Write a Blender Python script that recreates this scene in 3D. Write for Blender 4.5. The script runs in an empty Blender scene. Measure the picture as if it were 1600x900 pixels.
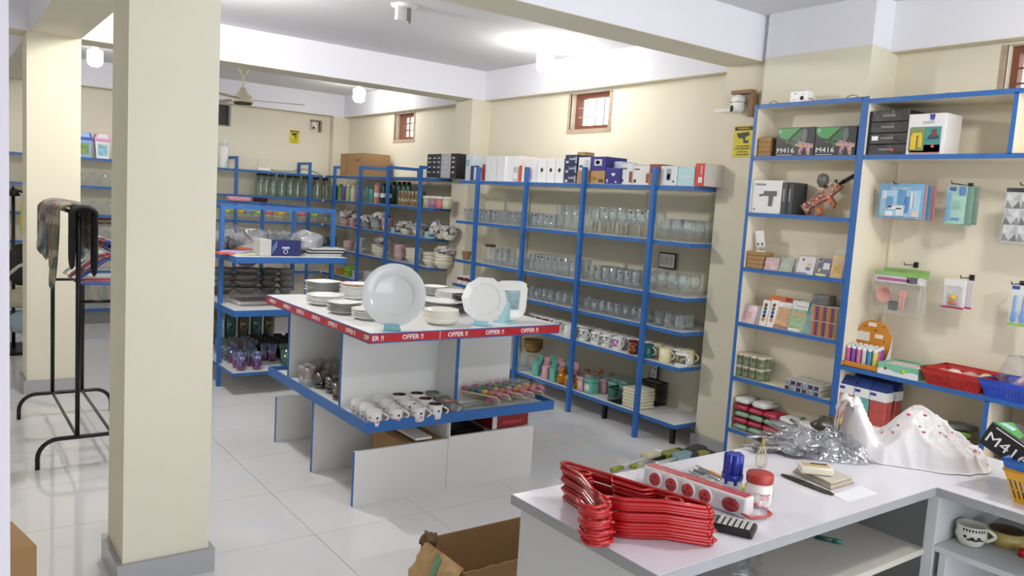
import bpy, bmesh, math, random
from mathutils import Vector, Matrix, noise
random.seed(7)
SC = bpy.context.scene
COL = SC.collection
PI = math.pi
# ------------------------------------------------------------------ camera
F_PX, YAW, PITCH, ROLL, CAM = 1251.89, 0.634505573, 0.104241644, 0.0626998209, Vector((0, 0, 1.6))
_f = Vector((math.sin(YAW)*math.cos(PITCH), math.cos(YAW)*math.cos(PITCH), -math.sin(PITCH)))
_r = Vector((math.cos(YAW), -math.sin(YAW), 0)); _u = _r.cross(_f)
_r2 = _r*math.cos(ROLL) + _u*math.sin(ROLL); _u2 = _u*math.cos(ROLL) - _r*math.sin(ROLL)
cd = bpy.data.cameras.new('camera'); cd.sensor_width = 36; cd.lens = F_PX*36/1600; cd.clip_start = .02; cd.clip_end = 100
cam = bpy.data.objects.new('camera', cd); COL.objects.link(cam)
cam.matrix_world = Matrix(((_r2.x, _u2.x, -_f.x, 0), (_r2.y, _u2.y, -_f.y, 0), (_r2.z, _u2.z, -_f.z, 1.6), (0, 0, 0, 1)))
SC.camera = cam
# ------------------------------------------------------------------ world, daylight, exposure
w = bpy.data.worlds.new('world'); SC.world = w; w.use_nodes = True
bg = w.node_tree.nodes['Background']; bg.inputs[0].default_value = (.86, .92, 1, 1); bg.inputs[1].default_value = 3.0
al = bpy.data.lights.new('shopfront_daylight', 'AREA'); al.shape = 'RECTANGLE'; al.size = 5.0; al.size_y = 2.2
al.energy = 20; al.color = (.86, .9, 1)
ao = bpy.data.objects.new('shopfront_daylight', al); COL.objects.link(ao); ao.location = (1.6, -2.9, 1.35); ao.rotation_euler = (PI/2, 0, 0)
LAMP_STRENGTH = 56
SC.view_settings.view_transform = 'Standard'; SC.view_settings.look = 'None'; SC.view_settings.gamma = 1
SC.view_settings.use_curve_mapping = False; SC.view_settings.exposure = 0.38
SC.cycles.transparent_max_bounces = 32; SC.cycles.max_bounces = 8; SC.cycles.caustics_reflective = False; SC.cycles.caustics_refractive = False
SC.cycles.sample_clamp_indirect = 6

# ------------------------------------------------------------------ helpers
def P(px, py, x=None, y=None, z=None):
    d = _r2*((px-800)/F_PX) - _u2*((py-450)/F_PX) + _f
    t = (x-CAM.x)/d.x if x is not None else (y-CAM.y)/d.y if y is not None else (z-CAM.z)/d.z
    return CAM + d*t
def zm(x0, y0, s): return lambda a, b: (x0+a*s, y0+b*s)
def lin(h):
    if isinstance(h, str):
        c = [int(h[i:i+2], 16)/255 for i in (0, 2, 4)]
        return tuple(v/12.92 if v <= .04045 else ((v+.055)/1.055)**2.4 for v in c)
    return h
MATS = {}
def mat(name, col='cccccc', rough=.5, metal=0., var=0., vscale=8., bump=0., bscale=60., spec=.5, alpha=1., coat=0., emit=0.):
    if name in MATS: return MATS[name]
    m = bpy.data.materials.new(name); m.use_nodes = True; nt = m.node_tree; b = nt.nodes['Principled BSDF']
    c = (*lin(col), 1); b.inputs['Base Color'].default_value = c; b.inputs['Roughness'].default_value = rough
    b.inputs['Metallic'].default_value = metal; b.inputs['Specular IOR Level'].default_value = spec
    b.inputs['Coat Weight'].default_value = coat; m.diffuse_color = c
    if emit: b.inputs['Emission Color'].default_value = c; b.inputs['Emission Strength'].default_value = emit
    tc = None
    if var or bump:
        tc = nt.nodes.new('ShaderNodeTexCoord')
    if var:
        n = nt.nodes.new('ShaderNodeTexNoise'); n.inputs['Scale'].default_value = vscale; n.inputs['Detail'].default_value = 4
        nt.links.new(tc.outputs['Object'], n.inputs['Vector'])
        mr = nt.nodes.new('ShaderNodeMapRange'); mr.inputs[3].default_value = 1-var; mr.inputs[4].default_value = 1+var
        nt.links.new(n.outputs[0], mr.inputs[0])
        mx = nt.nodes.new('ShaderNodeVectorMath'); mx.operation = 'SCALE'; mx.inputs[0].default_value = c[:3]
        nt.links.new(mr.outputs[0], mx.inputs['Scale']); nt.links.new(mx.outputs[0], b.inputs['Base Color'])
    if bump:
        n = nt.nodes.new('ShaderNodeTexNoise'); n.inputs['Scale'].default_value = bscale; n.inputs['Detail'].default_value = 5
        nt.links.new(tc.outputs['Object'], n.inputs['Vector'])
        bp = nt.nodes.new('ShaderNodeBump'); bp.inputs['Strength'].default_value = bump; bp.inputs['Distance'].default_value = .01
        nt.links.new(n.outputs[0], bp.inputs['Height']); nt.links.new(bp.outputs[0], b.inputs['Normal'])
    MATS[name] = m; return m
def clear(name, tint='f2f6f5', lo=.06, hi=.75, rough=.03, bump=0., bscale=40., body=0.):
    """thin clear glass or film: see-through, mirror-like at grazing angles; body = share of milky scatter"""
    if name in MATS: return MATS[name]
    m = bpy.data.materials.new(name); m.use_nodes = True; nt = m.node_tree
    for n in list(nt.nodes):
        if n.type != 'OUTPUT_MATERIAL': nt.nodes.remove(n)
    out = nt.nodes['Material Output']
    tr = nt.nodes.new('ShaderNodeBsdfTransparent'); tr.inputs[0].default_value = (*lin(tint), 1)
    gl = nt.nodes.new('ShaderNodeBsdfGlossy'); gl.inputs[0].default_value = (.95, .97, 1, 1); gl.inputs['Roughness'].default_value = rough
    lw = nt.nodes.new('ShaderNodeLayerWeight'); lw.inputs[0].default_value = .3
    mr = nt.nodes.new('ShaderNodeMapRange'); mr.inputs[3].default_value = lo; mr.inputs[4].default_value = hi
    nt.links.new(lw.outputs['Facing'], mr.inputs[0])
    mx = nt.nodes.new('ShaderNodeMixShader'); nt.links.new(mr.outputs[0], mx.inputs[0])
    base = tr
    if body:
        df = nt.nodes.new('ShaderNodeBsdfDiffuse'); df.inputs[0].default_value = (*lin(tint), 1)
        m0 = nt.nodes.new('ShaderNodeMixShader'); m0.inputs[0].default_value = body
        nt.links.new(tr.outputs[0], m0.inputs[1]); nt.links.new(df.outputs[0], m0.inputs[2]); base = m0
    nt.links.new(base.outputs[0], mx.inputs[1]); nt.links.new(gl.outputs[0], mx.inputs[2]); nt.links.new(mx.outputs[0], out.inputs[0])
    if bump:
        tc = nt.nodes.new('ShaderNodeTexCoord'); n = nt.nodes.new('ShaderNodeTexNoise'); n.inputs['Scale'].default_value = bscale
        nt.links.new(tc.outputs['Object'], n.inputs['Vector'])
        bp = nt.nodes.new('ShaderNodeBump'); bp.inputs['Strength'].default_value = bump; bp.inputs['Distance'].default_value = .02
        nt.links.new(n.outputs[0], bp.inputs['Height']); nt.links.new(bp.outputs[0], gl.inputs['Normal'])
    m.diffuse_color = (*lin(tint), .3)
    MATS[name] = m; return m

def multi(name, cols, scale=40., rough=.45, metal=0.):
    """a print of several flat inks in irregular patches"""
    if name in MATS: return MATS[name]
    m = mat(name, cols[0], rough, metal); nt = m.node_tree; tc = nt.nodes.new('ShaderNodeTexCoord'); v = nt.nodes.new('ShaderNodeTexVoronoi'); v.inputs['Scale'].default_value = scale
    nz = nt.nodes.new('ShaderNodeTexNoise'); nz.inputs['Scale'].default_value = scale*.7; ad = nt.nodes.new('ShaderNodeMixRGB'); ad.inputs[0].default_value = .05
    nt.links.new(tc.outputs['Object'], ad.inputs[1]); nt.links.new(tc.outputs['Object'], nz.inputs['Vector']); nt.links.new(nz.outputs['Color'], ad.inputs[2]); nt.links.new(ad.outputs[0], v.inputs['Vector'])
    cr = nt.nodes.new('ShaderNodeValToRGB'); cr.color_ramp.interpolation = 'CONSTANT'
    while len(cr.color_ramp.elements) < len(cols): cr.color_ramp.elements.new(.5)
    for i, (e, c) in enumerate(zip(cr.color_ramp.elements, cols)): e.position = i/len(cols); e.color = (*lin(c), 1)
    sp = nt.nodes.new('ShaderNodeSeparateColor'); nt.links.new(v.outputs['Color'], sp.inputs[0]); nt.links.new(sp.outputs[0], cr.inputs[0])
    nt.links.new(cr.outputs[0], nt.nodes['Principled BSDF'].inputs['Base Color']); return m

class M:
    def __init__(s): s.v = []; s.f = []; s.mi = []; s.sm = []
    def add(s, vs, fs, mi=0, sm=False, T=None):
        o = len(s.v)
        s.v += [tuple(T @ Vector(v)) if T is not None else tuple(v) for v in vs]
        s.f += [tuple(i+o for i in f) for f in fs]; s.mi += [mi]*len(fs); s.sm += [sm]*len(fs); return s
    def bb(s, x0, y0, z0, x1, y1, z1, mi=0, T=None, b=0):
        if b:
            return s.rbox((x0+x1)/2, (y0+y1)/2, (z0+z1)/2, x1-x0, y1-y0, z1-z0, b, mi, T)
        vs = [(x, y, z) for z in (z0, z1) for x, y in ((x0, y0), (x1, y0), (x1, y1), (x0, y1))]
        return s.add(vs, [(3, 2, 1, 0), (4, 5, 6, 7), (0, 1, 5, 4), (1, 2, 6, 5), (2, 3, 7, 6), (3, 0, 4, 7)], mi, False, T)
    def box(s, cx, cy, cz, sx, sy, sz, mi=0, T=None, b=0): return s.bb(cx-sx/2, cy-sy/2, cz-sz/2, cx+sx/2, cy+sy/2, cz+sz/2, mi, T, b)
    def rbox(s, cx, cy, cz, sx, sy, sz, b, mi=0, T=None, seg=2):
        bm = bmesh.new(); bmesh.ops.create_cube(bm, size=1)
        for v in bm.verts: v.co = Vector((cx+v.co.x*sx, cy+v.co.y*sy, cz+v.co.z*sz))
        bmesh.ops.bevel(bm, geom=list(bm.edges), offset=b, segments=seg, affect='EDGES', profile=.5)
        bm.verts.index_update()
        bm.normal_update(); fl_ = [max(abs(c) for c in f.normal) > .999 for f in bm.faces]
        k0 = len(s.f); s.add([v.co for v in bm.verts], [[v.index for v in f.verts] for f in bm.faces], mi, True, T)
        for i, q in enumerate(fl_): s.sm[k0+i] = (not q) and seg > 1
        bm.free(); return s
    def lathe(s, prof, n=16, c=(0, 0, 0), mi=0, sm=True, T=None, sx=1, sy=1):
        vs = []; fs = []; idx = []
        for r, z in prof:
            if r < 1e-6: idx.append([len(vs)]); vs.append((c[0], c[1], c[2]+z))
            else:
                idx.append(list(range(len(vs), len(vs)+n)))
                vs += [(c[0]+sx*r*math.cos(2*PI*k/n), c[1]+sy*r*math.sin(2*PI*k/n), c[2]+z) for k in range(n)]
        for a, b in zip(idx, idx[1:]):
            for k in range(n):
                k2 = (k+1) % n
                if len(a) == 1 and len(b) == 1: continue
                if len(a) == 1: fs.append((a[0], b[k2], b[k]))
                elif len(b) == 1: fs.append((a[k], a[k2], b[0]))
                else: fs.append((a[k], a[k2], b[k2], b[k]))
        return s.add(vs, fs, mi, sm, T)
    def cyl(s, c, r, h, n=16, mi=0, T=None, r2=None): return s.lathe([(0, 0), (r, 0), (r if r2 is None else r2, h), (0, h)], n, c, mi, False, T)
    def tube(s, pts, r, n=8, closed=False, mi=0, T=None, cap=True):
        pts = [Vector(p) for p in pts]; k = len(pts); vs = []; fs = []
        rr = r if isinstance(r, (list, tuple)) else [r]*k
        up = Vector((0, 0, 1))
        prev = None
        for i, p in enumerate(pts):
            a = pts[(i-1) % k] if closed or i else pts[0]; b = pts[(i+1) % k] if closed or i < k-1 else pts[-1]
            d = (b-a)
            d = d.normalized() if d.length > 1e-9 else Vector((0, 0, 1))
            if prev is None:
                q = up if abs(d.z) < .9 else Vector((1, 0, 0)); e = d.cross(q).normalized()
            else:
                e = prev - d*prev.dot(d); e = e.normalized() if e.length > 1e-6 else d.orthogonal().normalized()
            prev = e; g = d.cross(e)
            vs += [p + (e*math.cos(2*PI*j/n) + g*math.sin(2*PI*j/n))*rr[i] for j in range(n)]
        for i in range(k if closed else k-1):
            i2 = (i+1) % k
            for j in range(n):
                j2 = (j+1) % n; fs.append((i*n+j, i*n+j2, i2*n+j2, i2*n+j))
        if not closed and cap: fs.append(tuple(range(n-1, -1, -1))); fs.append(tuple((k-1)*n+j for j in range(n)))
        return s.add(vs, fs, mi, True, T)
    def prism(s, poly, d0, d1, ax='z', mi=0, T=None):
        n = len(poly)
        def mk(p, d): return (p[0], p[1], d) if ax == 'z' else (d, p[0], p[1]) if ax == 'x' else (p[0], d, p[1])
        vs = [mk(p, d0) for p in poly] + [mk(p, d1) for p in poly]
        fs = [tuple(range(n-1, -1, -1)), tuple(range(n, 2*n))] + [(i, (i+1) % n, n+(i+1) % n, n+i) for i in range(n)]
        return s.add(vs, fs, mi, False, T)
    def grid(s, fn, nu, nv, mi=0, sm=True, T=None):
        vs = [fn(i/nu, j/nv) for j in range(nv+1) for i in range(nu+1)]
        fs = [(j*(nu+1)+i, j*(nu+1)+i+1, (j+1)*(nu+1)+i+1, (j+1)*(nu+1)+i) for j in range(nv) for i in range(nu)]
        return s.add(vs, fs, mi, sm, T)
    def mesh(s, name, mats):
        me = bpy.data.meshes.new(name); me.from_pydata(s.v, [], s.f)
        for m in (mats if isinstance(mats, (list, tuple)) else [mats]): me.materials.append(m)
        me.polygons.foreach_set('material_index', s.mi); me.polygons.foreach_set('use_smooth', s.sm)
        bm = bmesh.new(); bm.from_mesh(me); bmesh.ops.recalc_face_normals(bm, faces=bm.faces); bm.to_mesh(me); bm.free()
        me.update(); return me
def link(name, me, parent=None, loc=(0, 0, 0), rot=(0, 0, 0)):
    o = bpy.data.objects.new(name, me); COL.objects.link(o); o.location = loc; o.rotation_euler = rot
    if parent is not None: o.parent = parent
    return o
def obj(name, m, mats, parent=None, loc=(0, 0, 0), rot=(0, 0, 0)):
    return link(name, m.mesh(name, mats) if isinstance(m, M) else m, parent, loc, rot)
def tag(o, label=None, cat=None, group=None, kind=None):
    for k, v in (('label', label), ('category', cat), ('group', group), ('kind', kind)):
        if v: o[k] = v
    return o
def thing(name, label, cat, loc=(0, 0, 0), rz=0, group=None, rot=None):
    return tag(link(name, None, None, loc, rot or (0, 0, rz)), label, cat, group)
def struct(name, m, mats, parent=None):
    o = obj(name, m, mats, parent)
    if parent is None: o['kind'] = 'structure'
    return o
def copy_tree(o, parent=None):
    c = o.copy(); COL.objects.link(c); c.parent = parent
    for ch in list(o.children): copy_tree(ch, c)
    return c
RX = Matrix(((0, 0, -1), (-1, 0, 0), (0, 1, 0)))      # lettering that faces -X
RY = Matrix(((1, 0, 0), (0, 0, -1), (0, 1, 0)))       # lettering that faces -Y
_TXT = {}
def text(s, size, m, parent, loc, R=RX, name='lettering', depth=.0006, align='CENTER', sx=1., bold=0., rx=0):
    key = (s, round(size, 4), m.name, align, bold)
    if key not in _TXT:
        cu = bpy.data.curves.new('text', 'FONT'); cu.body = s; cu.size = size; cu.extrude = depth; cu.offset = bold
        cu.align_x = align; cu.align_y = 'CENTER'; cu.resolution_u = 2
        t = bpy.data.objects.new('text', cu); COL.objects.link(t)
        me = bpy.data.meshes.new_from_object(t); COL.objects.unlink(t); bpy.data.objects.remove(t)
        me.name = name; me.materials.clear(); me.materials.append(m); _TXT[key] = me
    o = link(name, _TXT[key], parent)
    o.matrix_local = Matrix.Translation(loc) @ R.to_4x4() @ Matrix.Rotation(rx, 4, 'Z') @ Matrix.Diagonal((sx, 1, 1, 1))
    return o
def Tm(loc=(0, 0, 0), rz=0, rx=0, ry=0, s=1):
    return Matrix.Translation(loc) @ Matrix.Rotation(rz, 4, 'Z') @ Matrix.Rotation(ry, 4, 'Y') @ Matrix.Rotation(rx, 4, 'X') @ Matrix.Scale(s, 4)

# ------------------------------------------------------------------ materials
BLUE = mat('blue_paint', '2a62a6', .45, var=.08, vscale=20)
WLAM = mat('white_laminate', 'e6e6e6', .3, var=.02)
CREAM = mat('cream_wall_paint', 'e2dcc8', .75, var=.025, vscale=3, bump=.05, bscale=150)
WHITEP = mat('white_wall_paint', 'e9e9f0', .8, var=.02, vscale=3, bump=.05, bscale=150)
CEILM = mat('ceiling_paint', 'dcdce0', .9, var=.02, vscale=2)
CABM = mat('cream_cabinet_board', 'e8dfc9', .5, var=.02, vscale=4)
SKIRT = mat('grey_skirting_tile', 'a9a9ab', .25, var=.05)
TILE = mat('glossy_floor_tile', 'e6e6e7', .05, var=.02, vscale=2.5, spec=.7)
GROUT = mat('floor_grout', '9a9b9c', .8)
BLACK = mat('black_plastic', '151515', .35)
BLACKM = mat('black_metal', '111112', .35, metal=.3)
WHITE = mat('white_plastic', 'ececec', .35)
PORC = mat('white_porcelain', 'eeeeec', .12, spec=.6)
KRAFT = mat('kraft_cardboard', 'a58258', .85, var=.08, vscale=25)
GLASS = clear('clear_glass', 'fbfdfd', .03, .8, .03, body=.02)
FILM = clear('clear_film', 'fdfdfd', .05, .45, .12, .7, 45)
RED = mat('red_plastic', 'c81a1a', .3)
WOODB = mat('brown_window_wood', '7d4a33', .6, var=.15, vscale=30)

# ------------------------------------------------------------------ setting: floor, ceiling, walls, beams
XL, XR, YF, YB, ZB, ZC = -3.2, 4.52, -3.0, 10.1, 2.59, 2.87
fl = struct('floor', M().bb(XL, YF, -.05, XR+.2, YB+.2, -.004), GROUT)
tile_me = M().bb(-.2985, -.2985, -.006, .2985, .2985, 0).mesh('tile', TILE)
for i in range(-6, 8):
    for j in range(-8, 12):
        x = .56+.6*i; y = 3.72+.6*j
        if XL-.3 < x < XR+.3 and YF < y < YB+.3: link('tile', tile_me, fl, (x, y, 0))
struct('ceiling', M().bb(XL, YF, ZC, XR+.2, YB+.2, ZC+.1), CEILM)
# right wall with its three window openings
wins = [(1.38, 1.96), (4.96, 5.45), (8.23, 8.69)]; W0, W1 = 2.27, 2.575
m = M().bb(XR, YF, 0, XR+.2, YB+.2, W0).bb(XR, YF, W1, XR+.2, YB+.2, ZC)
yy = [YF]+[v for p in wins for v in p]+[YB+.2]
for a, b in zip(yy[::2], yy[1::2]): m.bb(XR, a, W0, XR+.2, b, W1)
struct('wall_right', m, CREAM)
struct('wall_back', M().bb(XL, YB, 0, 2.8, YB+.2, ZC).bb(3.02, YB, 0, XR, YB+.2, ZC).bb(2.8, YB, 0, 3.02, YB+.2, 2.32).bb(2.8, YB, 2.58, 3.02, YB+.2, ZC), CREAM)
struct('wall_left', M().bb(XL-.2, YF, 0, XL, YB+.2, ZC), CREAM)
struct('wall_front', M().bb(XL, YF-.2, 0, -1.2, YF, ZC).bb(4.2, YF-.2, 0, XR+.2, YF, ZC).bb(-1.2, YF-.2, 2.5, 4.2, YF, ZC), CREAM)
struct('wall_entrance', M().bb(-.9, 1.0, 0, .071, 1.18, ZC), mat('entrance_white_paint', 'c6c0c6', .6))
def beam(name, x0, y0, x1, y1):
    m = M().bb(x0, y0, ZB+.004, x1, y1, ZC); m.bb(x0+.001, y0+.001, ZB, x1-.001, y1-.001, ZB+.004, 1)
    return struct(name, m, [WHITEP, CREAM])
beam('trim_1', XL, 3.295, 4.3, 3.595); beam('trim_2', XL, 6.68, 4.3, 6.98)
beam('trim_5', .6, 3.595, .92, 6.68); beam('trim_6', .6, 6.98, .92, YB); beam('trim_7', .6, 1.2, .92, 3.295)
beam('trim_8', XL, 9.98, .6, YB); beam('trim_9', .92, 9.98, 4.3, YB)
for k, (a, b) in enumerate(((YF, 2.55), (3.595, 6.68), (6.98, 9.98))): beam('trim_%d' % (10+k), 4.44, a, XR, b)
COLM = [CREAM, SKIRT]
def column(x0, y0, x1, y1, top=ZC, upper=True, sk=.022):
    m = M().bb(x0, y0, 0, x1, y1, ZB if upper else top)
    if upper: m.bb(x0, y0, ZB, x1, y1, top, 1)
    o = struct('column', m, [CREAM, WHITEP])
    obj('skirting', M().bb(x0-sk, y0-sk, 0, x1+sk, y1+sk, .1), SKIRT, o); return o
column(.608, 3.29, .935, 3.6, top=ZB, upper=False); column(.58, 6.675, .92, 6.985, top=ZB, upper=False)
column(4.3, 3.295, XR, 3.595); column(4.3, 6.68, XR, 6.98); column(4.3, 9.98, XR, YB)
o = struct('wall_pier', M().bb(4.25, 2.55, 0, XR, 3.255, 2.605).bb(4.25, 2.55, 2.605, XR, 3.255, ZC, 1).bb(4.285, 3.255, 0, XR, 3.295, 2.605).bb(4.285, 3.255, 2.605, XR, 3.295, ZC, 1), [CREAM, WHITEP])
m = M()
for a, b in ((3.617, 6.658), (7.002, 9.96)): m.bb(XR-.012, a, 0, XR, b, .1)
struct('baseboard_right', m, SKIRT)
struct('baseboard_back', M().bb(XL, YB-.012, 0, 4.27, YB, .1), SKIRT)
# windows
PANE = clear('window_glass', 'ffffff', .05, .4)
def window(k, a, b):
    o = struct('window_%d' % k, M().bb(XR-.004, a-.035, W0-.03, XR+.01, a, W1).bb(XR-.004, b, W0-.03, XR+.01, b+.03, W1).bb(XR-.006, a-.04, W0-.035, XR+.06, b+.03, W0), mat('rough_plaster_reveal', 'b09a86', .9, var=.2, vscale=30))
    t = .035
    m = M().bb(XR+.06, a, W0, XR+.12, a+t, W1).bb(XR+.06, b-t, W0, XR+.12, b, W1).bb(XR+.06, a+t, W0, XR+.12, b-t, W0+t).bb(XR+.06, a+t, W1-t, XR+.12, b-t, W1)
    obj('window_frame', m, WOODB, o)
    obj('pane', M().bb(XR+.085, a+t, W0+t, XR+.089, b-t, W1-t), PANE, o)
    bw_ = .003 if k == 2 else .006  # middle window's bars are thinned and paled to stand for glare
    for i in range(1, 4):
        y = a+t+(b-a-2*t)*i/4; obj('bar', M().bb(XR+.07, y-bw_, W0+t, XR+.082, y+bw_, W1-t), WOODB if k != 2 else mat('glare_pale_bar', 'cfc8c4', .5), o)
    for i in (1, 2):
        z = W0+t+(W1-W0-2*t)*i/3; obj('bar', M().bb(XR+.062, a+t, z-.005, XR+.07, b-t, z+.005 if k != 2 else z-.001), WOODB if k != 2 else mat('glare_pale_bar', 'cfc8c4', .5), o)
for k, (a, b) in enumerate(wins): window(k+1, a, b)
o = struct('window_4', M().bb(2.8, YB+.05, 2.32, 3.02, YB+.06, 2.58), mat('dark_window_board', '3b3d40', .6, var=.2, vscale=14))
obj('window_frame', M().bb(3.0, YB+.0, 2.32, 3.02, YB+.05, 2.58).bb(2.8, YB, 2.32, 3.0, YB+.05, 2.335), mat('grey_plaster_reveal', 'a39c92', .9), o)

# ------------------------------------------------------------------ bulbs, fan, hook
BULB = mat('lit_bulb', 'fffcf6', .4, emit=LAMP_STRENGTH)
BULB2 = mat('lit_bulb_strong', 'fffcf6', .4, emit=LAMP_STRENGTH*3.7)  # emission boosted for the added bulb over the counter
bulb_me = M().lathe([(.03, -.075), (.062, -.082), (.068, -.1), (.068, -.185), (.055, -.215), (.03, -.228), (0, -.23)], 20).mesh('bulb', BULB)
hold_me = M().lathe([(0, 0), (.06, 0), (.058, -.012), (.024, -.024), (.022, -.04), (.034, -.072), (0, -.075)], 18).mesh('lamp_holder', WHITE)
where = {(3.94, 5.1): 'nearest the bright window above the glassware rack', (4.0, 8.6): 'in the far right corner by the small barred window', (1.3, 8.6): 'seen between the two cream columns'}
OFFV = {(-1.4, 5.1): 'unseen in the left hand bay behind the near column', (-1.4, 8.6): 'unseen at the far left behind the hanging clothes', (1.3, 5.1): 'unseen over the aisle left of the offer table'}  # bulbs out of view, put in for the light they give
BULB3 = mat('lit_bulb_strongest', 'fffcf6', .4, emit=LAMP_STRENGTH*5.6)  # unseen aisle bulb, boosted past the visible ones to lift floor and rack
bulb_me3 = bulb_me.copy(); bulb_me3.materials.clear(); bulb_me3.materials.append(BULB3)
bulb_me2 = bulb_me.copy(); bulb_me2.materials.clear(); bulb_me2.materials.append(BULB2)
OFFV[(2.9, .6)] = 'added over the cash counter for light, out of frame'  # bulb added out of frame to brighten counter, floor and cabinets
for x, y in ((-1.4, 5.1), (-1.4, 8.6), (1.3, 5.1), (1.3, 8.6), (3.94, 5.1), (3.94, 8.6), (2.9, .6)):
    if 1:
        xx = 4.0 if (x, y) == (3.94, 8.6) else x
        t = thing('ceiling_bulb', 'lit white LED ceiling bulb '+(where.get((xx, y)) or OFFV[(x, y)]), 'light bulb', (xx, y, ZC), 0, 'lit ceiling bulbs')
        link('lamp_holder', hold_me, t); link('bulb', bulb_me3 if (x, y) == (1.3, 5.1) else bulb_me2 if (x, y) == (2.9, .6) else bulb_me, t)
FANC = mat('cream_fan_enamel', 'd9cfb4', .35)
t = thing('ceiling_fan', 'cream three blade ceiling fan hanging before the back wall', 'fan', (2.72, 8.7, ZC))
obj('canopy', M().lathe([(0, 0), (.06, 0), (.062, -.03), (.03, -.09), (.012, -.1)], 18), FANC, t)
obj('down_rod', M().cyl((0, 0, -.27), .011, .19), FANC, t)
obj('motor', M().lathe([(.012, -.22), (.03, -.23), (.045, -.28), (.1, -.32), (.115, -.345), (.11, -.375), (.07, -.39), (0, -.39)], 24), FANC, t)
obj('motor_ring', M().lathe([(.095, -.383), (.1, -.392), (.085, -.4), (.08, -.392)], 24), mat('dark_bronze', '3a3226', .4, metal=.5), t)
for k in range(3):
    a = math.radians(-22+120*k)
    bl = M().prism([(.11, -.03), (.2, -.05), (.62, -.065), (.64, .05), (.2, .05), (.11, .03)], -.352, -.346)
    obj('blade', bl, mat('fan_blade', 'b9ae97', .4), t, rot=(math.radians(4), 0, a))
t = thing('ceiling_hook', 'white ceiling rose plate with two hanging stubs mid ceiling', 'ceiling hook', (2.59, 4.93, ZC))
obj('plate', M().lathe([(0, 0), (.09, 0), (.085, -.012), (0, -.016)], 16), WHITE, t)
obj('stub', M().bb(-.055, -.02, -.1, -.015, .02, -.01), WHITE, t); obj('stub', M().bb(.03, -.012, -.11, .05, .012, -.01), mat('grey_clip', '8a8a80', .5), t)
# ------------------------------------------------------------------ display racks along the walls
XF, XW = 4.09, 4.5
def rack_posts(t, spots, h, dirn, top_arm=True, r=.016):
    """spots: (x,y) of the front posts; dirn: unit step to the wall"""
    for x, y in spots:
        obj('post', M().bb(x-r, y-r, 0, x+r, y+r, h), BLUE, t)
        dx, dy = dirn
        if top_arm:
            obj('top_arm', M().bb(min(x+r*dx, x+dx*.36)-r*abs(dy), min(y+r*dy, y+dy*.36)-r*abs(dx), h-2*r, max(x+r*dx, x+dx*.36)+r*abs(dy), max(y+r*dy, y+dy*.36)+r*abs(dx), h), BLUE, t)
            obj('rear_post', M().bb(x+dx*.376-r, y+dy*.376-r, 1.81, x+dx*.376+r, y+dy*.376+r, h), BLUE, t)
UPR = mat('cream_pipe', 'd8cfb8', .5)
def board_y(t, y0, y1, z, xf=XF, xw=XW-.01, th=.026):
    b = obj('board', M().bb(xf, y0, z-th/2, xw, y1, z+th/2), WLAM, t)
    obj('edging', M().bb(xf-.004, y0-.001, z-th/2-.003, xf, y1+.001, z+th/2-.002).bb(xf, y0-.004, z-th/2-.003, xw, y0, z+th/2-.002), BLUE, b)
rackA = thing('display_rack', 'tall blue framed glassware rack with white boards along the right wall', 'display rack', (0, 0, 0))
ZA = [1.78, 1.403, 1.035, .803, .56, .165]
rack_posts(rackA, [(XF-.016, y) for y in (3.95, 4.69, 5.425, 6.16)], 1.915, (1, 0), top_arm=False)
for z in ZA: board_y(rackA, 3.6, 6.52, z)
for y in (3.78, 4.42, 5.2, 5.95): obj('rear_upright', M().bb(XW-.008, y-.016, .05, XW+.01, y+.016, 1.76), UPR, rackA)
for y in (3.72, 4.42, 5.35, 6.1): obj('foot', M().bb(4.2, y-.015, 0, 4.23, y+.015, .15), BLACK, rackA)
rackB = thing('display_rack', 'far blue framed crockery rack under the small barred window', 'display rack', (0, 0, 0))
ZR = [1.80, 1.498, 1.193, .898, .582, .165]
rack_posts(rackB, [(XF-.016, y) for y in (7.22, 7.93, 8.63, 9.36)], 1.93, (1, 0))
for z in ZR: board_y(rackB, 7.0, 9.68, z)
for y in (7.3, 8.0): obj('rear_upright', M().bb(XW-.008, y-.016, .05, XW+.01, y+.016, 1.76), UPR, rackB)
rackC = thing('display_rack', 'long blue edged bottle and jar rack across the back wall', 'display rack', (0, 0, 0))
YC, YCB = 9.72, 10.07
rack_posts(rackC, [(x, YC-.016) for x in (-.66, .25, 1.16, 2.07, 2.98, 3.89)], 1.96, (0, 1))
for z in ZR:
    b = obj('board', M().bb(-.9, YC, z-.012, 4.28, YCB, z+.012), WLAM, rackC)
    obj('edging', M().bb(-.9, YC-.004, z-.015, 4.07, YC, z+.012), BLUE, b)
obj('plinth', M().bb(-.9, YC+.03, 0, 4.28, YC+.05, .15), mat('grey_plinth', '7d7b78', .6), rackC)
for x in (2.85, 3.75): obj('rear_upright', M().bb(x-.016, YCB, .05, x+.016, YCB+.015, 1.8), UPR, rackC)

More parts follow.
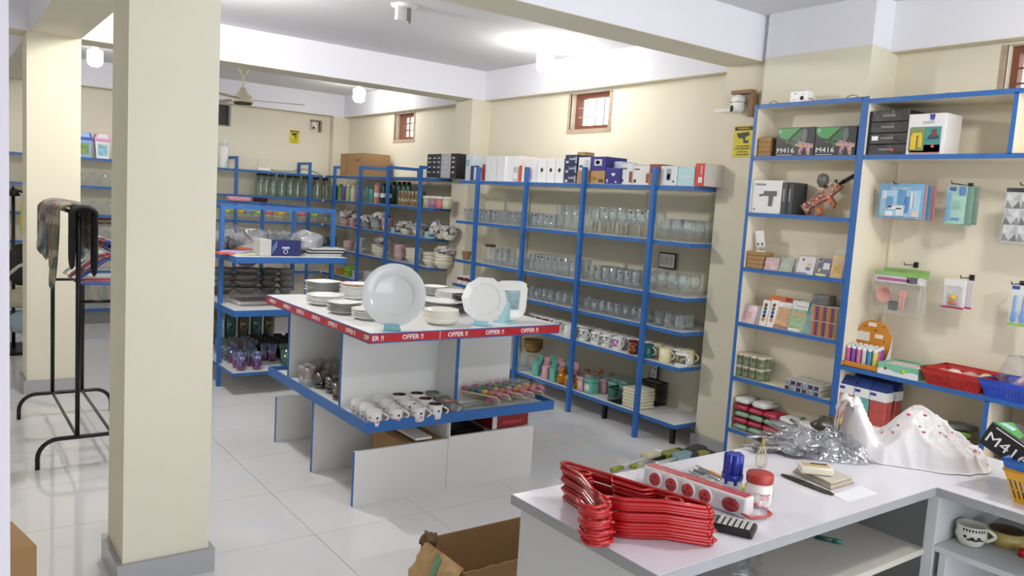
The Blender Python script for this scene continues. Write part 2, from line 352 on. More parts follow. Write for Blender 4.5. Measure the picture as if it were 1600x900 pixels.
# ------------------------------------------------------------------ glass shapes
def shell(name, prof, m, n=16): return M().lathe(prof, n).mesh(name, m)
def tumbler(h, rt, rb, n=16): return M().lathe([(0, .001), (rb*.96, 0), (rb, .004), (rt, h), (rt*.955, h-.001), (rb*.93, .014), (0, .012)], n)
GL = {}
GL['tumbler'] = tumbler(.12, .036, .031).mesh('tumbler', GLASS)
GL['wide'] = tumbler(.1, .04, .034).mesh('wide_tumbler', GLASS)
GL['hiball'] = tumbler(.15, .034, .029).mesh('highball_glass', GLASS)
GL['small'] = tumbler(.085, .034, .029).mesh('small_tumbler', GLASS)
GL['pilsner'] = M().lathe([(0, 0), (.03, 0), (.032, .008), (.024, .03), (.03, .1), (.037, .2), (.0355, .2), (.028, .1), (.02, .035), (0, .03)], 16).mesh('pilsner_glass', GLASS)
GL['goblet'] = M().lathe([(0, .004), (.033, .001), (.034, .004), (.006, .012), (.005, .075), (.02, .09), (.04, .12), (.042, .15), (.036, .2), (.0345, .2), (.04, .15), (.038, .12), (.018, .093), (0, .088)], 18).mesh('goblet', GLASS)
GL['brandy'] = M().lathe([(0, .004), (.033, .001), (.034, .004), (.007, .012), (.006, .035), (.025, .05), (.045, .08), (.046, .1), (.035, .15), (.0335, .15), (.044, .1), (.043, .08), (.022, .052), (0, .046)], 18).mesh('brandy_glass', GLASS)
def hndl(x, z0, z1, w, r, n=6, k=8):
    return [(x+w*math.sin(PI*i/k), 0, z0+(z1-z0)*i/k) for i in range(k+1)], r
m = tumbler(.1, .036, .034); p, r = hndl(.033, .02, .085, .028, .005); m.tube(p, r, 6); GL['glass_mug'] = m.mesh('glass_mug', GLASS)
STICK = {'tumbler': (.0352, .1), 'hiball': (.0336, .128), 'pilsner': (.0362, .182), 'goblet': (.0385, .175), 'wide': (.0392, .082)}
stick_me = M().bb(-.0005, -.006, -.005, .0008, .006, .005).mesh('sticker', mat('dark_sticker', '2a2230', .5))
def glass(kind, nm, label, group, x, y, z, rz=0):
    o = tag(link(nm, GL[kind], None, (x, y, z), (0, 0, rz)), label, 'drinking glass', group)
    if 'front row' in label and kind in STICK and random.random() < .55:
        r_, h_ = STICK[kind]; a_ = math.radians(random.uniform(195, 240)); link('sticker', stick_me, o, (r_*math.cos(a_), r_*math.sin(a_), h_), (0, 0, a_))
    return o
ORD = ['first', 'second', 'third', 'fourth', 'fifth', 'sixth', 'seventh', 'eighth', 'ninth', 'tenth', 'eleventh', 'twelfth']
def rows(kind, nm, label, group, y0, y1, z, pitch, deep, x0=4.145, dx=None):
    n = max(1, int(round((y1-y0)/pitch)))
    for k in range(deep):
        for i in range(n):
            glass(kind, nm, '%s, %s from left in %s row' % (label, ORD[n-1-i], ['front', 'middle' if deep == 3 else 'back', 'back'][k]), group, x0+k*(dx or pitch)+random.uniform(-.006, .006), y0+(i+.5)*(y1-y0)/n+random.uniform(-.006, .006), z, random.uniform(-.5, .5) if kind == 'glass_mug' else 0)
z = ZA[1]+.0135
rows('tumbler', 'tumbler', 'straight tumbler in the far block, second rack shelf', 'far tumblers, second glassware shelf', 5.47, 6.46, z, .088, 3)
rows('tumbler', 'tumbler', 'straight tumbler left of the pilsner glasses', 'tumblers beside the pilsners', 5.1, 5.4, z, .085, 2)
rows('pilsner', 'pilsner_glass', 'tall pilsner glass on the second rack shelf', 'pilsner glasses', 4.7, 5.08, z, .085, 2)
rows('goblet', 'goblet', 'tall stemmed goblet on the second rack shelf', 'tall goblets', 3.98, 4.66, z, .094, 2)
rows('brandy', 'brandy_glass', 'squat brandy glass, near end of second rack shelf', 'brandy glasses', 3.62, 3.93, z, .1, 3)
z = ZA[2]+.0135
rows('hiball', 'highball_glass', 'highball glass, far end of third rack shelf', 'far highballs, third shelf', 5.72, 5.98, z, .08, 2)
rows('small', 'small_tumbler', 'short tumbler left of the third shelf highballs', 'short tumblers, third shelf', 5.45, 5.7, z, .078, 3)
rows('hiball', 'highball_glass', 'highball glass, middle of third rack shelf', 'middle highballs, third shelf', 4.72, 5.4, z, .08, 2)
rows('tumbler', 'tumbler', 'tumbler right of the third shelf highballs', 'near tumblers, third shelf', 4.08, 4.66, z, .083, 3)
rows('brandy', 'brandy_glass', 'round footed glass, near end of third shelf', 'footed glasses, third shelf', 3.62, 4.04, z, .098, 2)
z = ZA[3]+.0135
rows('glass_mug', 'glass_mug', 'small glass mug, far half of fourth shelf', 'far glass mugs, fourth shelf', 4.74, 5.4, z, .09, 2)
rows('wide', 'wide_tumbler', 'wide tumbler, middle of fourth rack shelf', 'wide tumblers, fourth shelf', 3.98, 4.66, z, .09, 2)
rows('glass_mug', 'glass_mug', 'glass mug, near end of fourth rack shelf', 'near glass mugs, fourth shelf', 3.63, 3.92, z, .095, 2)
STK = mat('dark_sticker', '2a2230', .5)
# jar and pot at the far end of the third shelf
t = thing('storage_jar', 'clear storage jar with dark brown lid on the third glassware shelf', 'jar', (4.17, 6.04, ZA[2]+.0135))
obj('jar_body', M().lathe([(0, 0), (.052, 0), (.056, .01), (.056, .12), (.045, .14), (.045, .15)], 18), GLASS, t)
obj('lid', M().lathe([(0, .15), (.05, .15), (.05, .172), (0, .174)], 18), mat('dark_brown_lid', '4a3527', .5), t)
tag(obj('flower_pot', tumbler(.075, .05, .033), mat('brown_pot', '8a6a45', .6), None, (4.15, 6.4, ZA[2]+.0135)), 'small brown tapered pot at the far end of the third glassware shelf', 'pot')
# printed cups and dark cups on the fourth shelf
cup_me = tumbler(.075, .036, .033).mesh('printed_cup', PORC); stripe_me = M().lathe([(.0352, .03), (.0364, .062)], 16).mesh('print_band', mat('red_black_print', '6a2a2a', .5, var=.9, vscale=60))
for k in range(2):
    for i in range(5):
        o = tag(link('printed_cup', cup_me, None, (4.14+.09*k, 6.46-.09*i, ZA[3]+.0135)), 'small white printed cup at the far end of the fourth glassware shelf', 'cup', 'far printed cups')
        link('print_band', stripe_me, o)
dark_me = tumbler(.08, .038, .034).mesh('dark_cup', mat('black_glaze', '1d1b1c', .2))
for k in range(2):
    for i in range(4): tag(link('dark_cup', dark_me, None, (4.14+.09*k, 5.8-.088*i, ZA[3]+.0135)), 'small black glazed cup on the fourth glassware shelf', 'cup', 'black cups')

# ------------------------------------------------------------------ mugs
def mug_meshes(h, r, mt, hm=None, taper=1.):
    body = M().lathe([(0, .002), (r*.9*taper, 0), (r*taper, .006), (r, h), (r*.93, h), (r*.92*taper, .008), (0, .006)], 20).mesh('mug_body', mt)
    p, rr = hndl(r*.96, h*.2, h*.85, r*.8, r*.12); hd = M().tube(p, rr, 7).mesh('handle', hm or mt)
    return body, hd
def band(h, r, mt, z0=.25, z1=.85, a0=-2.4, a1=-.5, taper=1.):
    """a print that wraps part of the mug"""
    return M().grid(lambda u, v: ((r*(taper+(1-taper)*(z0+(z1-z0)*v))+.0006)*math.cos(a0+(a1-a0)*u), (r*(taper+(1-taper)*(z0+(z1-z0)*v))+.0006)*math.sin(a0+(a1-a0)*u), h*(z0+(z1-z0)*v)), 10, 1).mesh('print', mt)
def mug(bm, name, label, group, loc, rz, prints=(), inside=None):
    t = thing(name, label, 'mug', loc, rz, group)
    link('mug_body', bm[0], t); link('handle', bm[1], t)
    for p in prints: link('print', p, t)
    if inside: link('lining', inside, t)
    return t
BM = mug_meshes(.095, .041, PORC)
prn = {k: band(.095, .041, multi('print_'+k, c, vs, .3)) for k, c, vs in (('script', ('e8e8e6', '3a3634', 'e8e8e6', 'e8e8e6', '55504c'), 130), ('pink', ('a0559a', 'c890c0', 'e0d4e0', '7a3f86'), 90), ('orange', ('b85a2a', '5a2020', 'd8a82a', '2a3a6a', '7a1f1a'), 90), ('teal', ('2f6a68', 'd8d8d0', '1f4a4c'), 90), ('rust', ('e8e4dc', 'b0582c', '3f6a4a', 'd8c8b0', '8a3a24'), 80), ('green', ('3f6a4a', 'e0dcd0', 'a83a2a', '28482e', '7a8a6a'), 80))}
BMY = mug_meshes(.095, .041, mat('dark_red_glaze', '7a1f1a', .2), mat('yellow_glaze', 'd9a92a', .2))
BMC = mug_meshes(.1, .045, mat('cream_glaze', 'e6ddb4', .2)); BMT = mug_meshes(.095, .041, mat('teal_glaze', '2f6a68', .2), PORC)
zz = zm(800, 520, .1875); z5 = ZA[4]+.0135
mugs = [(1555, 265, BM, 'green', 'white mug with green leaf print, nearest shelf end,'), (1475, 275, BM, 'green', 'white mug with forest print, second from the near shelf end'), (1370, 280, BM, 'rust', 'white mug with rust red landscape print beside the cream mug'),
        (1245, 245, BMC, 'green', 'cream mug with small green emblem just right of the post'), (1110, 205, BMT, None, 'teal mug with white handle behind the rack post'), (975, 178, BMY, 'orange', 'dark red patterned mug with yellow handle'),
        (850, 140, BM, 'pink', 'white mug with purple pink print'), (765, 115, BM, 'script', 'white mug with large black lettering print'), (668, 92, BM, 'script', 'white mug with black script left of the lettered mug'), (585, 62, BM, 'script', 'white scripted mug touching the second rack post'), (450, 32, BM, None, 'plain white mug next to the offer table corner')]
for a, b, bmx, pr, lab in mugs:
    q = P(*zz(a, b), z=z5)
    mug(bmx, 'mug', lab+' on the fifth rack shelf', 'mugs on the fifth rack shelf', (4.15, q.y if q.y < 5.6 else 5.3, z5), random.uniform(-1.75, -1.35), [prn[pr]] if pr else [])
for i in range(20):
    k = ['script', 'script', 'orange', 'teal', 'rust'][i % 5]
    mug(BM if i % 3 else BMC if i < 6 else BM, 'mug', 'mug in the back row of the fifth rack shelf', 'second row mugs', (4.26, 3.68+.093*i, z5), random.uniform(-1.9, -1.2), [prn[k]])
for i in range(9): mug(BM, 'mug', 'white mug, far end of the fifth rack shelf', 'far white mugs', (4.15, 5.52+.1*i, z5), -1.5, [prn['script']])

# ------------------------------------------------------------------ bottom shelf of the glassware rack
zb = ZA[5]+.0135
def ribbed(r, h): return M().lathe([(0, 0)]+[(r*(1 if k % 2 else .94), h*k/14) for k in range(15)]+[(r*.86, h), (r*.86, .01), (0, .01)], 18)
TEAL = mat('mint_teal_plastic', '67b5a4', .45); PINK = mat('dusty_pink_plastic', 'd8a3b0', .45); GOLD = mat('gold_foil', 'c9892f', .22, metal=.75, bump=.8, bscale=35)
rb = {'mint': ribbed(.036, .11).mesh('ribbed_cup', TEAL), 'pink': ribbed(.036, .105).mesh('ribbed_cup', PINK)}
zz = zm(800, 520, .1875)
for k, (a, b, c) in enumerate(((185, 355, 'mint'), (243, 385, 'pink'), (320, 405, 'mint'))):
    q = P(*zz(a, b), z=zb); tag(link('ribbed_cup', rb[c], None, (max(q.x, 4.14), q.y, zb)), ['mint green ribbed bathroom cup, leftmost in the front row', 'pink ribbed bathroom cup between two mint ones', 'mint green ribbed bathroom cup nearest the gold figures'][k]+' on the bottom shelf', 'cup', 'ribbed bathroom cups')
crd = M().bb(-.003, -.035, 0, .003, .035, .05)
for k, (x, y, c) in enumerate(((4.25, 5.3, 'mint'), (4.25, 5.2, 'pink'), (4.25, 5.1, 'mint'), (4.34, 5.24, 'mint'), (4.34, 5.13, 'pink'), (4.34, 5.02, 'mint'), (4.25, 5.0, 'pink'), (4.34, 4.93, 'pink'))):
    o = tag(link('ribbed_cup', rb[c], None, (x, y, zb)), 'ribbed %s bathroom cup with card, back rows of bottom shelf' % c, 'cup', 'back %s ribbed cups' % c)
    obj('card', crd, TEAL if c == 'mint' else PINK, o, (0, 0, .1))
fig = M().lathe([(0, 0), (.035, .003), (.05, .02), (.057, .045), (.054, .07), (.038, .092), (.02, .1), (.014, .106), (.026, .12), (.03, .132), (0, .128)], 16)
for v in range(len(fig.v)):
    q = Vector(fig.v[v]); n = noise.noise(q*28)*.007; fig.v[v] = tuple(q + Vector((q.x, q.y, 0))*n*14)
fig_me = fig.mesh('gold_piggy_bank', GOLD); 
for k, (a, b) in enumerate(((405, 425), (470, 445), (560, 470))):
    q = P(*zz(a, b), z=zb); tag(link('gold_figure', fig_me, None, (4.16, q.y, zb), (0, 0, k)), ['gold foil wrapped figure beside the mint cups', 'gold foil wrapped figure in the middle of the front row', 'gold foil wrapped figure next to the pink canister'][k]+' on the bottom shelf', 'figure', 'gold figures')
for k, (x, y, dz) in enumerate(((4.3, 4.75, 0), (4.3, 4.62, 0), (4.4, 4.7, .02), (4.4, 4.56, 0))): tag(link('gold_figure', fig_me, None, (x, y, zb), (0, 0, 2+k)), 'gold foil figure heaped at the back of the bottom shelf', 'figure', 'gold figures heaped behind')
can = M().rbox(0, 0, .045, .085, .085, .09, .012).rbox(0, 0, .1, .09, .09, .022, .008); can.bb(-.01, -.05, 0, .06, .05, .006)
lid2 = M().rbox(0, 0, .13, .08, .08, .04, .006)
CF = clear('tinted_box_film', 'e8f4f2', .15, .6, .15)
for k, (a, b, c, nm) in enumerate(((610, 475, PINK, 'pink'), (690, 498, TEAL, 'mint'))):
    q = P(*zz(a, b), z=zb); t = thing('gift_canister', '%s rounded gift canister with clear hood in the front of the bottom shelf' % nm, 'canister', (4.16, q.y, zb)); obj('body', can, c, t); obj('clear_hood', lid2, CF, t)
    obj('badge', M().rbox(-.044, 0, .05, .004, .05, .045, .0015), mat('pale_badge_'+nm, 'e7dfd6', .5), t)
for k, (x, y, c) in enumerate(((4.27, 4.5, PINK), (4.27, 4.38, TEAL), (4.37, 4.46, TEAL), (4.37, 4.34, TEAL), (4.27, 4.27, TEAL))):
    t = thing('gift_canister', '%s gift canister with clear hood, rear of bottom shelf' % ('pink' if c is PINK else 'mint'), 'canister', (x, y, zb), 0, 'rear canisters'); obj('body', can, c, t); obj('clear_hood', lid2, CF, t)
def mesh_basket(name, label, x0, y0, x1, y1, z0, z1, m, pitch=.012, cat='basket'):
    t = thing(name, label, cat, ((x0+x1)/2, (y0+y1)/2, z0)); X, Y, H = (x1-x0)/2, (y1-y0)/2, z1-z0
    obj('base', M().bb(-X, -Y, 0, X, Y, .004), m, t)
    obj('rim', M().bb(-X, -Y, H-.008, -X+.006, Y, H).bb(X-.006, -Y, H-.008, X, Y, H).bb(-X, -Y, H-.008, X, -Y+.006, H).bb(-X, Y-.006, H-.008, X, Y, H), m, t)
    g = M(); n = int(2*Y/pitch)
    for i in range(n+1):
        y = -Y+2*Y*i/n; g.bb(-X, y-.001, 0, -X+.002, y+.001, H); g.bb(X-.002, y-.001, 0, X, y+.001, H)
    n = int(2*X/pitch)
    for i in range(n+1):
        x = -X+2*X*i/n; g.bb(x-.001, -Y, 0, x+.001, -Y+.002, H); g.bb(x-.001, Y-.002, 0, x+.001, Y, H)
    for i in range(1, int(H/pitch)):
        zq = i*pitch; g.bb(-X, -Y, zq-.001, -X+.002, Y, zq+.001).bb(X-.002, -Y, zq-.001, X, Y, zq+.001).bb(-X, -Y, zq-.001, X, -Y+.002, zq+.001).bb(-X, Y-.002, zq-.001, X, Y, zq+.001)
    tag(obj('wire_mesh', g, m, t), kind='stuff'); return t
mesh_basket('wire_mesh_holder', 'black wire mesh pen holder box at the front of the bottom shelf', 4.12, 4.17, 4.3, 4.3, zb, zb+.11, BLACKM)
mesh_basket('wire_mesh_holder', 'black wire mesh holder standing behind the stacked cream packs', 4.34, 4.02, 4.46, 4.2, zb, zb+.17, BLACKM)
pk = M().rbox(0, 0, .0125, .17, .17, .024, .009); CRP = mat('cream_sachet_pack', 'e4ddc0', .4, bump=.3, bscale=30)
for i in range(6): tag(obj('cream_pack', pk, CRP, None, (4.21, 4.07+.004*(i % 2), zb+.024*i), (0, 0, .04*(i % 3-1))), 'flat cream pack, %s in the stack by the rack post' % ['lowest', 'second from bottom', 'third from bottom', 'fourth from bottom', 'second from top', 'topmost'][i], 'pack', 'stacked cream packs')
jr = M().lathe([(0, 0), (.045, 0), (.048, .01), (.048, .1), (.04, .115), (.04, .125)], 16).mesh('glass_jar', GLASS)
for k in range(6): tag(link('glass_jar', jr, None, (4.15+.11*(k % 2), 5.42+.12*(k//2), zb)), 'clear wide glass jar on the bottom shelf behind the offer table edge', 'jar', 'bottom shelf glass jars')
bask = M().lathe([(0, 0), (.06, 0), (.09, .05), (.085, .05), (.055, .006), (0, .006)], 18).mesh('wicker_bowl', mat('golden_wicker', '9a7440', .7, var=.3, vscale=90))
for k in range(3): tag(link('wicker_bowl', bask, None, (4.36, 5.55, zb+.126+.03*k)), 'golden wicker bowl in the nested stack over the glass jars', 'bowl', 'nested wicker bowls')
o = tag(obj('wall_socket', M().rbox(0, 0, 0, .012, .085, .13, .004), mat('dark_socket_rim', '3d3128', .5), None, (4.494, 4.2, .4)), 'white switch plate with dark rim on the wall above the mesh holder', 'socket')
obj('plate', M().rbox(-.007, 0, 0, .006, .066, .11, .002), WHITE, o)
for q in ((-.0105, .015, .02), (-.0105, -.015, .02), (-.0105, 0, .04), (-.0105, 0, -.03)): obj('socket_hole', M().box(*q, .002, .01, .012), BLACK, o)
o = tag(obj('wall_socket', M().rbox(0, 0, 0, .012, .17, .12, .004), mat('dark_socket_rim', '3d3128', .5), None, (4.494, 4.16, 1.25)), 'white double switch plate high on the wall behind the third rack shelf', 'socket')
obj('plate', M().rbox(-.007, 0, 0, .006, .15, .1, .002), WHITE, o)
for q in (-.045, 0, .045): obj('switch', M().rbox(-.0115, q, 0, .004, .03, .06, .001), mat('switch_grey', 'cfcfcf', .4), o)

# ------------------------------------------------------------------ cartons on the top shelf
zt = ZA[0]+.0135; zc = zm(690, 220, .28889)
def carton(name, label, a0, a1, top, col, cat='box', x=4.115, depth=.22, group='cartons on top of the glassware rack', base=None, zbase=None, prints=(), y01=None, mt=None):
    """front face between two pixel columns of the zoomed top shelf, height from the pixel row of its top edge"""
    if y01: yb, ya = y01
    else:
        ya = P(*zc(a0, 225), x=x).y; yb = P(*zc(a1, 225), x=x).y
    z0 = zbase if zbase is not None else zt
    z1 = P(*zc((a0+a1)/2, top), x=x).z if isinstance(top, int) else z0+top
    t = thing(name, label, cat, (x, yb, z0), 0, group); h = z1-z0; wy = ya-yb
    mm = mt or mat('carton_'+col, col, .5, var=.03)
    obj('box_body', M().rbox(depth/2, wy/2, h/2, depth, wy-.003, h, .002, seg=1), mm, t)
    for (u0, v0, u1, v1, c) in prints:      # u from the left as seen, v up
        obj('printed_panel', M().bb(-.0012, wy*(1-u1), h*v0, 0, wy*(1-u0), h*v1), mat('print_ink_'+c, c, .45), t)
    t['h'] = h; return t
carton('carton', 'pale blue grey carton at the far end of the rack top', 125, 165, 75, 'c9d3d8', prints=[(.1, .55, .5, .8, '8fa6b8')])
carton('carton', 'small navy and white carton before the pale blue one', 152, 192, 135, '2c3566', x=4.1, depth=.015, prints=[(.5, .05, .98, .9, 'd8d8de')])
carton('carton', 'slim red and white carton beside the first rack post', 196, 231, 128, 'd9d2d0', prints=[(.6, 0, 1, 1, 'a32a2a'), (.1, .5, .5, .8, '5a5f72')])
for k, (a, b) in enumerate(((233, 256), (257, 292), (294, 337))): carton('carton', ['narrow', 'medium', 'wide'][k]+' plain white carton between the first two rack posts', a, b, 85, 'dcdde0')
carton('carton', 'broad white carton left of the second rack post', 340, 418, 84, 'e3e3e5', x=4.14, depth=.2)
carton('carton', 'small grey carton with white label in front of the broad white one', 383, 411, 140, 'b6b9ba', x=4.11, depth=.028, prints=[(.15, .2, .85, .6, 'e8e8e8')])
carton('carton', 'orange red and white carton at the second rack post', 413, 447, 133, 'c8502e', prints=[(.55, 0, 1, 1, 'e6e2de')])
carton('carton', 'white carton with pink strip behind the second post', 447, 511, 96, 'e4e2e4', prints=[(.3, .1, .6, .5, 'd8b8be')])
for k, (a, b) in enumerate(((513, 563), (564, 609), (610, 656))):
    t = carton('carton', 'white carton with round black finger hole, '+['left', 'middle', 'right'][k]+' of the three', a, b, 96, 'e6e6e6', prints=())
    wy = P(*zc(a, 225), x=4.115).y-P(*zc(b, 225), x=4.115).y
    obj('finger_hole', M().lathe([(0, 0), (.017, 0), (.017, .0015), (0, .0015)], 16, T=Tm((0, wy/2, t['h']*.52), 0, 0, -PI/2)), BLACK, t)
for k in range(3):
    t = carton('carton', 'navy carton with white script, '+['lowest', 'middle', 'topmost'][k]+' of the stack of three', 660, 726, .073, '262f55', zbase=zt+.074*k, prints=[(.1, .1, .3, .35, 'c8ccd8'), (.85, .1, .95, .8, 'aab0c4')])
    text('Lords', .03, mat('print_ink_e8e8ee', 'e8e8ee', .5), t, (-.002, .06, .042))
carton('carton', 'brown carton base below a white printed carton', 728, 797, .1, 'a8855a'); t = carton('carton', 'white printed carton lying on a brown carton', 733, 797, .1, 'dfe0e2', zbase=zt+.1, prints=[(.1, .2, .4, .4, '5c6072'), (.55, .3, .9, .8, 'b8bcc6')])
tag(obj('carton_flap', M().bb(0, 0, 0, .1, .09, .05), KRAFT, None, (4.2, 4.85, zt+.2)), 'open brown carton top showing above the white printed carton', 'box')
t = carton('carton', 'brown printed carton under a navy carton at the third post', 800, 880, .098, 'b08b58', prints=[(.1, .3, .5, .36, '4a3a24'), (.1, .45, .4, .5, '4a3a24'), (.6, .1, .9, .35, '4a3a24')])
t = carton('carton', 'navy carton with white photo label on top of a brown carton', 800, 880, .105, '33307f', zbase=zt+.099, prints=[(.25, .35, .75, .8, 'd4d4de'), (.35, .45, .6, .7, '9a9aaa')])
t = carton('carton', 'pale blue white carton standing behind the navy one', 880, 968, 112, 'c5cbe0', x=4.2, depth=.16)
t = carton('carton', 'navy carton with white emblem right of the third post', 882, 966, 147, '2d2a78', depth=.08, prints=[(.4, .6, .65, .68, 'e0e0ea'), (.45, .5, .6, .6, 'e0e0ea'), (.1, .1, .2, .3, 'c0c0da'), (.65, .1, .75, .18, 'e0e0ea')])
t = carton('carton', 'white glassware carton with amber tumbler print', 966, 1030, 123, 'dcdce0', x=4.13, prints=[(.72, .1, .95, .62, '8a4a2a'), (.1, .72, .5, .8, '6a6a72'), (.1, .12, .25, .25, '444450')])
t = carton('carton', 'wide white glassware carton with amber tumbler print', 1031, 1120, 136, 'e2e1e2', x=4.11, prints=[(.82, .1, .98, .6, '96582f'), (.08, .78, .4, .86, '5a5a62'), (.08, .1, .22, .28, '333338')])
carton('carton', 'brown carton half hidden behind the right rack post', 1118, 1180, .085, 'a5794a'); carton('carton', 'dark red brown carton stacked on a brown one behind the right post', 1118, 1180, 126, '8a4436', zbase=zt+.086)
t = carton('carton', 'white carton with a printed water glass right of the last post', 1180, 1271, 136, 'dfe1e3', prints=[(.36, .25, .64, .85, '9aa4aa'), (.42, .3, .58, .6, '6c767c'), (.75, .15, .85, .25, '444a50')])
carton('carton', 'pale teal carton with faint lettering', 1273, 1364, 141, 'b4d3da', prints=[(.2, .48, .8, .52, 'd8e8ec')])
t = carton('carton', 'red carton with white sticker and grey end, last on the rack top', 1366, 1418, 122, 'c0392f', depth=.27, prints=[(.4, .15, .8, .4, 'e2dcd8'), (.6, .5, .75, .9, 'd8a49c')])
obj('grey_end', M().bb(.002, -.0005, .002, .268, .002, t['h']-.002), mat('carton_cfccca', 'cfccca', .5), t)
# ------------------------------------------------------------------ far crockery rack contents (rack under the barred window)
zq = zm(500, 230, 1/6.)
def yb(a, b=300, x=4.12): return P(*zq(a, b), x=x).y
def bbox(name, label, x0, y0, z0, dx, dy, h, mt, group=None, cat='box', b=.002):
    return tag(obj(name, M().rbox(dx/2, dy/2, h/2, dx, dy, h, b, seg=1), mt, None, (x0, y0, z0)), label, cat, group)
z = ZR[0]+.0135
for k, (ya, yb2, lab, h_) in enumerate(((9.33, 8.66, 'large brown shipping carton with carry slot on top of the far rack', .27),)):
    t = thing('carton', lab, 'box', (4.13, yb2, z), 0); Lc = ya-yb2
    obj('box_body', M().bb(0, 0, 0, .33, Lc, h_), KRAFT, t); obj('tape', M().bb(-.001, Lc*.7, 0, .33, Lc*.73, h_+.001), mat('brown_tape', '8f6c45', .5), t)
    if k == 0: obj('carry_slot', M().bb(-.002, Lc*.2, .18, 0, Lc*.35, .196), BLACK, t)
for k, (a0, a1, c) in enumerate(((972, 1020, '1c1c20'), (1021, 1062, '1c1c20'), (1063, 1100, '26262a'), (1101, 1190, 'aeb0b8'), (1191, 1243, '1c1c20'))):
    ya, yy2 = yb(a0, 290), yb(a1, 290); t = thing('carton', ['black printed carton first on the far rack top', 'black printed carton second on the far rack top', 'dark printed carton beside the silver one', 'silver grey printed carton among black ones', 'black printed carton nearest the pillar on the far rack top'][k], 'box', (4.15, yy2, z), 0, 'black cartons on the far rack')
    obj('box_body', M().rbox(.1, (ya-yy2)/2, .12, .2, ya-yy2-.004, .24, .003, seg=1), mat('carton_'+c, c, .45), t)
    for v in (.05, .1, .15, .19): obj('printed_panel', M().bb(-.0012, (ya-yy2)*.25, v, 0, (ya-yy2)*.75, v+.014), mat('print_ink_pale', 'c4c6cc' if k != 3 else '6a6c74', .5), t)
# second shelf: bottles and flasks
z = ZR[1]+.0135
def bottle(name, label, x, y, z, r, h, mt, capm=None, group=None, bandm=None):
    t = thing(name, label, 'bottle', (x, y, z), 0, group)
    obj('bottle_body', M().lathe([(0, 0), (r, 0), (r, h*.8), (r*.85, h*.86), (r*.6, h*.88), (0, h*.88)], 14), mt, t)
    obj('cap', M().lathe([(0, h*.86), (r*.7, h*.86), (r*.7, h), (0, h)], 14), capm or mt, t)
    if bandm: obj('label_band', M().lathe([(r*1.01, h*.3), (r*1.01, h*.5)], 14), bandm, t)
    return t
for k, (a, h, c, cc, nm) in enumerate(((115, .2, '3f6fae', '3f6fae', 'blue flask'), (170, .2, '6a9a4a', '6a9a4a', 'green flask'), (208, .2, '7a4fa0', 'e0d8e8', 'purple and white flask'), (245, .2, 'a9c48a', 'e8e8dc', 'pale green flask'), (290, .19, 'e4dcc4', 'e4dcc4', 'cream flask'), (340, .19, '8a6a94', 'd8d0dc', 'mauve flask'),
                                       (425, .19, '4a8a86', '4a8a86', 'teal bottle'), (462, .19, '5a9a92', '3f7a76', 'pale teal bottle'), (510, .24, 'cf8f86', 'b87a70', 'tall pink flask with white band'), (570, .235, '22404a', '1a2a32', 'dark petrol flask with white band'), (618, .235, '33343c', '8a2a3a', 'charcoal flask with red and white band'))):
    bottle('drink_bottle', nm+' on the second shelf of the far crockery rack', 4.15, yb(a, 520), z, .036, h, mat('flask_'+c, c, .35), mat('flaskcap_'+cc, cc, .4), 'flasks on the far crockery rack', WHITE if 'band' in nm else None)
for k in range(4): bottle('drink_bottle', 'dark green black capped bottle behind the amber glasses', 4.3, yb(690+45*k, 540, 4.3), z, .032, .26, mat('flask_green', '3d6a5c', .3), BLACK, 'dark capped bottles')
amb = tumbler(.16, .042, .036).mesh('amber_glass', clear('amber_green_glass', 'a8852c', .1, .5, .05, body=.45))
for k in range(7): tag(link('amber_glass', amb, None, (4.15, yb(735+32*k, 575), z)), 'amber to green tumbler in the row on the second far shelf', 'drinking glass', 'amber tumblers')
for k in range(4):
    t = thing('food_jar', 'pink printed jar with cream lid, second far rack shelf' if k in (1, 2) else 'cream lidded jar with dark print on the second far shelf, '+('first' if k == 0 else 'last')+' of four', 'jar', (4.15, yb(985+60*k, 590), z), 0, 'lidded jars on the far rack')
    obj('jar_body', M().lathe([(0, 0), (.05, 0), (.052, .09), (0, .09)], 16), mat('jar_print%d' % k, ['b8b4a0', 'a878a0', 'd87a86', 'c9c8a8'][k], .4, var=.4, vscale=50), t); obj('lid', M().lathe([(0, .09), (.055, .09), (.055, .115), (0, .118)], 16), mat('cream_lid', 'e0dac4', .4), t)
# wrapped plates and bowl stacks
def bowl_me(r, h, mt, nm='bowl'): return M().lathe([(0, 0), (r*.5, 0), (r*.55, .006), (r*.85, h*.55), (r, h), (r*.96, h), (r*.8, h*.55), (0, .01)], 18).mesh(nm, mt)
CRB = mat('cream_crockery', 'e2dcc9', .2); GRB = mat('grey_patterned_crockery', 'a6a6aa', .25, var=.5, vscale=60); PKB = mat('pink_patterned_crockery', 'd3aeb2', .25, var=.3, vscale=60)
bw = {'cream': bowl_me(.075, .06, CRB), 'grey': bowl_me(.075, .06, GRB), 'pink': bowl_me(.07, .06, PKB), 'wide': bowl_me(.1, .075, CRB), 'white': bowl_me(.06, .06, PORC)}
def stack(kind, n, x, y, z, step, label, grp, cat='bowl', nm='bowl'):
    for i in range(n): tag(link(nm, bw[kind], None, (x+random.uniform(-.003, .003), y+random.uniform(-.003, .003), z+step*i), (0, 0, random.uniform(0, 3))), label, cat, grp)
PAPER = multi('crumpled_newsprint', ('c8c4c0', '8f8b89', 'dcd8d4', '4a4644', 'b4b0ae', 'd0ccc8'), 26, .8)
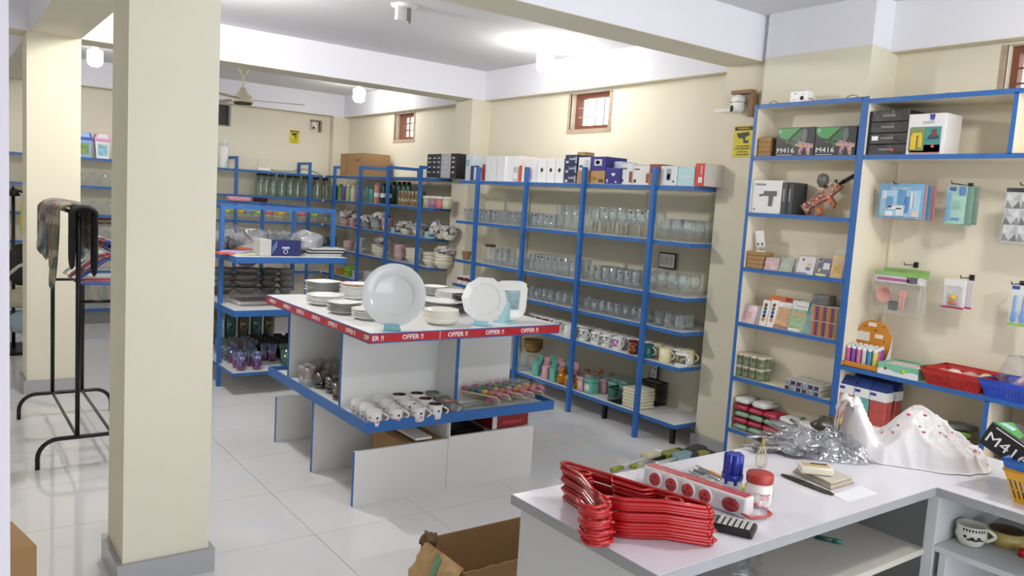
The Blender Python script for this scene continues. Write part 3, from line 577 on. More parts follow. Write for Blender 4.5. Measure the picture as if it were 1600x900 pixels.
def crumple(sx, sy, sz, amp, seed, n=18, sc=9, pw=0):
    def fn(u, v):
        a = 2*PI*u; b = PI*(v-.5); p = Vector((math.cos(a)*math.cos(b), math.sin(a)*math.cos(b), math.sin(b)))
        if pw: p = p*(abs(p.x)**pw+abs(p.y)**pw+abs(p.z)**pw)**(-1/pw)
        d = 1+amp*noise.noise(p*sc*.35+Vector((seed, seed*2, 0)))+amp*.6*noise.noise(p*sc*.9+Vector((0, seed, seed)))
        return (p.x*sx/2*d, p.y*sy/2*d, max(0, sz/2+p.z*sz/2*d))
    return M().grid(fn, n, n//2)
z = ZR[2]+.0135
zp = {k: crumple(.2, .21, .09, .5, k, 26).mesh('paper_wrap', PAPER) for k in range(4)}
spec = [(190, 'pink', 4, 'pink patterned bowl, far end of the third far shelf'), (275, 'pink', 3, 'pink patterned bowl beside the standing blue rimmed plate'), (385, 'grey', 4, 'dark patterned bowl stacked beside the second far post'), (490, 'grey', 5, 'grey patterned bowl in the tall stack on the third far shelf'), (585, 'pink', 5, 'pale pink bowl in the stack left of the third far post')]
for a, k, n, lab in spec: stack(k, n, 4.18, yb(a, 740), z, .024, lab, lab)
for k, a in enumerate((215, 330, 420, 540)):
    tag(link('paper_wrap', zp[k], None, (4.18, yb(a, 740), z+(.1, .08, .08, .12)[k]), (0, 0, 1+k)), ['newsprint over the pink bowls at the far end of the third far shelf', 'newsprint over bowls beside the blue rimmed plate', 'dark newsprint beside the grey bowl stack', 'newsprint on top of the grey bowl stack'][k], 'paper', 'newsprint wraps')
for k, a in enumerate((760, 880, 1090, 1160)):
    y = yb(a, 830); stack('cream', 2, 4.18, y, z, .02, ['cream bowl under newsprint right of the third far post', 'cream bowl under newsprint at the fourth far post', 'cream bowl under newsprint beside the near standing plate', 'cream bowl under newsprint at the near end of the third far shelf'][k], 'bowls under paper %s' % 'abcd'[k])
    tag(link('paper_wrap', zp[k], None, (4.18, y, z+.045), (0, 0, k)), ['crumpled newsprint over bowls right of the third far post', 'crumpled newsprint over bowls left of the fourth far post', 'crumpled newsprint beside the near standing plate', 'crumpled newsprint against the pillar end'][k], 'paper', 'newsprint wraps')
def stand_plate(name, label, x, y, z, r, rim, mt, lean=.25, stand=None, cat='plate'):
    t = thing(name, label, cat, (x, y, z)); T = Tm((.02, 0, r*math.cos(lean)), 0, 0, -PI/2+lean)
    obj('plate_disc', M().lathe([(0, .006), (r*.6, .006), (r*.7, .001), (r, -.012), (r*.99, -.006), (r*.69, .008), (0, .012)], 24, T=T), mt, t)
    if rim: obj('rim_pattern', M().lathe([(r*.72, .0075), (r*.97, -.0035)], 24, T=T @ Matrix.Translation((0, 0, .002))), rim, t)
    if stand: obj('plate_stand', M().bb(-.06, -.035, 0, .05, .035, .012).bb(-.06, -.035, .012, -.05, .035, .06), stand, t)
    return t
LB = mat('pale_blue_plastic', '9fcbd3', .45); RIMB = mat('blue_grey_rim', '6f7690', .4, var=.6, vscale=50); PSK = mat('pink_stand_plastic', 'd08a92', .45)
stand_plate('standing_plate', 'blue rimmed plate on a pink stand on the third far shelf', 4.16, yb(320, 740), z, .09, RIMB, PORC, stand=PSK)
stand_plate('standing_plate', 'dark rimmed plate on a pale blue stand near the pillar on the far rack', 4.15, yb(1020, 850), z, .1, RIMB, PORC, stand=LB)
stand_plate('standing_plate', 'plate turned side on with pale blue stand right of the third far post', 4.15, yb(700, 810), z, .08, mat('black_white_rim', '55535a', .4, var=.8, vscale=40), PORC, stand=LB)
z = ZR[3]+.0135
zr4 = zm(510, 340, .14443)
def y4(a, b): return P(*zr4(a, b), x=4.14).y
for a, b, k, n, st, lab in ((190, 340, 'pink', 4, .02, 'beige pink bowl, far end of the fourth far shelf'), (310, 380, 'white', 6, .022, 'white bowl in the tall narrow stack by the second far post'), (520, 430, 'wide', 3, .03, 'wide white bowl wrapped with paper mid fourth far shelf'), (740, 465, 'pink', 6, .022, 'pink bowl in the tall stack right of the third far post'), (890, 490, 'wide', 4, .028, 'wide white bowl in the flared fourth shelf stack'), (1080, 540, 'wide', 3, .035, 'wide cream bowl at the fourth far post'), (1200, 560, 'wide', 4, .03, 'wide cream bowl at the near end of the fourth far shelf')):
    stack(k, n, 4.2, y4(a, b), z, st, lab, lab)
tag(link('paper_wrap', zp[1], None, (4.2, y4(560, 440), z+.13)), 'newsprint crumpled in the wide bowls mid fourth far shelf', 'paper'); tag(link('paper_wrap', zp[2], None, (4.2, y4(1210, 560), z+.14)), 'white paper crumpled in the last bowl stack by the pillar', 'paper')
z = ZR[4]+.0135
for a, b, c, n, nm in ((125, 600, 'c9962e', 2, 'yellow'), (215, 620, '86b83a', 4, 'lime green'), (300, 650, 'c8c8cc', 3, 'pale grey'), (430, 690, 'cfcfd8', 4, 'white')):
    me = M().rbox(0, 0, .016, .13, .15, .03, .012).mesh('food_tray', mat('plastic_'+nm.replace(' ', '_'), c, .4))
    for i in range(n): tag(link('food_tray', me, None, (4.2, y4(a, b), z+.031*i)), nm+' plastic tray in the stack on the fifth far shelf', 'tray', nm+' trays')
# ------------------------------------------------------------------ back wall rack contents
YJ = YC+.07
z = ZR[1]+.0135; zk = zm(340, 180, 1/6.43)
bt = M().lathe([(0, 0), (.036, 0), (.038, .01), (.038, .17), (.03, .195), (.014, .21), (.013, .25), (.011, .25)], 14).mesh('bottle_glass', clear('bottle_glass', 'dfe9df', .12, .7, .05, body=.06)); st = M().tube([(-.016, 0, .235), (-.018, 0, .26), (0, 0, .275), (.018, 0, .26), (.016, 0, .235)], .004, 6).mesh('swing_clip', mat('clip_steel', '4a4a48', .3, metal=.7)); sp = M().lathe([(0, .25), (.014, .25), (.014, .268), (0, .27)], 10).mesh('stopper', BLACK)
for a in (430, 488, 555, 645, 732, 803, 893, 1000, 1095):
    q = P(*zk(a, 800), y=YJ)
    for dy in (0, .1):
        t = thing('swing_top_bottle', 'clear swing top bottle in the row on the back wall rack', 'bottle', (q.x, YJ+dy, z), 0, 'swing top bottles on the back rack')
        link('bottle_glass', bt, t); link('swing_clip', st, t); link('stopper', sp, t)
z = ZR[2]+.0135; zi = zm(340, 300, 1/7.5)
jb = M().lathe([(0, 0), (.045, 0), (.05, .01), (.05, .065), (.042, .076), (.042, .082)], 14).mesh('jar_body', GLASS); lds = {c: M().lathe([(0, .08), (.05, .08), (.05, .115), (0, .117)], 14).mesh('lid', mat('lid_'+c, c, .4)) for c in ('a4cf5e', 'e6b62e', '6f9aaa', 'e0656a')}
for a, c, nm in ((120, 'a4cf5e', 'green lid, leftmost seen'), (185, 'e6b62e', 'yellow lid, second from left'), (260, 'e6b62e', 'yellow lid, right of the first back post'), (358, '6f9aaa', 'grey blue lid, left of the first island post'), (470, 'a4cf5e', 'green lid, touching the island post'), (605, 'e0656a', 'coral lid, between two island posts'), (733, 'e6b62e', 'yellow lid, between two island posts'), (855, '6f9aaa', 'blue lid, between two island posts'), (985, 'e0656a', 'coral lid, left of the second back post'), (1130, 'a4cf5e', 'green lid, right of the second back post'), (1270, '6f9aaa', 'blue lid, last of the row')):
    q = P(*zi(a, 340), y=YJ); t = thing('lidded_jar', 'small glass jar with '+nm, 'jar', (q.x, YJ, z), 0, 'coloured lid jars on the back rack'); link('jar_body', jb, t); link('lid', lds[c], t)
q = P(*zi(262, 105), y=9.75); tag(obj('lunch_box', M().rbox(0, 0, .022, .22, .12, .042, .016), mat('soft_pink_plastic', 'e39aa0', .4), None, (P(*zi(262, 105), y=8.2).x, 8.237, 1.4585)), 'rounded pink plastic box on the island frame top', 'box')
o = tag(obj('sign_plate', M().bb(-.09, -.004, -.03, .09, .004, .03), mat('red_brown_sign', '7a3424', .5), None, (P(*zi(500, 95), y=10.07).x, 10.07, P(*zi(500, 95), y=10.07).z)), 'small red brown notice plate on the back wall behind the jars', 'sign')
z = ZR[3]+.0135; dj = M().lathe([(0, 0), (.05, 0), (.055, .05), (.045, .1), (.05, .12), (.047, .12), (.04, .1), (0, .01)], 14).mesh('dark_jar', clear('smoky_blue_glass', '6a7a8c', .15, .6, .05, body=.3))
for a in (1080, 1170, 1260, 1350): tag(link('dark_jar', dj, None, (P(*zi(a, 640), y=YJ).x, YJ, z)), 'smoky blue glass jar low on the back rack in the corner', 'jar', 'smoky jars')
# left stretch of the back rack, seen between the columns
def bin_(label, px, c1, c2, c3, decal):
    q = P(px, 244, y=YJ+.02); t = thing('swing_lid_bin', label, 'bin', (q.x, YJ+.06, ZR[0]+.0135))
    obj('bin_body', M().prism([(-.06, 0), (.06, 0), (.075, .19), (-.075, .19)], -.055, .055, 'y'), c1, t)
    obj('lid', M().rbox(0, 0, .2, .17, .13, .028, .008).prism([(-.08, .21), (.08, .21), (.06, .265), (-.06, .265)], -.06, .06, 'y'), c2, t)
    obj('flap', M().prism([(-.055, .216), (.055, .216), (.045, .262), (-.045, .262)], -.063, -.06, 'y'), c3, t)
    obj('picture', M().bb(-.045, -.057, .03, .045, -.055, .15), decal, t)
bin_('light blue swing lid bin with dark blue lid on the back rack', 131, mat('bin_light_blue', '8fb2e6', .4), mat('bin_blue', '3d5fc4', .4), mat('bin_pale_blue', 'a9c4ee', .4), mat('bin_scene_print', '7f9a55', .5, var=.9, vscale=25))
bin_('white swing lid bin with pink lid on the back rack', 160, mat('bin_white', 'e8e4e8', .4), mat('bin_pink', 'e8a8cc', .4), mat('bin_pale', 'f0e6ee', .4), mat('bin_splash_print', '8ac0d0', .5, var=.7, vscale=22))
def round_jar(label, px, py, zz, r, h, grp):
    q = P(px, py, y=YJ+.02); t = thing('glass_jar', label, 'jar', (q.x, YJ+.06, zz), 0, grp)
    obj('jar_body', M().lathe([(0, 0), (r*.85, 0), (r, h*.15), (r, h*.6), (r*.7, h*.78), (r*.68, h*.82)], 18), GLASS, t)
    obj('lid', M().lathe([(r*.74, h*.8), (r*.72, h*.86), (r*.2, h*.9), (r*.16, h*.94), (r*.22, h), (0, h)], 16), GLASS, t)
for px, w_ in ((126, 'left'), (146, 'middle'), (166, 'right')): round_jar('clear domed glass jar, %s of three on the second back shelf' % w_, px, 290, ZR[1]+.0135, .065, .15, 'domed jars'); round_jar('clear round glass jar, %s of three on the third back shelf' % w_, px+2, 336, ZR[2]+.0135, .062, .15, 'round jars')
round_jar('large round glass jar with white motif behind the coloured hangers', 165, 385, ZR[3]+.0135, .11, .2, None); round_jar('tall wide glass jar on the bottom of the back rack', 150, 478, ZR[5]+.0135, .13, .3, None); round_jar('second wide glass jar at the bottom of the back rack beside the column', 174, 478, ZR[5]+.0135, .09, .25, None)
q = P(161, 345, y=10.07); o = tag(obj('sign_plate', M().bb(-.09, -.004, -.035, .09, .004, .035), mat('cream_sign', 'cfc4b4', .5), None, (q.x, 10.07, q.z)), 'small red lettered notice on the back wall over the big jar', 'sign'); obj('red_band', M().bb(-.088, -.006, .008, .088, -.004, .033), mat('sign_red', '8a2a22', .5), o); obj('red_band', M().bb(-.088, -.006, -.033, .088, -.004, -.018), mat('sign_red', '8a2a22', .5), o)
# on top of the back rack
z = ZR[0]+.0135
q = P(350, 245, y=9.85); t = thing('spray_bottle', 'white upright dispenser bottle on the back rack beside the column', 'bottle', (q.x, 9.85, z)); obj('bottle_body', M().lathe([(0, 0), (.05, 0), (.052, .01), (.052, .24), (.03, .27), (0, .27)], 16), WHITE, t); obj('cap', M().lathe([(0, .27), (.028, .27), (.026, .34), (0, .34)], 14), mat('pale_cap', 'dfe4e6', .3), t)
q = P(411, 264, y=9.85); t = thing('wifi_router', 'small white router with antennas on top of the back rack', 'router', (q.x, 9.85, z)); obj('router_body', M().rbox(0, 0, .02, .15, .11, .035, .008), WHITE, t)
for a in (-.05, 0, .05): obj('antenna', M().bb(a-.004, .04, .03, a+.004, .048, .15), mat('grey_antenna', 'd0d0cc', .4), t)
tag(obj('cable', M().tube([(q.x+.08, 9.85, z+.02), (q.x+.2, 9.82, z+.012), (q.x+.36, 9.8, z+.02), (q.x+.5, 9.8, z+.06), (q.x+.62, 9.8, z+.04), (q.x+.72, 9.82, z+.01)], .005, 6), BLACK), 'black cable looping along the back rack top from the router', 'cable')
# ------------------------------------------------------------------ signs and cameras
YEL = mat('sign_yellow', 'd9c81e', .5)
def cctv_sign(label, loc, w_, h, R):
    t = thing('warning_sign', label, 'sign', loc); B = R.to_4x4(); bi = mat('sign_black', '1a1910', .5)
    obj('sign_panel', M().rbox(0, 0, 0, w_, h, .004, .0015, T=B), YEL, t)
    obj('header', M().box(0, h*.41, .0025, w_*.9, h*.12, .001, T=B), bi, t); text('WARNING', h*.1, YEL, t, B @ Vector((0, h*.41, .0035)), R)
    obj('camera_symbol', M().prism([(-.36*w_, .26*h), (.24*w_, .3*h), (.3*w_, .2*h), (.1*w_, .13*h), (.08*w_, .02*h), (.26*w_, .04*h), (.26*w_, -.06*h), (.02*w_, -.06*h), (-.02*w_, .1*h), (-.24*w_, .1*h)], .002, .0032, T=B), bi, t)
    text('YOU ARE UNDER', h*.066, bi, t, B @ Vector((0, -h*.16, .003)), R); text('CCTV SURVEILLANCE', h*.066, bi, t, B @ Vector((0, -h*.24, .003)), R)
    text('and 24/7 audio', h*.066, bi, t, B @ Vector((0, -h*.34, .003)), R); text('Recording enabled', h*.066, bi, t, B @ Vector((0, -h*.42, .003)), R)
cctv_sign('yellow camera surveillance warning sign on the near right pillar', (4.296, 3.405, 2.098), .16, .2, RX)
cctv_sign('yellow camera surveillance warning sign on the back wall', (3.826, 10.096, 2.28), .125, .165, RY)
def cctv(label, loc, B):
    t = thing('security_camera', label, 'security camera', loc)
    wd = mat('bracket_wood', '8a6a4a', .6, var=.15, vscale=40)
    obj('bracket', M().box(.03, .075, .05, .16, .022, .05, T=B).box(.1, -.01, .035, .03, .148, .05, T=B), wd, t)
    obj('camera_body', M().rbox(-.005, .005, .05, .08, .118, .08, .033, T=B, seg=4), WHITE, t); obj('seam', M().rbox(-.005, .012, .05, .081, .003, .081, .001, T=B), mat('camera_seam', '55565a', .5), t)
    obj('lens_dome', M().lathe([(0, .03), (.018, .028), (.026, .016), (.028, 0), (.025, -.015), (0, -.02)], 16, T=B @ Tm((-.015, -.032, .062))), mat('camera_head', 'd8d8d8', .3), t)
    obj('lens', M().lathe([(0, .01), (.014, .006), (.018, 0), (0, 0)], 14, T=B @ Tm((-.022, -.03, .086)) @ Matrix.Diagonal((1, 1.3, 1, 1))), BLACK, t)
cctv('white dome security camera on a wooden bracket on the near right pillar', (4.298, 3.43, 2.33), RX.to_4x4() @ Matrix.Scale(1.0, 4))
cctv('white security camera high on the back wall beside the warning sign', (4.07, 10.098, 2.445), RY.to_4x4() @ Matrix.Scale(.85, 4))
tag(obj('cable_conduit', M().bb(4.284, 3.3, 2.295, 4.299, 3.66, 2.315), WHITE), 'short white cable conduit running behind the pillar camera', 'conduit')
# ------------------------------------------------------------------ blue island stand behind the offer table
isl = thing('island_stand', 'blue steel island stand with white shelves left of the offer table', 'display stand', (0, 0, 0)); r = .016
for x in (1.88, 2.81):
    for y in (6.45, 7.36, 8.24): obj('post', M().bb(x-r, y-r, 0, x+r, y+r, 1.458), BLUE, isl)
    obj('top_rail', M().bb(x-r, 6.45+r, 1.426, x+r, 8.24-r, 1.458), BLUE, isl)
for y in (6.45, 8.24): obj('top_rail', M().bb(1.88+r, y-r, 1.426, 2.81-r, y+r, 1.458), BLUE, isl)
for z, th in ((1.055, .05), (.645, .05), (.175, .025)):
    b = obj('board', M().bb(1.875, 6.06, z-th/2+.004, 2.77, 8.3, z+th/2), WLAM, isl)
    obj('edging', M().bb(1.87, 6.054, z-th/2, 2.775, 6.06, z+th/2-.003).bb(1.87, 6.06, z-th/2, 1.875, 8.3, z+th/2-.003).bb(2.77, 6.06, z-th/2, 2.775, 8.3, z+th/2-.003), BLUE, b)
z1 = 1.081
def q1(a, b): return P(*zi(a, b), z=z1)
PRM = mat('packet_orange_print', 'd8593a', .5, var=.5, vscale=30); CARDP = mat('pale_card_print', 'c8d6a8', .5, var=.4, vscale=30)
flat = M().rbox(0, 0, .006, .14, .18, .012, .003, seg=1)
for k, (a, b, dz, mt, lab) in enumerate(((130, 735, 0, PRM, 'orange red printed packet lying at the island post'), (290, 700, .013, PRM, 'orange red packet lying above the pale card'), (330, 745, 0, CARDP, 'pale green card packet at the front of the island shelf'), (250, 740, .013, mat('lilac_card', 'b9a8d4', .5, var=.3, vscale=30), 'lilac packet in the heap on the island shelf'))):
    q = q1(a, b); tag(obj('flat_packet', flat, mt, None, (q.x, q.y+.1, z1+dz), (0, 0, .3*k)), lab, 'packet', 'packets on the island shelf')
for k, (a, b, sx, sy, sz) in enumerate(((150, 640, .13, .3, .13), (290, 620, .14, .26, .15), (330, 520, .5, .22, .2))):
    q = q1(a, 730); me = crumple(sx, sy, sz, .45, 10+k, 24); t = thing('wrapped_bundle', ['clear film bundle of dark and white goods by the island post', 'clear film bundle of black goods behind the orange packets', 'wide clear plastic bundle at the back of the island shelf'][k], 'bundle', (q.x, q.y+(.34, .36, .66)[k], z1), 0, 'film bundles on the island')
    obj('film', me, FILM, t); obj('goods', crumple(sx*.8, sy*.8, sz*.75, .5, 20+k, 16), [mat('mixed_goods', '6a5f66', .6, var=.9, vscale=30), mat('dark_goods', '3c3a44', .5, var=.9, vscale=25), mat('pale_goods', 'b5b5bd', .5, var=.4, vscale=25)][k], t)
q = q1(800, 752); qa, qb = q1(632, 752), q1(965, 752); t = thing('carton', 'dark navy box with white emblem on the island shelf', 'box', ((qa.x+qb.x)/2, q.y+.06, z1)); W = (qb-qa).length/2
obj('box_body', M().rbox(0, 0, .062, 2*W, .1, .122, .002, seg=1), mat('navy_box', '1e2460', .4), t); obj('emblem', M().lathe([(.014, 0), (.018, 0), (.018, .001), (.014, .001)], 14, T=Tm((0, -.051, .035), 0, PI/2)), WHITE, t); obj('emblem', M().box(0, -.051, .065, .06, .001, .016), mat('print_ink_c8', 'b8bcd8', .5), t)
for k in range(3): obj('light_streak', M().box(-W+.02+.014*k, -.0505, .05+.02*k, .006, .001, .05, T=Tm((0, 0, 0))), mat('pale_blue_ink', '8fb4e0', .5), t)
qa, qb = q1(497, 752), q1(630, 752); tag(obj('carton', M().rbox(0, 0, .065, (qb-qa).length-.004, .16, .128, .003, seg=1), mat('grey_white_carton', 'c4c2be', .6), None, ((qa.x+qb.x)/2, qa.y+.09, z1)), 'plain grey white box left of the navy box on the island', 'box')
foil = M().grid(lambda u, v: ((.08+.13*v)*math.cos(2*PI*u)*(1+.12*math.cos(22*PI*u)*v), (.08+.13*v)*math.sin(2*PI*u)*(1+.12*math.cos(22*PI*u)*v), .02+.15*v**1.3+.012*math.sin(40*PI*u)*v), 66, 5)
q = q1(750, 752); tag(obj('glass_fruit_bowl', foil, clear('cut_glass', 'dfe3e6', .25, .8, .08, body=.15), None, (q.x+.02, q.y+.3, z1)), 'fluted cut glass bowl behind the navy box on the island', 'bowl')
DKP = mat('dark_grey_packet', '3f4046', .4, var=.5, vscale=30)
for k in range(4): q = q1(1000, 700); tag(obj('flat_packet', M().rbox(0, 0, .012, .2, .16, .022, .006, seg=1), DKP, None, (q.x-.02+.012*k, q.y+.3, z1+.023*k), (0, 0, .2*k)), 'dark grey packet in the stack right of the glass bowl, %s' % ['lowest', 'second', 'third', 'topmost'][k], 'packet', 'dark packets')
SLV = mat('silver_wrap', 'b5b5ba', .3, metal=.35, var=.4, vscale=35, bump=.6, bscale=30)
q = q1(1085, 740); tag(obj('wrapped_bundle', crumple(.28, .26, .19, .35, 31, 24), SLV, None, (q.x+.02, q.y+.16, z1)), 'grey striped wrapped bundle right of the navy box', 'bundle')
for k in range(5): q = q1(1270, 745); tag(obj('paper_sheet_pack', M().rbox(0, 0, .006, .3, .2, .011, .004, seg=1), mat('white_pack', 'cfcfcf', .4, var=.25, vscale=40) if k % 2 == 0 else DKP, None, (q.x+.005*k, q.y+.1, z1+.0115*k), (0, 0, -.15+.05*k)), 'thin pack in the flat pile at the island shelf right end, %s' % ['lowest', 'second from bottom', 'middle', 'second from top', 'topmost'][k], 'packet', 'flat pile on the island')
# island middle shelf
z2 = .671; zl = zm(340, 400, .2445)
def q2(a, b, z=z2): return P(*zl(a, b), z=z)
q = q2(200, 325); o = thing('serving_tray', 'wrapped serving tray with dark red pattern on the middle island shelf', 'tray', (q.x+.12, q.y+.22, z2)); obj('tray_body', M().rbox(0, 0, .015, .36, .3, .028, .008, seg=1), mat('tray_white', 'd0cccc', .3), o); obj('picture', M().box(0, 0, .031, .28, .22, .002), mat('dark_red_pattern', '6a3038', .5, var=.9, vscale=30), o); obj('film', crumple(.42, .36, .1, .2, 41, 24), FILM, o)
for k, (a, b, c, s_) in enumerate(((185, 190, '7f7a70', .085), (335, 240, '8a857c', .12), (485, 230, '6f6c65', .085), (600, 200, '8f8b84', .07))):
    q = q2(a, 300); me = bowl_me(s_, .06, mat('clay_'+c, c, .4, var=.4, vscale=20))
    for i in range(4): tag(link('wrapped_bowl', me, None, (q.x, q.y+.62, z2+.055*i)), ['brown grey wrapped bowl, left stack', 'pale grey wrapped bowl, widest stack', 'dark grey wrapped bowl, third stack', 'small grey wrapped bowl, right stack'][k]+' on middle island shelf', 'bowl', 'wrapped bowls %s' % 'abcd'[k])
    tag(obj('film_wrap', crumple(s_*2.0, s_*2.0, .24, .1, 50+k, 20), FILM, None, (q.x, q.y+.62, z2)), ['clear film around the tall left bowl stack on the island', 'clear film around the second bowl stack on the island', 'clear film around the third bowl stack on the island', 'clear film around the right bowl stack on the island'][k], 'film wrap')
q = q2(335, 300); 
for k, c in enumerate(('a58fc0', '6f8a70', 'b3a0c8')): tag(obj('plastic_bowl', bowl_me(.11, .05, mat('bowlcol_'+c, c, .4)), None, None, (q.x, q.y+.62, z2+.245+.03*k)), ['lilac plastic bowl low', 'sage green plastic bowl', 'pale lilac plastic bowl upper'][k]+' in the pile under the upper island board', 'bowl')
q = P(509, 444, y=7.9); tag(obj('food_box', M().rbox(0, 0, .03, .16, .13, .055, .014), mat('violet_plastic', 'a276b4', .4), None, (2.66, 7.9, z2)), 'violet plastic box at the right of the middle island shelf', 'box'); tag(obj('food_box', M().rbox(0, 0, .02, .18, .15, .04, .012), mat('beige_plastic', 'c0a888', .5), None, (2.44, 7.9, z2+.0)), 'beige wrapped box left of the violet box on the island', 'box')
tag(obj('food_box', M().rbox(0, 0, .035, .1, .1, .07, .006), mat('brown_plastic', '6a4a34', .5), None, (1.96, 7.0, z2)), 'small brown box at the left of the middle island shelf', 'box')
# island bottom shelf: two-tone tumblers
z3 = .189
def twotone(name, c0, c1):
    if name in MATS: return MATS[name]
    m_ = clear(name, 'ffffff', .08, .55, .04, body=.3); nt = m_.node_tree
    tc = nt.nodes.new('ShaderNodeTexCoord'); sx = nt.nodes.new('ShaderNodeSeparateXYZ'); nt.links.new(tc.outputs['Object'], sx.inputs[0])
    mr = nt.nodes.new('ShaderNodeMapRange'); mr.inputs[1].default_value = .02; mr.inputs[2].default_value = .12; nt.links.new(sx.outputs[2], mr.inputs[0])
    mc = nt.nodes.new('ShaderNodeMixRGB'); mc.inputs[1].default_value = (*lin(c0), 1); mc.inputs[2].default_value = (*lin(c1), 1); nt.links.new(mr.outputs[0], mc.inputs[0])
    for n in nt.nodes:
        if n.type in ('BSDF_TRANSPARENT', 'BSDF_DIFFUSE'): nt.links.new(mc.outputs[0], n.inputs[0])
    return m_
tt = {'magenta': tumbler(.135, .039, .033).mesh('tumbler', twotone('magenta_blue_glass', 'a03a96', '5a78b4')), 'teal': tumbler(.135, .039, .033).mesh('tumbler', twotone('teal_glass', '1f8a80', '5a8a6a')), 'amber': tumbler(.135, .039, .033).mesh('tumbler', twotone('olive_red_glass', '7a8a3a', '8a5a4a')), 'black': tumbler(.13, .04, .035).mesh('tumbler', mat('black_glass', '17131a', .12))}
for k, (a, b) in enumerate(((155, 735), (258, 728), (95, 685), (130, 718), (225, 705), (355, 675), (200, 675), (310, 670))):
    q = q2(a, b, z3); tag(link('tumbler', tt['magenta'], None, (q.x, q.y+.03, z3)), ['magenta to blue tumbler at the front left of the bottom island shelf', 'magenta to blue tumbler at the front middle of the bottom island shelf'][k] if k < 2 else 'magenta to blue tumbler in the rows behind the two front ones', 'drinking glass', 'magenta blue tumblers')
for a, b in ((35, 650), (75, 670), (440, 715), (430, 670)): q = q2(a, b, z3); tag(link('tumbler', tt['teal'], None, (q.x, q.y+.03, z3)), 'teal green tumbler at the edges of the bottom island shelf', 'drinking glass', 'teal tumblers')
for i in range(3):
    for j in range(3): tag(link('tumbler', tt['amber' if (i+j) % 2 else 'magenta'], None, (1.99+.11*i, 6.62+.1*j, z3)), 'olive red tumbler in the back rows of the bottom island shelf' if (i+j) % 2 else 'magenta to blue tumbler in the rows behind the two front ones', 'drinking glass', 'back row tumblers' if (i+j) % 2 else 'magenta blue tumblers')
for i in range(4):
    for j in range(5): tag(link('tumbler', tt['black'], None, (2.3+.11*i, 6.5+.1*j, z3)), 'black tumbler on the bottom island shelf', 'drinking glass', 'black tumblers on the island')
for k in range(6): tag(link('tall_vase', M().lathe([(0, 0), (.05, 0), (.05, .3), (.047, .3), (.047, .01), (0, .01)], 16).mesh('tall_vase', twotone('vase_glass_%d' % (k % 2), '1f8a86', '9a8a4a' if k % 2 else '2f9a9a')), None, (1.98+.12*k, 7.3, z3)), 'tall teal coloured glass vase at the back of the bottom island shelf', 'vase', 'tall coloured vases')
tag(obj('carton', M().rbox(0, 0, .14, .35, .2, .28, .003, seg=1), WLAM, None, (2.55, 7.8, z3)), 'plain white carton deep on the bottom island shelf', 'box')
# ------------------------------------------------------------------ offer table
TW = mat('white_melamine', 'e4e4e3', .35, var=.02, vscale=5); REDT = mat('red_offer_tape', 'b3202a', .35); INKW = mat('white_ink', 'f0ecec', .5)
X0, X1, Y0, Y1, TZ = 1.757, 2.965, 3.54, 5.03, .925
tb = thing('offer_table', 'white display table with blue edges and red offer tape in the middle of the shop', 'display table', (0, 0, 0))
top = obj('table_top', M().bb(X0+.004, Y0+.004, .873, X1-.004, Y1-.004, TZ), TW, tb)
obj('edging', M().bb(X0, Y0, .871, X1, Y0+.004, TZ-.002).bb(X0, Y1-.004, .871, X1, Y1, TZ-.002).bb(X0, Y0+.004, .871, X0+.004, Y1-.004, TZ-.002).bb(X1-.004, Y0+.004, .871, X1, Y1-.004, TZ-.002), BLUE, top)
obj('red_tape', M().bb(X0-.001, Y0-.001, .877, X1, Y0, .918).bb(X0-.001, Y0, .877, X0, Y1, .918), REDT, top)
ze = zm(400, 400, .3125)
for a in (785, 1009, 1193, 1366, 1520):
    x = P(*ze(a, 400), y=Y0).x
    if x < X1-.02: text('OFFER !!', .034, INKW, top, (min(x, X1-.062), Y0-.0012, .897), RY, bold=.0006)
text('ER !!', .034, INKW, top, (X0+.045, Y0-.0012, .897), RY, bold=.0006); text('OFF', .034, INKW, top, (X0-.0012, Y0+.035, .897), RX, bold=.0006)
obj('tape_joint', M().bb(P(*ze(920, 398), y=Y0).x-.0015, Y0-.0016, .878, P(*ze(920, 398), y=Y0).x+.0015, Y0-.001, .917), INKW, top)
for a, b in ((85, 213), (155, 245), (222, 275), (300, 308), (383, 342), (473, 377)):
    y = P(*ze(a, b), x=X0).y; text('OFFER !!', .032, INKW, top, (X0-.0012, y, .897), RX, bold=.0005)
tr = obj('tray_board', M().bb(X0+.01, Y0+.01, .422, X1-.01, 4.96, .444), TW, tb)
obj('edging', M().bb(X0, Y0, .418, X1, Y0+.012, .472).bb(X0, 4.95, .418, X1, 4.962, .472).bb(X0, Y0+.012, .418, X0+.012, 4.95, .472).bb(X1-.012, Y0+.012, .418, X1, 4.95, .472), BLUE, tr)
def panel(x0, y0, x1, y1, z0, z1, edges=()):
    o = obj('panel', M().bb(x0, y0, z0, x1, y1, z1), TW, tb)
    for e in edges:
        m = M()
        if e == 'x0': m.bb(x0-.003, y0-.001, z0, x0, y1+.001, z1)
        if e == 'x1': m.bb(x1, y0-.001, z0, x1+.003, y1+.001, z1)
        if e == 'y0': m.bb(x0-.001, y0-.003, z0, x1+.001, y0, z1)
        obj('edging', m, BLUE, o)
panel(1.803, 3.95, 2.93, 3.968, .444, .873, ('x0',)); panel(1.806, 4.73, 2.93, 4.748, .444, .873, ('x0',)); panel(2.405, 3.755, 2.423, 3.95, .444, .873, ('y0',)); panel(2.36, 3.968, 2.378, 4.73, .444, .873)
XS = P(697, 765, z=0).x
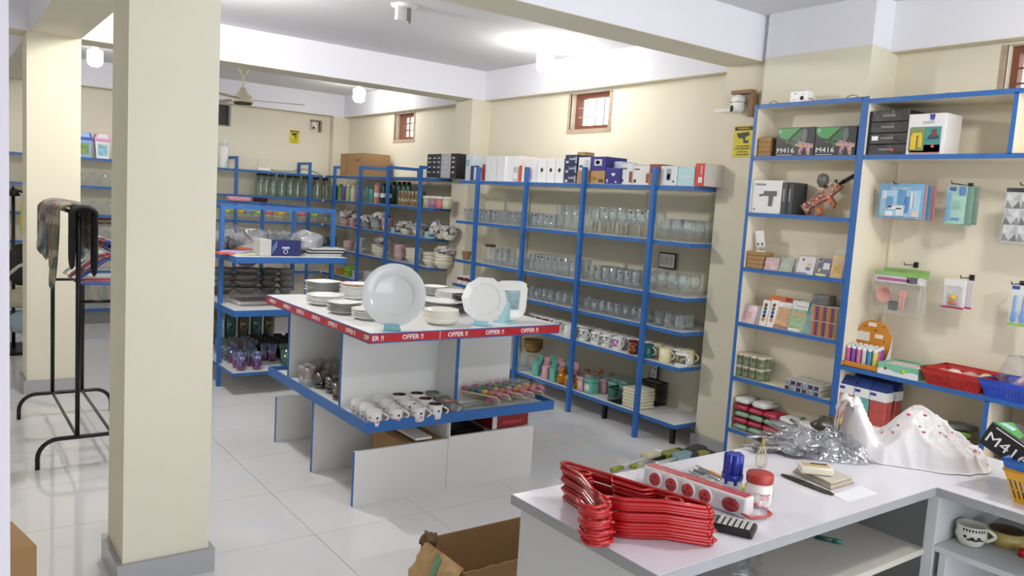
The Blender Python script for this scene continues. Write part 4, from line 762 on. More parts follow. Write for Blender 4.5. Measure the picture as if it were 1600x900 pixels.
panel(1.757, 3.65, XS-.004, 3.668, 0, .29, ('x0',)); panel(XS+.004, 3.65, 2.91, 3.668, 0, .3); panel(1.77, 4.23, 2.9, 4.248, 0, .421, ('x0',)); panel(1.78, 4.85, 2.9, 4.868, 0, .294, ('x0',)); panel(XS-.003, 3.668, XS+.012, 4.23, 0, .421)
panel(XS-.004, 3.645, XS+.004, 3.65, 0, .42)
panel(XS-.2, 3.668, XS-.1, 4.2, .3, .312)
tag(obj('carton', M().rbox(0, 0, .14, .26, .36, .28, .003, seg=1), KRAFT, None, (2.2, 3.9, 0)), 'brown carton inside the base of the offer table', 'box')
t = thing('carton', 'flat red carton with white corner in the base of the offer table', 'box', (2.76, 3.86, .3)); obj('box_body', M().rbox(0, 0, .04, .26, .36, .08, .003, seg=1), mat('deep_red_carton', '9a2226', .4), t); obj('white_corner', M().bb(-.131, -.182, 0, -.1, -.179, .075), WHITE, t); obj('printed_panel', M().bb(-.06, -.1815, .02, .08, -.18, .04), mat('print_ink_rose', 'b8434a', .5), t)
tag(obj('carton', M().rbox(0, 0, .15, .2, .3, .3, .003, seg=1), BLACK, None, (2.5, 3.87, 0)), 'black carton beside the red one in the offer table base', 'box')
tag(obj('carton', M().rbox(0, 0, .145, .3, .3, .29, .003, seg=1), mat('pale_carton', 'c0bab0', .6), None, (2.76, 3.86, 0)), 'pale carton under the flat red carton in the table base', 'box')
# ---- plates
def round_plate(r, dp=.02): return M().lathe([(0, 0), (r*.6, 0), (r*.64, .003), (r, dp), (r, dp+.003), (r*.985, dp+.0035), (r*.62, .006), (0, .005)], 32)
def square_plate(s, dp=.02, n=24, pw=5, rot=0):
    def fn(u, v):
        a = 2*PI*u+PI/4; c, d = math.cos(a), math.sin(a); k = (abs(c)**pw+abs(d)**pw)**(-1/pw); rr = s/2*k*(.02+.98*v); z = .0 if v < .62 else dp*((v-.62)/.38)
        return (rr*c, rr*d, z)
    m = M().grid(fn, n, 6); m.grid(lambda u, v: tuple(Vector(fn(u, v))+Vector((0, 0, .004 if v < .99 else .002))), n, 6); return m
def dodec_plate(r, n=10): return M().lathe([(0, 0), (r*.62, 0), (r*.68, .004), (r, .02), (r*.985, .024), (r*.72, .016), (r*.68, .008), (0, .006)], n, sm=False)
zu = zm(460, 430, .15); zv = zm(560, 420, .2)
PLM = {'A': square_plate(.2).mesh('plate', PORC), 'B': round_plate(.115).mesh('plate', PORC), 'C': square_plate(.18, pw=3).mesh('plate', PORC), 'D': round_plate(.09).mesh('plate', PORC), 'E': round_plate(.1).mesh('plate', PORC), 'G': round_plate(.12).mesh('plate', PORC), 'H': square_plate(.24, pw=3.2).mesh('plate', PORC), 'J': round_plate(.1).mesh('plate', mat('charcoal_glaze', '2a2a2d', .2)), 'I': M().lathe([(0, 0), (.06, 0), (.085, .015), (.1, .04), (.097, .041), (.08, .017), (0, .006)], 28).mesh('bowl', mat('cream_rimmed_crockery', 'e6e2d6', .15))}
LST = ['lowest', 'second from bottom', 'third from bottom', 'fourth from bottom', 'fifth from bottom', 'sixth from bottom', 'seventh from bottom', 'eighth from bottom']
def plates(k, q, n, step, lab, sub='plate', rz=.5, rnd=.25):
    for i in range(n): tag(link(sub, PLM[k], None, (q.x+random.uniform(-.004, .004), q.y+random.uniform(-.004, .004), TZ+step*i), (0, 0, rz+random.uniform(-rnd, rnd)*.4)), '%s in %s, %s' % (sub if k != 'J' else 'charcoal plate', lab, 'topmost' if i == n-1 else LST[i]), sub, lab)
def pt(f, a, b, dz=0): return P(*f(a, b), z=TZ)
plates('A', pt(zu, 300, 215), 8, .011, 'the tall square stack, far left of the offer table', rz=.4)
plates('B', pt(zu, 325, 305), 5, .01, 'the round stack, left edge of the offer table')
plates('C', pt(zu, 520, 395), 5, .011, 'the rounded square stack left of the big standing plate', rz=.35)
plates('D', pt(zu, 760, 455), 4, .012, 'the small stack tucked behind the big standing plate')
plates('E', pt(zu, 630, 245), 7, .011, 'the red patterned stack behind the big standing plate')
q = pt(zu, 630, 245); tag(obj('plate', M().lathe([(0, .007), (.062, .008), (.098, .0255), (.0985, .025), (.06, .004), (0, .004)], 28), mat('red_floral_glaze', 'd9b0a0', .2, var=.9, vscale=22), None, (q.x, q.y, TZ+.077)), 'red floral patterned plate lying on top of the stack behind the big plate', 'plate')
plates('C', pt(zv, 590, 205), 5, .011, 'the square stack right behind the big standing plate', rz=.5)
plates('G', pt(zv, 735, 250), 5, .012, 'the wide round stack, back of the offer table')
plates('H', pt(zv, 665, 345), 5, .013, 'the large rounded square stack behind the cream bowls', rz=.55)
plates('I', pt(zv, 645, 430), 4, .014, 'the cream rimmed stack before the large square plates', 'bowl')
plates('J', pt(zv, 850, 330), 8, .011, 'the dark stack beside the octagonal plate')
def front(name, label, q, rz, cat='plate'): return thing(name, label, cat, (q.x, q.y, TZ), rz)
# big round plate facing the till
R = .163; lean = .2
t = front('standing_plate', 'large round white plate propped upright at the near corner of the offer table', Vector((1.93, 3.635)), math.radians(62)); T = Tm((.03, 0, R*math.cos(lean)+.01), 0, 0, -PI/2+lean)
obj('plate_disc', M().lathe([(0, 0), (R*.58, 0), (R*.62, .006), (R, .024), (R*.995, .027), (R*.985, .0275), (R*.635, .016), (R*.6, .008), (R*.585, .0065), (0, .006)], 64, T=T), mat('grey_white_porcelain', 'd5d6d6', .12), t)
t = front('plate_easel', 'pale blue clip easel under the large round plate', Vector((1.895, 3.572)), math.radians(62), 'easel')
CLB = clear('pale_blue_acrylic', '8cc6d4', .1, .5, .15, body=.65)
obj('lip', M().prism([(-.045, 0), (.045, 0), (.04, .038), (-.035, .038)], -.012, -.008, 'x'), CLB, t); obj('foot', M().bb(-.012, -.04, 0, .03, .04, .006), CLB, t)
q = Vector((2.485, 3.63)); R = .128; T = Tm((.03, 0, R*math.cos(.2)+.012), 0, 0, -PI/2+.2)
t = front('standing_plate', 'ten sided white plate propped upright on the offer table', q, math.radians(50)); obj('plate_disc', dodec_plate(R).mesh('plate_disc', PORC), None, t); t.children[0].matrix_local = T @ Matrix.Rotation(.3, 4, 'Z')
t = front('plate_easel', 'pale blue easel with front lip under the ten sided plate', Vector((2.46, 3.6)), math.radians(50), 'easel'); obj('lip', M().prism([(-.038, 0), (.038, 0), (.034, .03), (-.034, .03)], -.02, -.014, 'x'), LB, t); obj('foot', M().bb(-.02, -.06, 0, .04, .06, .006), LB, t); obj('back_strut', M().prism([(.0, 0), (.06, 0), (.05, .07)], .04, .046, 'y'), LB, t)
q = Vector((2.72, 3.72)); t = front('standing_plate', 'square white plate with a photo insert leaning at the right of the offer table', q, math.radians(28)); T = Tm((.03, 0, .12), 0, 0, -PI/2+.28) @ Matrix.Rotation(.08, 4, 'Z')
o = obj('plate_disc', square_plate(.22, .02), PORC, t); o.matrix_local = T; o = obj('picture', M().box(0, 0, .006, .11, .11, .003), mat('teal_photo_print', '8fa6ae', .3, var=.6, vscale=30), t); o.matrix_local = T
t = front('plate_easel', 'pale blue triangular easel before the square plate', Vector((2.665, 3.67)), math.radians(28), 'easel'); obj('back_strut', M().prism([(-.05, 0), (.03, 0), (.012, .12), (-.006, .12)], -.02, .02, 'y'), LB, t); obj('foot', M().bb(-.05, -.05, 0, .06, .05, .01), LB, t)
# ---- mugs on the tray
zn = zm(540, 590, .20625); zt_ = .4445
FM = mug_meshes(.078, .04, mat('white_mug_glaze', 'dedddb', .2), taper=.9); GM = mug_meshes(.078, .04, mat('grey_stone_glaze', '6d6a6a', .4, var=.3, vscale=60), taper=.8)
CHK = mat('pink_cheek_print', 'd98a98', .5); INK = mat('black_print', '221e1e', .5)
def decal(r, a, zc_, w_, h_, mt, nm='print'):
    return M().grid(lambda u, v: ((r+.0012)*math.cos(a+(u-.5)*w_/r*math.sqrt(max(0.02, 1-(2*v-1)**2))), (r+.0012)*math.sin(a+(u-.5)*w_/r*math.sqrt(max(0.02, 1-(2*v-1)**2))), zc_+(v-.5)*h_), 6, 6).mesh(nm, mt)
face = [decal(.0385, -.55, .026, .02, .014, CHK), decal(.0385, .55, .026, .02, .014, CHK), decal(.0385, .5, .047, .012, .014, INK), decal(.0385, -.5, .05, .022, .0035, INK), decal(.038, 0, .014, .007, .006, INK)]
lining = {c: M().lathe([(.0368, .0778), (.034, .03), (0, .02)], 20).mesh('lining', mat('lining_'+c, c, .3)) for c in ('3a1c1c', '2f7a74', '7fae4e', 'd9895c')}
tray_mugs = [(215, 318, 1, None), (375, 298, 1, None), (545, 283, 1, None), (160, 275, 1, None), (318, 252, 1, None), (462, 232, 1, None), (95, 235, 1, None), (262, 212, 1, None), (405, 190, 1, '3a1c1c'), (677, 265, 0, '3a1c1c'), (603, 222, 0, '3a1c1c'), (540, 180, 0, '3a1c1c'), (795, 245, 2, 'd9895c'), (728, 205, 2, '7fae4e'), (652, 172, 2, '2f7a74')]
nmk = {1: 'white winking face mug', 0: 'white mug with dark brown lining', 2: 'grey mug'}
lab = ['nearest the tray corner', 'second in the front row', 'third in the front row', 'behind the corner mug', 'in the middle of the second row', 'third in the second row', 'far left of the cluster', 'in the back row left', 'in the back row with dark lining', 'in front beside grey ones', 'in the second row', 'in the back row', 'with orange lining', 'with green lining', 'with teal lining']
for k, (a, b, ty, ln) in enumerate(tray_mugs):
    q = P(*zn(a, b), z=zt_+.03); t = mug(GM if ty == 2 else FM, 'mug', '%s %s on the offer table tray' % (nmk[ty], lab[k]), 'mugs on the offer table tray', (q.x, q.y, zt_), -.45, inside=lining[ln] if ln else None)
    if ty == 1:
        for f in face:
            o = link('print', f, t); o.rotation_euler = (0, 0, -1.65)
    elif ty == 0:
        for f in face[2:]:
            o = link('print', f, t); o.rotation_euler = (0, 0, -1.65)
# ---- soap flower packs
ROSE = [mat('rose_%d' % i, c, .5) for i, c in enumerate(('c95a86', '4f8a54', '3f6fa0', 'd9bc4a', 'd98048', 'd06a90'))]
def rose(m_, c, r, mi):
    for j in range(3):
        m_.lathe([(0, -r*.4), (r*(.95-.25*j), -r*.3), (r*(1-.28*j), r*(.1+.25*j)), (r*(.8-.28*j), r*(.2+.28*j))], 8, c, mi)
def rose_pack(label, q, rz, tilt, grp='soap flower packs', L=.26):
    t = thing('flower_pack', label, 'flower pack', (q[0], q[1], q[2]), 0, grp, rot=(tilt, 0, rz))
    obj('backing_card', M().rbox(0, 0, .004, L, .062, .008, .002, seg=1), mat('pale_card', 'd9cdb4', .6), t)
    for i in range(6):
        m_ = M(); rose(m_, (-L/2+L*(i+.5)/6, 0, .032), .029, 0); obj('rose', m_, ROSE[i], t)
    obj('film', M().rbox(0, 0, .034, L+.01, .07, .056, .014), FILM, t)
base = P(*zn(1300, 205), z=zt_)
for k, (dx, dy, dz, rz, tl) in enumerate(((-.2, .05, .03, -1.15, -.75), (-.12, .06, .035, -1.1, -.75), (-.03, .05, .035, -1.1, -.7), (.05, .06, .035, -1.05, -.7), (.12, .07, .035, -1.0, -.6))):
    rose_pack('clear pack of pastel soap roses, '+['leftmost of five', 'second from left of five', 'middle of five', 'second from right of five', 'rightmost of five'][k]+' on the offer tray', (base.x+dx, base.y+.05+dy, zt_+dz+.01), rz, tl)
for k, (a, b) in enumerate(((960, 215), (1010, 205), (1040, 225))):
    q = P(*zn(a, b), z=zt_+.01); t = thing('soap_flower', 'single stem soap flower in clear wrap, '+['leftmost', 'middle', 'nearest the packs'][k]+' of three on the offer tray', 'flower', (q.x, q.y+.03, zt_+.012), -.3+.2*k)
    obj('stem', M().tube([(-.11, 0, 0), (0, .01, .003), (.1, 0, .015)], .0025, 6), mat('stem_green', '5f8a5a', .5), t); m_ = M(); rose(m_, (.11, 0, .02), .022, 0); obj('bloom', m_, [ROSE[0], ROSE[5], ROSE[2]][k], t)
    obj('leaf', M().prism([(0, 0), (.03, .015), (.06, 0), (.03, -.012)], .006, .008), mat('leaf_green', '4d7d4a', .5), t); obj('film', M().rbox(0, 0, .012, .24, .05, .03, .01), FILM, t)
# ---- glasses in the left bay of the table
PGL = mat('floral_glass_print', 'b0584a', .5, var=.8, vscale=60); zg = zm(400, 400, .3125)
SMK = clear('smoke_glass', '8a8c8c', .12, .6, .05)
sm_me = M(); sm_me = tumbler(.095, .04, .038); p, r = hndl(.037, .02, .08, .026, .005); sm_me.tube(p, r, 6); sm_me = sm_me.mesh('smoke_mug', SMK)
pb = M().lathe([(.0335, .05), (.0352, .11)], 16).mesh('print_band', clear('floral_band', 'eed4cc', .08, .4, .1, body=.14))
for k, (a, b) in enumerate(((245, 615), (325, 570), (370, 590), (290, 590), (215, 600), (355, 545))):
    q = P(*zg(a, b+40), z=zt_); q.x = max(q.x, 1.83); t = tag(link('tumbler', GL['tumbler'], None, (q.x, min(q.y, 4.66), zt_)), 'coral floral tumbler in the left bay of the offer table', 'drinking glass', 'floral tumblers'); link('print_band', pb, t)
for k, (a, b) in enumerate(((330, 665), (385, 690), (290, 630))): q = P(*zg(a, b), z=zt_); tag(link('smoke_mug', sm_me, None, (q.x+.01, q.y+.04, zt_), (0, 0, -.3)), 'smoky grey glass mug, '+['largest in view', 'nearest the panel edge', 'behind the others'][k]+' in the left bay of the offer table', 'mug', 'smoky mugs')
q = P(*zg(408, 725), z=zt_); tag(link('tumbler', tumbler(.1, .03, .026).mesh('tumbler', clear('champagne_glass', 'c9a878', .12, .6, .05)), None, (q.x+.01, q.y+.03, zt_)), 'small champagne gold tumbler at the tray edge of the left bay', 'drinking glass')
# ------------------------------------------------------------------ clothes rail with draped cloths
rl = thing('clothes_rail', 'black tubular clothes rail behind the near cream column', 'clothes rail', (0, 0, 0)); rr = .0125
def arc(x0, x1, y, h, rad=.1, n=6):
    pts = [(x0, y, 0)]
    pts += [(x0+rad-rad*math.cos(PI/2*i/n), y, h-rad+rad*math.sin(PI/2*i/n)) for i in range(n+1)]
    pts += [(x1-rad+rad*math.sin(PI/2*i/n), y, h-rad+rad*math.cos(PI/2*i/n)) for i in range(n+1)]
    return pts+[(x1, y, 0)]
for y in (4.9, 5.99): obj('foot', M().tube(arc(.475, 1.02, y, .16), rr, 8), BLACKM, rl)
for x in (.667, .842):
    for y in (4.9, 5.99): obj('post', M().tube([(x, y, .16), (x, y, 1.4 if x < .7 else 1.22)], rr, 8), BLACKM, rl)
    obj('base_bar', M().tube([(x, 4.9, .16), (x, 5.99, .16)], .009, 8), mat('dark_grey_tube', '4a4a46', .4), rl)
    obj('hanging_bar', M().tube([(x, 4.88, 1.4 if x < .7 else 1.22), (x, 6.0, 1.4 if x < .7 else 1.22)], rr, 8), BLACKM, rl)
for y in (4.9, 5.99): obj('cross_bar', M().tube([(.667, y, .92), (.842, y, .92)], .009, 8), BLACKM, rl)
camo = [mat('black_knit', '1a1a1c', .95)]+[multi('camo_cloth_%d' % i, c, 24, .95) for i, c in enumerate((('8c8876', '6e6a5a', '9c9484', '5d6358'), ('94806c', '7a5c4c', 'a08e7a', '6a6a60'), ('70858e', '596b76', '8a979c', '4f5a5e'), ('96604c', '8a7a6a', '7a4436', 'a08a78'), ('6f828c', '8c8c86', '55656e', '9aa0a0'), ('8a7664', '6c6050', 'a0907c', '5a564c')))]
for k in range(7):
    y = 4.935+.088*k; dl = [.3, .42, .34, .26, .28, .24, .26][k]; dr = [.34, .2, .2, .26, .24, .24, .22][k]; wv = [.055, .08, .085, .085, .085, .085, .085][k]
    def path(u, dl=dl, dr=dr, wv=wv, k=k):
        L = dl+PI*wv*.8+dr; s_ = u*L
        if s_ < dl: return Vector((-wv*(1+.3*((dl-s_)/dl)**2*(k % 2)), 0, -(dl-s_))), Vector((-1, 0, 0))
        if s_ < dl+PI*wv*.8: a = (s_-dl)/(PI*wv*.8)*PI; return Vector((-wv*math.cos(a), 0, wv*.55*math.sin(a))), Vector((-math.cos(a), 0, math.sin(a)))
        return Vector((wv, 0, -(s_-dl-PI*wv*.8))), Vector((1, 0, 0))
    def fn(u, v, path=path, k=k):
        p, n_ = path(min(max(u, .02), .98)); a = 2*PI*v; e = math.sqrt(max(.02, 1-(abs(u-.5)*2)**14)); wob = 1+.2*noise.noise(Vector((u*6, k, 0)))
        q = p+n_*(.017*math.cos(a)*e)+Vector((0, .062*math.sin(a)*e*wob, .0)); return tuple(q+Vector((0, 0, -.03*(1-e))))
    tag(obj('draped_cloth', M().grid(fn, 44, 14), camo[k], None, ([.695, .655, .65, .645, .64, .635, .63][k], y, 1.404)), ['black cloth draped at the near end of the clothes rail', 'grey green camouflage cloth hanging lowest, next to the black one', 'brown camouflage cloth third along the clothes rail', 'slate blue camouflage cloth mid rail', 'rust brown camouflage cloth further along the rail', 'blue grey camouflage cloth near the far end of the rail', 'brown camouflage cloth at the far end of the rail'][k], 'cloth', 'draped cloths')
def hanger_pts(w_=.4, h=.14):
    hk = [(.0, .0), (-.012, .012), (-.03, .018), (-.046, .008), (-.05, -.012), (-.042, -.03), (-.02, -.042), (0, -.05), (0, -.075)]
    tri = [(0, -.075), (-.05, -.09), (-w_/2+.02, -.075-h+.02), (-w_/2, -.075-h), (-w_/2+.02, -.085-h), (w_/2-.02, -.085-h), (w_/2, -.075-h), (w_/2-.02, -.055-h), (.05, -.09), (0, -.075)]
    return hk, tri
def hanger_mesh(mt, r=.0055, w_=.4, h=.14, nm='coat_hanger'):
    hk, tri = hanger_pts(w_, h); m_ = M().tube([(x+.024, 0, z_+.02) for x, z_ in hk], r*.8, 6); m_.tube([(x+.024, 0, z_+.02) for x, z_ in tri], r, 6); return m_.mesh(nm, mt)
hm = {c: hanger_mesh(mat('hanger_'+c, c, .35)) for c in ('2f5fb8', 'b8452f', '6a4a7a', '9ab0b4', 'c9c4bc')}
for k, (c, nm) in enumerate((('2f5fb8', 'blue'), ('2f5fb8', 'blue'), ('b8452f', 'orange red'), ('6a4a7a', 'purple'), ('b8452f', 'orange red'), ('9ab0b4', 'pale grey green'), ('c9c4bc', 'pale grey'), ('9ab0b4', 'pale grey green'))):
    tag(link('coat_hanger', hm[c], None, (.842, 4.96+.075*k, 1.213), (0, 0, .2*(k % 3-1))), '%s plastic hanger on the clothes rail behind the column' % nm, 'hanger', nm+' hangers on the rail')
# clutter at the far left edge
q = P(27, 400, y=8.4); gs = thing('garment_stand', 'black garment stand at the far left edge beyond the column', 'stand', (q.x-.03, 8.4, 0)); obj('pole', M().tube([(0, 0, .03), (0, 0, 1.43)], .015, 8), BLACKM, gs); obj('arm', M().tube([(-.05, 0, 1.42), (0, 0, 1.45), (.1, 0, 1.43), (.22, 0, 1.38)], .012, 8), BLACKM, gs); obj('base', M().bb(-.25, -.25, 0, .25, .25, .03), BLACKM, gs); obj('finial', M().lathe([(0, 1.49), (.02, 1.46), (.06, 1.4), (0, 1.39)], 10), BLACKM, gs)
def hang(label, nm, cat, x, y, z0, z1, w_, mt, d=.06):
    tag(obj(nm, crumple(w_, d, z1-z0, .12, x*7, 18), mt, None, (x, y, z0)), label, cat)
hang('bright yellow cloth hanging by the garment stand', 'hanging_cloth', 'cloth', q.x+.06, 8.27, 1.0, 1.42, .1, mat('yellow_cloth', 'cdbf3a', .8)); hang('black bag hanging at the far left edge', 'hanging_bag', 'bag', q.x+.03, 8.15, .62, .99, .3, BLACK, .12)
tag(obj('bag_strap', M().tube([(q.x-.1, 8.06, .72), (q.x-.02, 8.05, .8), (q.x+.1, 8.05, .86), (q.x+.2, 8.06, .87)], .014, 8), mat('pale_strap', 'cfcac2', .6)), 'pale strap across the black hanging bag', 'strap')
hang('cream bag hanging low at the far left edge', 'hanging_bag', 'bag', q.x+.04, 8.12, .42, .61, .34, mat('cream_bag', 'bfb7a2', .7), .12); hang('pale blue bag at the far left edge', 'hanging_bag', 'bag', q.x+.04, 8.1, .2, .41, .3, mat('pale_blue_bag', '9db2be', .6), .16)
# ------------------------------------------------------------------ cartons and brooms on the floor
def open_box(label, x0, y0, x1, y1, h, torn=True):
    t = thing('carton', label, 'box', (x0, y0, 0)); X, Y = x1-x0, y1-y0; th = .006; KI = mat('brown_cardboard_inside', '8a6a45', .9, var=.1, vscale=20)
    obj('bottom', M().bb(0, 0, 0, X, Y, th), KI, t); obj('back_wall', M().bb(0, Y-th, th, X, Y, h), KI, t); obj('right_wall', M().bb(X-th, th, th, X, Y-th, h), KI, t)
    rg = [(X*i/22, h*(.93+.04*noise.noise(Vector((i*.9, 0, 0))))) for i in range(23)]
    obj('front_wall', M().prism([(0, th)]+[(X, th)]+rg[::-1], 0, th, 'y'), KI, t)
    lg = [(Y*i/14, h*(.9+.2*noise.noise(Vector((i*.8, 3, 0))))) for i in range(15)]
    obj('left_wall', M().prism([(th, th), (Y-th, th)]+[(min(max(a, th), Y-th), b) for a, b in lg][::-1], 0, th, 'x'), KRAFT, t)
    if torn:
        def fn(u, v):
            e = .02*noise.noise(Vector((u*9, v*4, 1))); return (-.005-.07*v-e, .01+u*(Y-.02), h*(.98-.55*v**1.3)+.02*math.sin(7*u)*v+e)
        m_ = M().grid(fn, 16, 8); m_.grid(lambda u, v: tuple(Vector(fn(u, v))+Vector((.004, 0, .0))), 16, 8)
        fp = obj('torn_flap', m_, mat('pale_torn_cardboard', 'b7976a', .9, var=.15, vscale=30), t)
        obj('green_tape', M().grid(lambda u, v: tuple(Vector(fn(.45+.16*u, .15+.7*v))+Vector((-.004, 0, .002))), 4, 6), mat('green_tape', '6a9a7c', .5), t)
        obj('crumpled_corner', crumple(.07, .06, .06, .6, 77, 16), mat('dark_torn_cardboard', '6a5238', .9, var=.2, vscale=40), t, (.01, Y-.01, h-.035))
    return t
open_box('open torn brown carton on the floor before the counter', 1.585, 2.33, 2.25, 2.63, .262)
tag(obj('carton', M().rbox(0, 0, .1, .3, .3, .2, .004, seg=1), KRAFT, None, (.15, 3.5, 0), (0, 0, .2)), 'brown carton peeping out at the lower left edge', 'box')
zf = zm(780, 560, .25)
def broom(label, a, b, c, d, stick, head, hk, zz_=.03):
    p0, p1 = P(*zf(a, b), z=zz_), P(*zf(c, d), z=zz_+.03); v = (p1-p0); L = v.length; t = thing('cleaning_brush', label, 'brush', (p0.x, p0.y, 0), math.atan2(v.y, v.x), 'long handled brushes on the floor')
    obj('handle', M().tube([(0, 0, zz_), (L*.85, 0, zz_+.02)], .012, 8), stick, t); obj('grip', M().tube([(-.04, 0, zz_), (.06, 0, zz_)], .015, 8), mat('lime_grip', '9aa83a', .5), t)
    obj('head', M().rbox(L*.95, 0, zz_+.02, .14, .08, .06, .02), head, t); obj('bristles', M().rbox(L*.95+.07, 0, zz_+.015, .1, .1, .07, .03), hk, t)
OL = mat('olive_plastic', '7d8238', .5); DG = mat('dark_bristle', '3a3a38', .9, bump=.8, bscale=120)
broom('long handled brush with white stick and cream block head', 730, 690, 960, 600, WHITE, mat('cream_block', 'ddd6b4', .6), WHITE)
broom('long handled brush with black stick and olive grip', 850, 670, 1090, 590, BLACK, OL, DG, .05); broom('long handled brush with pale stick and blue trimmed head', 880, 690, 1160, 600, mat('pale_grey_stick', 'c4c8c8', .4), mat('pale_cyan_plastic', '7a9aa2', .5), DG, .07)
broom('dark brush head lying nearest the right pillar', 1100, 640, 1220, 570, BLACK, DG, DG, .06); broom('olive and black brush at the counter edge', 1130, 660, 1265, 600, OL, OL, DG, .05)
# ------------------------------------------------------------------ wall cabinets on the right
CX, CB, CB2 = 4.06, 4.235, 4.33
def edged(t, nm, x0, y0, z0, x1, y1, z1, tape=.004):
    o = obj(nm, M().bb(x0, y0, z0, x1, y1, z1), CABM, t); obj('edging', M().bb(x0-tape, y0-.002, z0-.002, x0, y1+.002, z1+.002), BLUE, o); return o
c1 = thing('wall_cabinet', 'narrow open cream wall cabinet with blue edges holding toy boxes', 'cabinet', (0, 0, 0))
CYA, CYB = 2.44, 3.15
edged(c1, 'side_panel', CX, CYB-.018, 0, CB, CYB, 2.285); edged(c1, 'side_panel', CX, CYA, 0, CB, CYA+.018, 2.285)
S1 = [2.275, 1.966, 1.628, 1.292, .952, .61, .28]
for z in S1: edged(c1, 'shelf', CX, CYA+.018, z-.01, CB, CYB-.018, z+.01)
obj('back_panel', M().bb(CB, CYA, 0, CB+.008, CYB, 2.28), CABM, c1)
c2 = thing('wall_cabinet', 'wide open cream wall cabinet with blue edges and hanging hooks', 'cabinet', (0, 0, 0)); CE = .6
edged(c2, 'side_panel', CX-.003, CYA-.02, 0, CB2, CYA-.001, 2.285); edged(c2, 'side_panel', CX, CE, 0, CB2, CE+.018, 2.27)
for z in (2.262, 1.966, .822): edged(c2, 'shelf', CX, CE+.018, z-.01, CB2, CYA-.02, z+.01)
edged(c2, 'divider', CX, 1.69, 1.976, CB2, 1.706, 2.252); edged(c2, 'divider', CX, 1.65, 0, CB2, 1.668, .812); edged(c2, 'shelf', CX, 1.668, .47, CB2, CYA-.02, .49); edged(c2, 'shelf', CX, CE+.018, .5, CB2, 1.65, .52)
obj('back_panel', M().bb(CB2, CE, 0, CB2+.008, CYA, 2.26), CABM, c2); obj('batten', M().bb(CB2-.012, CYA-.09, .832, CB2, CYA-.075, 1.956), CABM, c2)
z7 = zm(1120, 120, .31108); z5_ = zm(1130, 350, .2); z6_ = zm(1120, 520, .2); z8 = zm(1300, 480, .22222)
def fr(f, a, b, x): return P(*f(a, b), x=x)
def cbox(name, label, f, a0, a1, b0, z0, col, x=4.075, depth=.15, cat='box', prints=(), group=None, h=None, mt=None, b=.002, bm=0):
    """box whose front face spans pixel columns a0..a1, top edge row b0"""
    bmid = bm or b0; ya, yb_ = fr(f, a0, bmid, x).y, fr(f, a1, bmid, x).y
    h = h or fr(f, (a0+a1)/2, b0, x).z-z0; wy = ya-yb_
    t = thing(name, label, cat, (x, yb_, z0), 0, group); obj('box_body', M().rbox(depth/2, wy/2, h/2, depth, wy-.002, h, b, seg=1), mt or mat('carton_'+col, col, .45), t)
    for pr in prints:
        u0, v0, u1, v1, c = pr[:5]; obj('printed_panel', M().bb(-.0012, wy*(1-u1), h*v0, 0, wy*(1-u0), h*v1), mat('print_ink_'+c, c, .45, var=pr[5] if len(pr) > 5 else 0, vscale=60), t)
    t['w'] = wy; t['h'] = h; return t
GREEN = mat('toy_box_green', '2f8a3a', .4)
def poly(t, pts, d, mt, nm, x=-.0024): obj(nm, M().prism([(t['w']*(1-u), t['h']*v) for u, v in pts], x, x+d, 'x'), mt, t)
GUNP = multi('graffiti_gun_print', ('c98a8a', '8a6a9a', 'd8b8a8', '5a4a5a', 'b0707a', 'c0a070'), 90); GUNB = mat('gun_print_black', '0c0c0e', .4); HOP = mat('hopper_print', '555a58', .4)
def gun_print(t, s=1., ox=0., oy=0.):
    f = lambda pts: [(ox+u*s, oy+v*s) for u, v in pts]
    poly(t, f([(.08, .58), (.55, .46), (.55, .52), (.2, .62), (.06, .68)]), .0012, GUNB, 'printed_barrel'); poly(t, f([(.52, .42), (.6, .55), (.68, .53), (.75, .48), (.98, .42), (.98, .3), (.9, .28), (.93, .05), (.85, .04), (.8, .28), (.74, .3), (.7, .05), (.62, .05), (.64, .32), (.55, .35)]), .0012, GUNP, 'printed_gun')
    poly(t, f([(.7, .5), (.78, .5), (.82, .7), (.8, .9), (.74, .97), (.68, .88), (.66, .68)]), .0012, HOP, 'printed_hopper')
def m416(label, a0, a1, b0):
    t = cbox('toy_gun_box', label, z7, a0, a1, b0, S1[1]+.0105, '17191c', group='toy gun boxes on the cabinet', bm=330)
    poly(t, [(.02, .98), (.62, .98), (.3, .55), (.36, .42), (.12, .66), (.02, .8)], .001, GREEN, 'printed_panel', -.0014); poly(t, [(.36, .5), (.66, .96), (.66, .4), (.5, .3)], .001, mat('toy_box_dark_green', '1d5a28', .4), 'printed_panel', -.0014)
    gun_print(t); text('M416', t['h']*.25, INKW, t, (-.003, t['w']*.72, t['h']*.2), RX, sx=1.3); obj('subtitle', M().bb(-.0022, t['w']*.55, t['h']*.045, -.001, t['w']*.95, t['h']*.06), INKW, t)
    obj('logo', M().lathe([(.006, 0), (.009, 0), (.009, .001), (.006, .001)], 12, T=Tm((-.002, t['w']*.9, t['h']*.88), 0, 0, -PI/2)), INKW, t); return t
m416('black and green toy gun box on the cabinet shelf, left of the pair', 297, 489, 255); m416('black and green toy gun box on the cabinet shelf, right of the pair', 491, 700, 250)
KB = M().rbox(.07, .035, .0175, .14, .1, .034, .002, seg=1)
ya = fr(z7, 235, 390, 4.08).y
for k in range(4): tag(obj('small_carton', M().rbox(.06, 0, .0145, .12, .085, .0285, .004, seg=1), KRAFT, None, (4.075, ya, S1[1]+.0105+.029*k), (0, 0, .01*(k-2))), 'small flat kraft box, %s in the stack left of the toy gun boxes' % ['lowest', 'second from bottom', 'third from bottom', 'topmost'][k], 'box', 'kraft boxes by the toy guns')
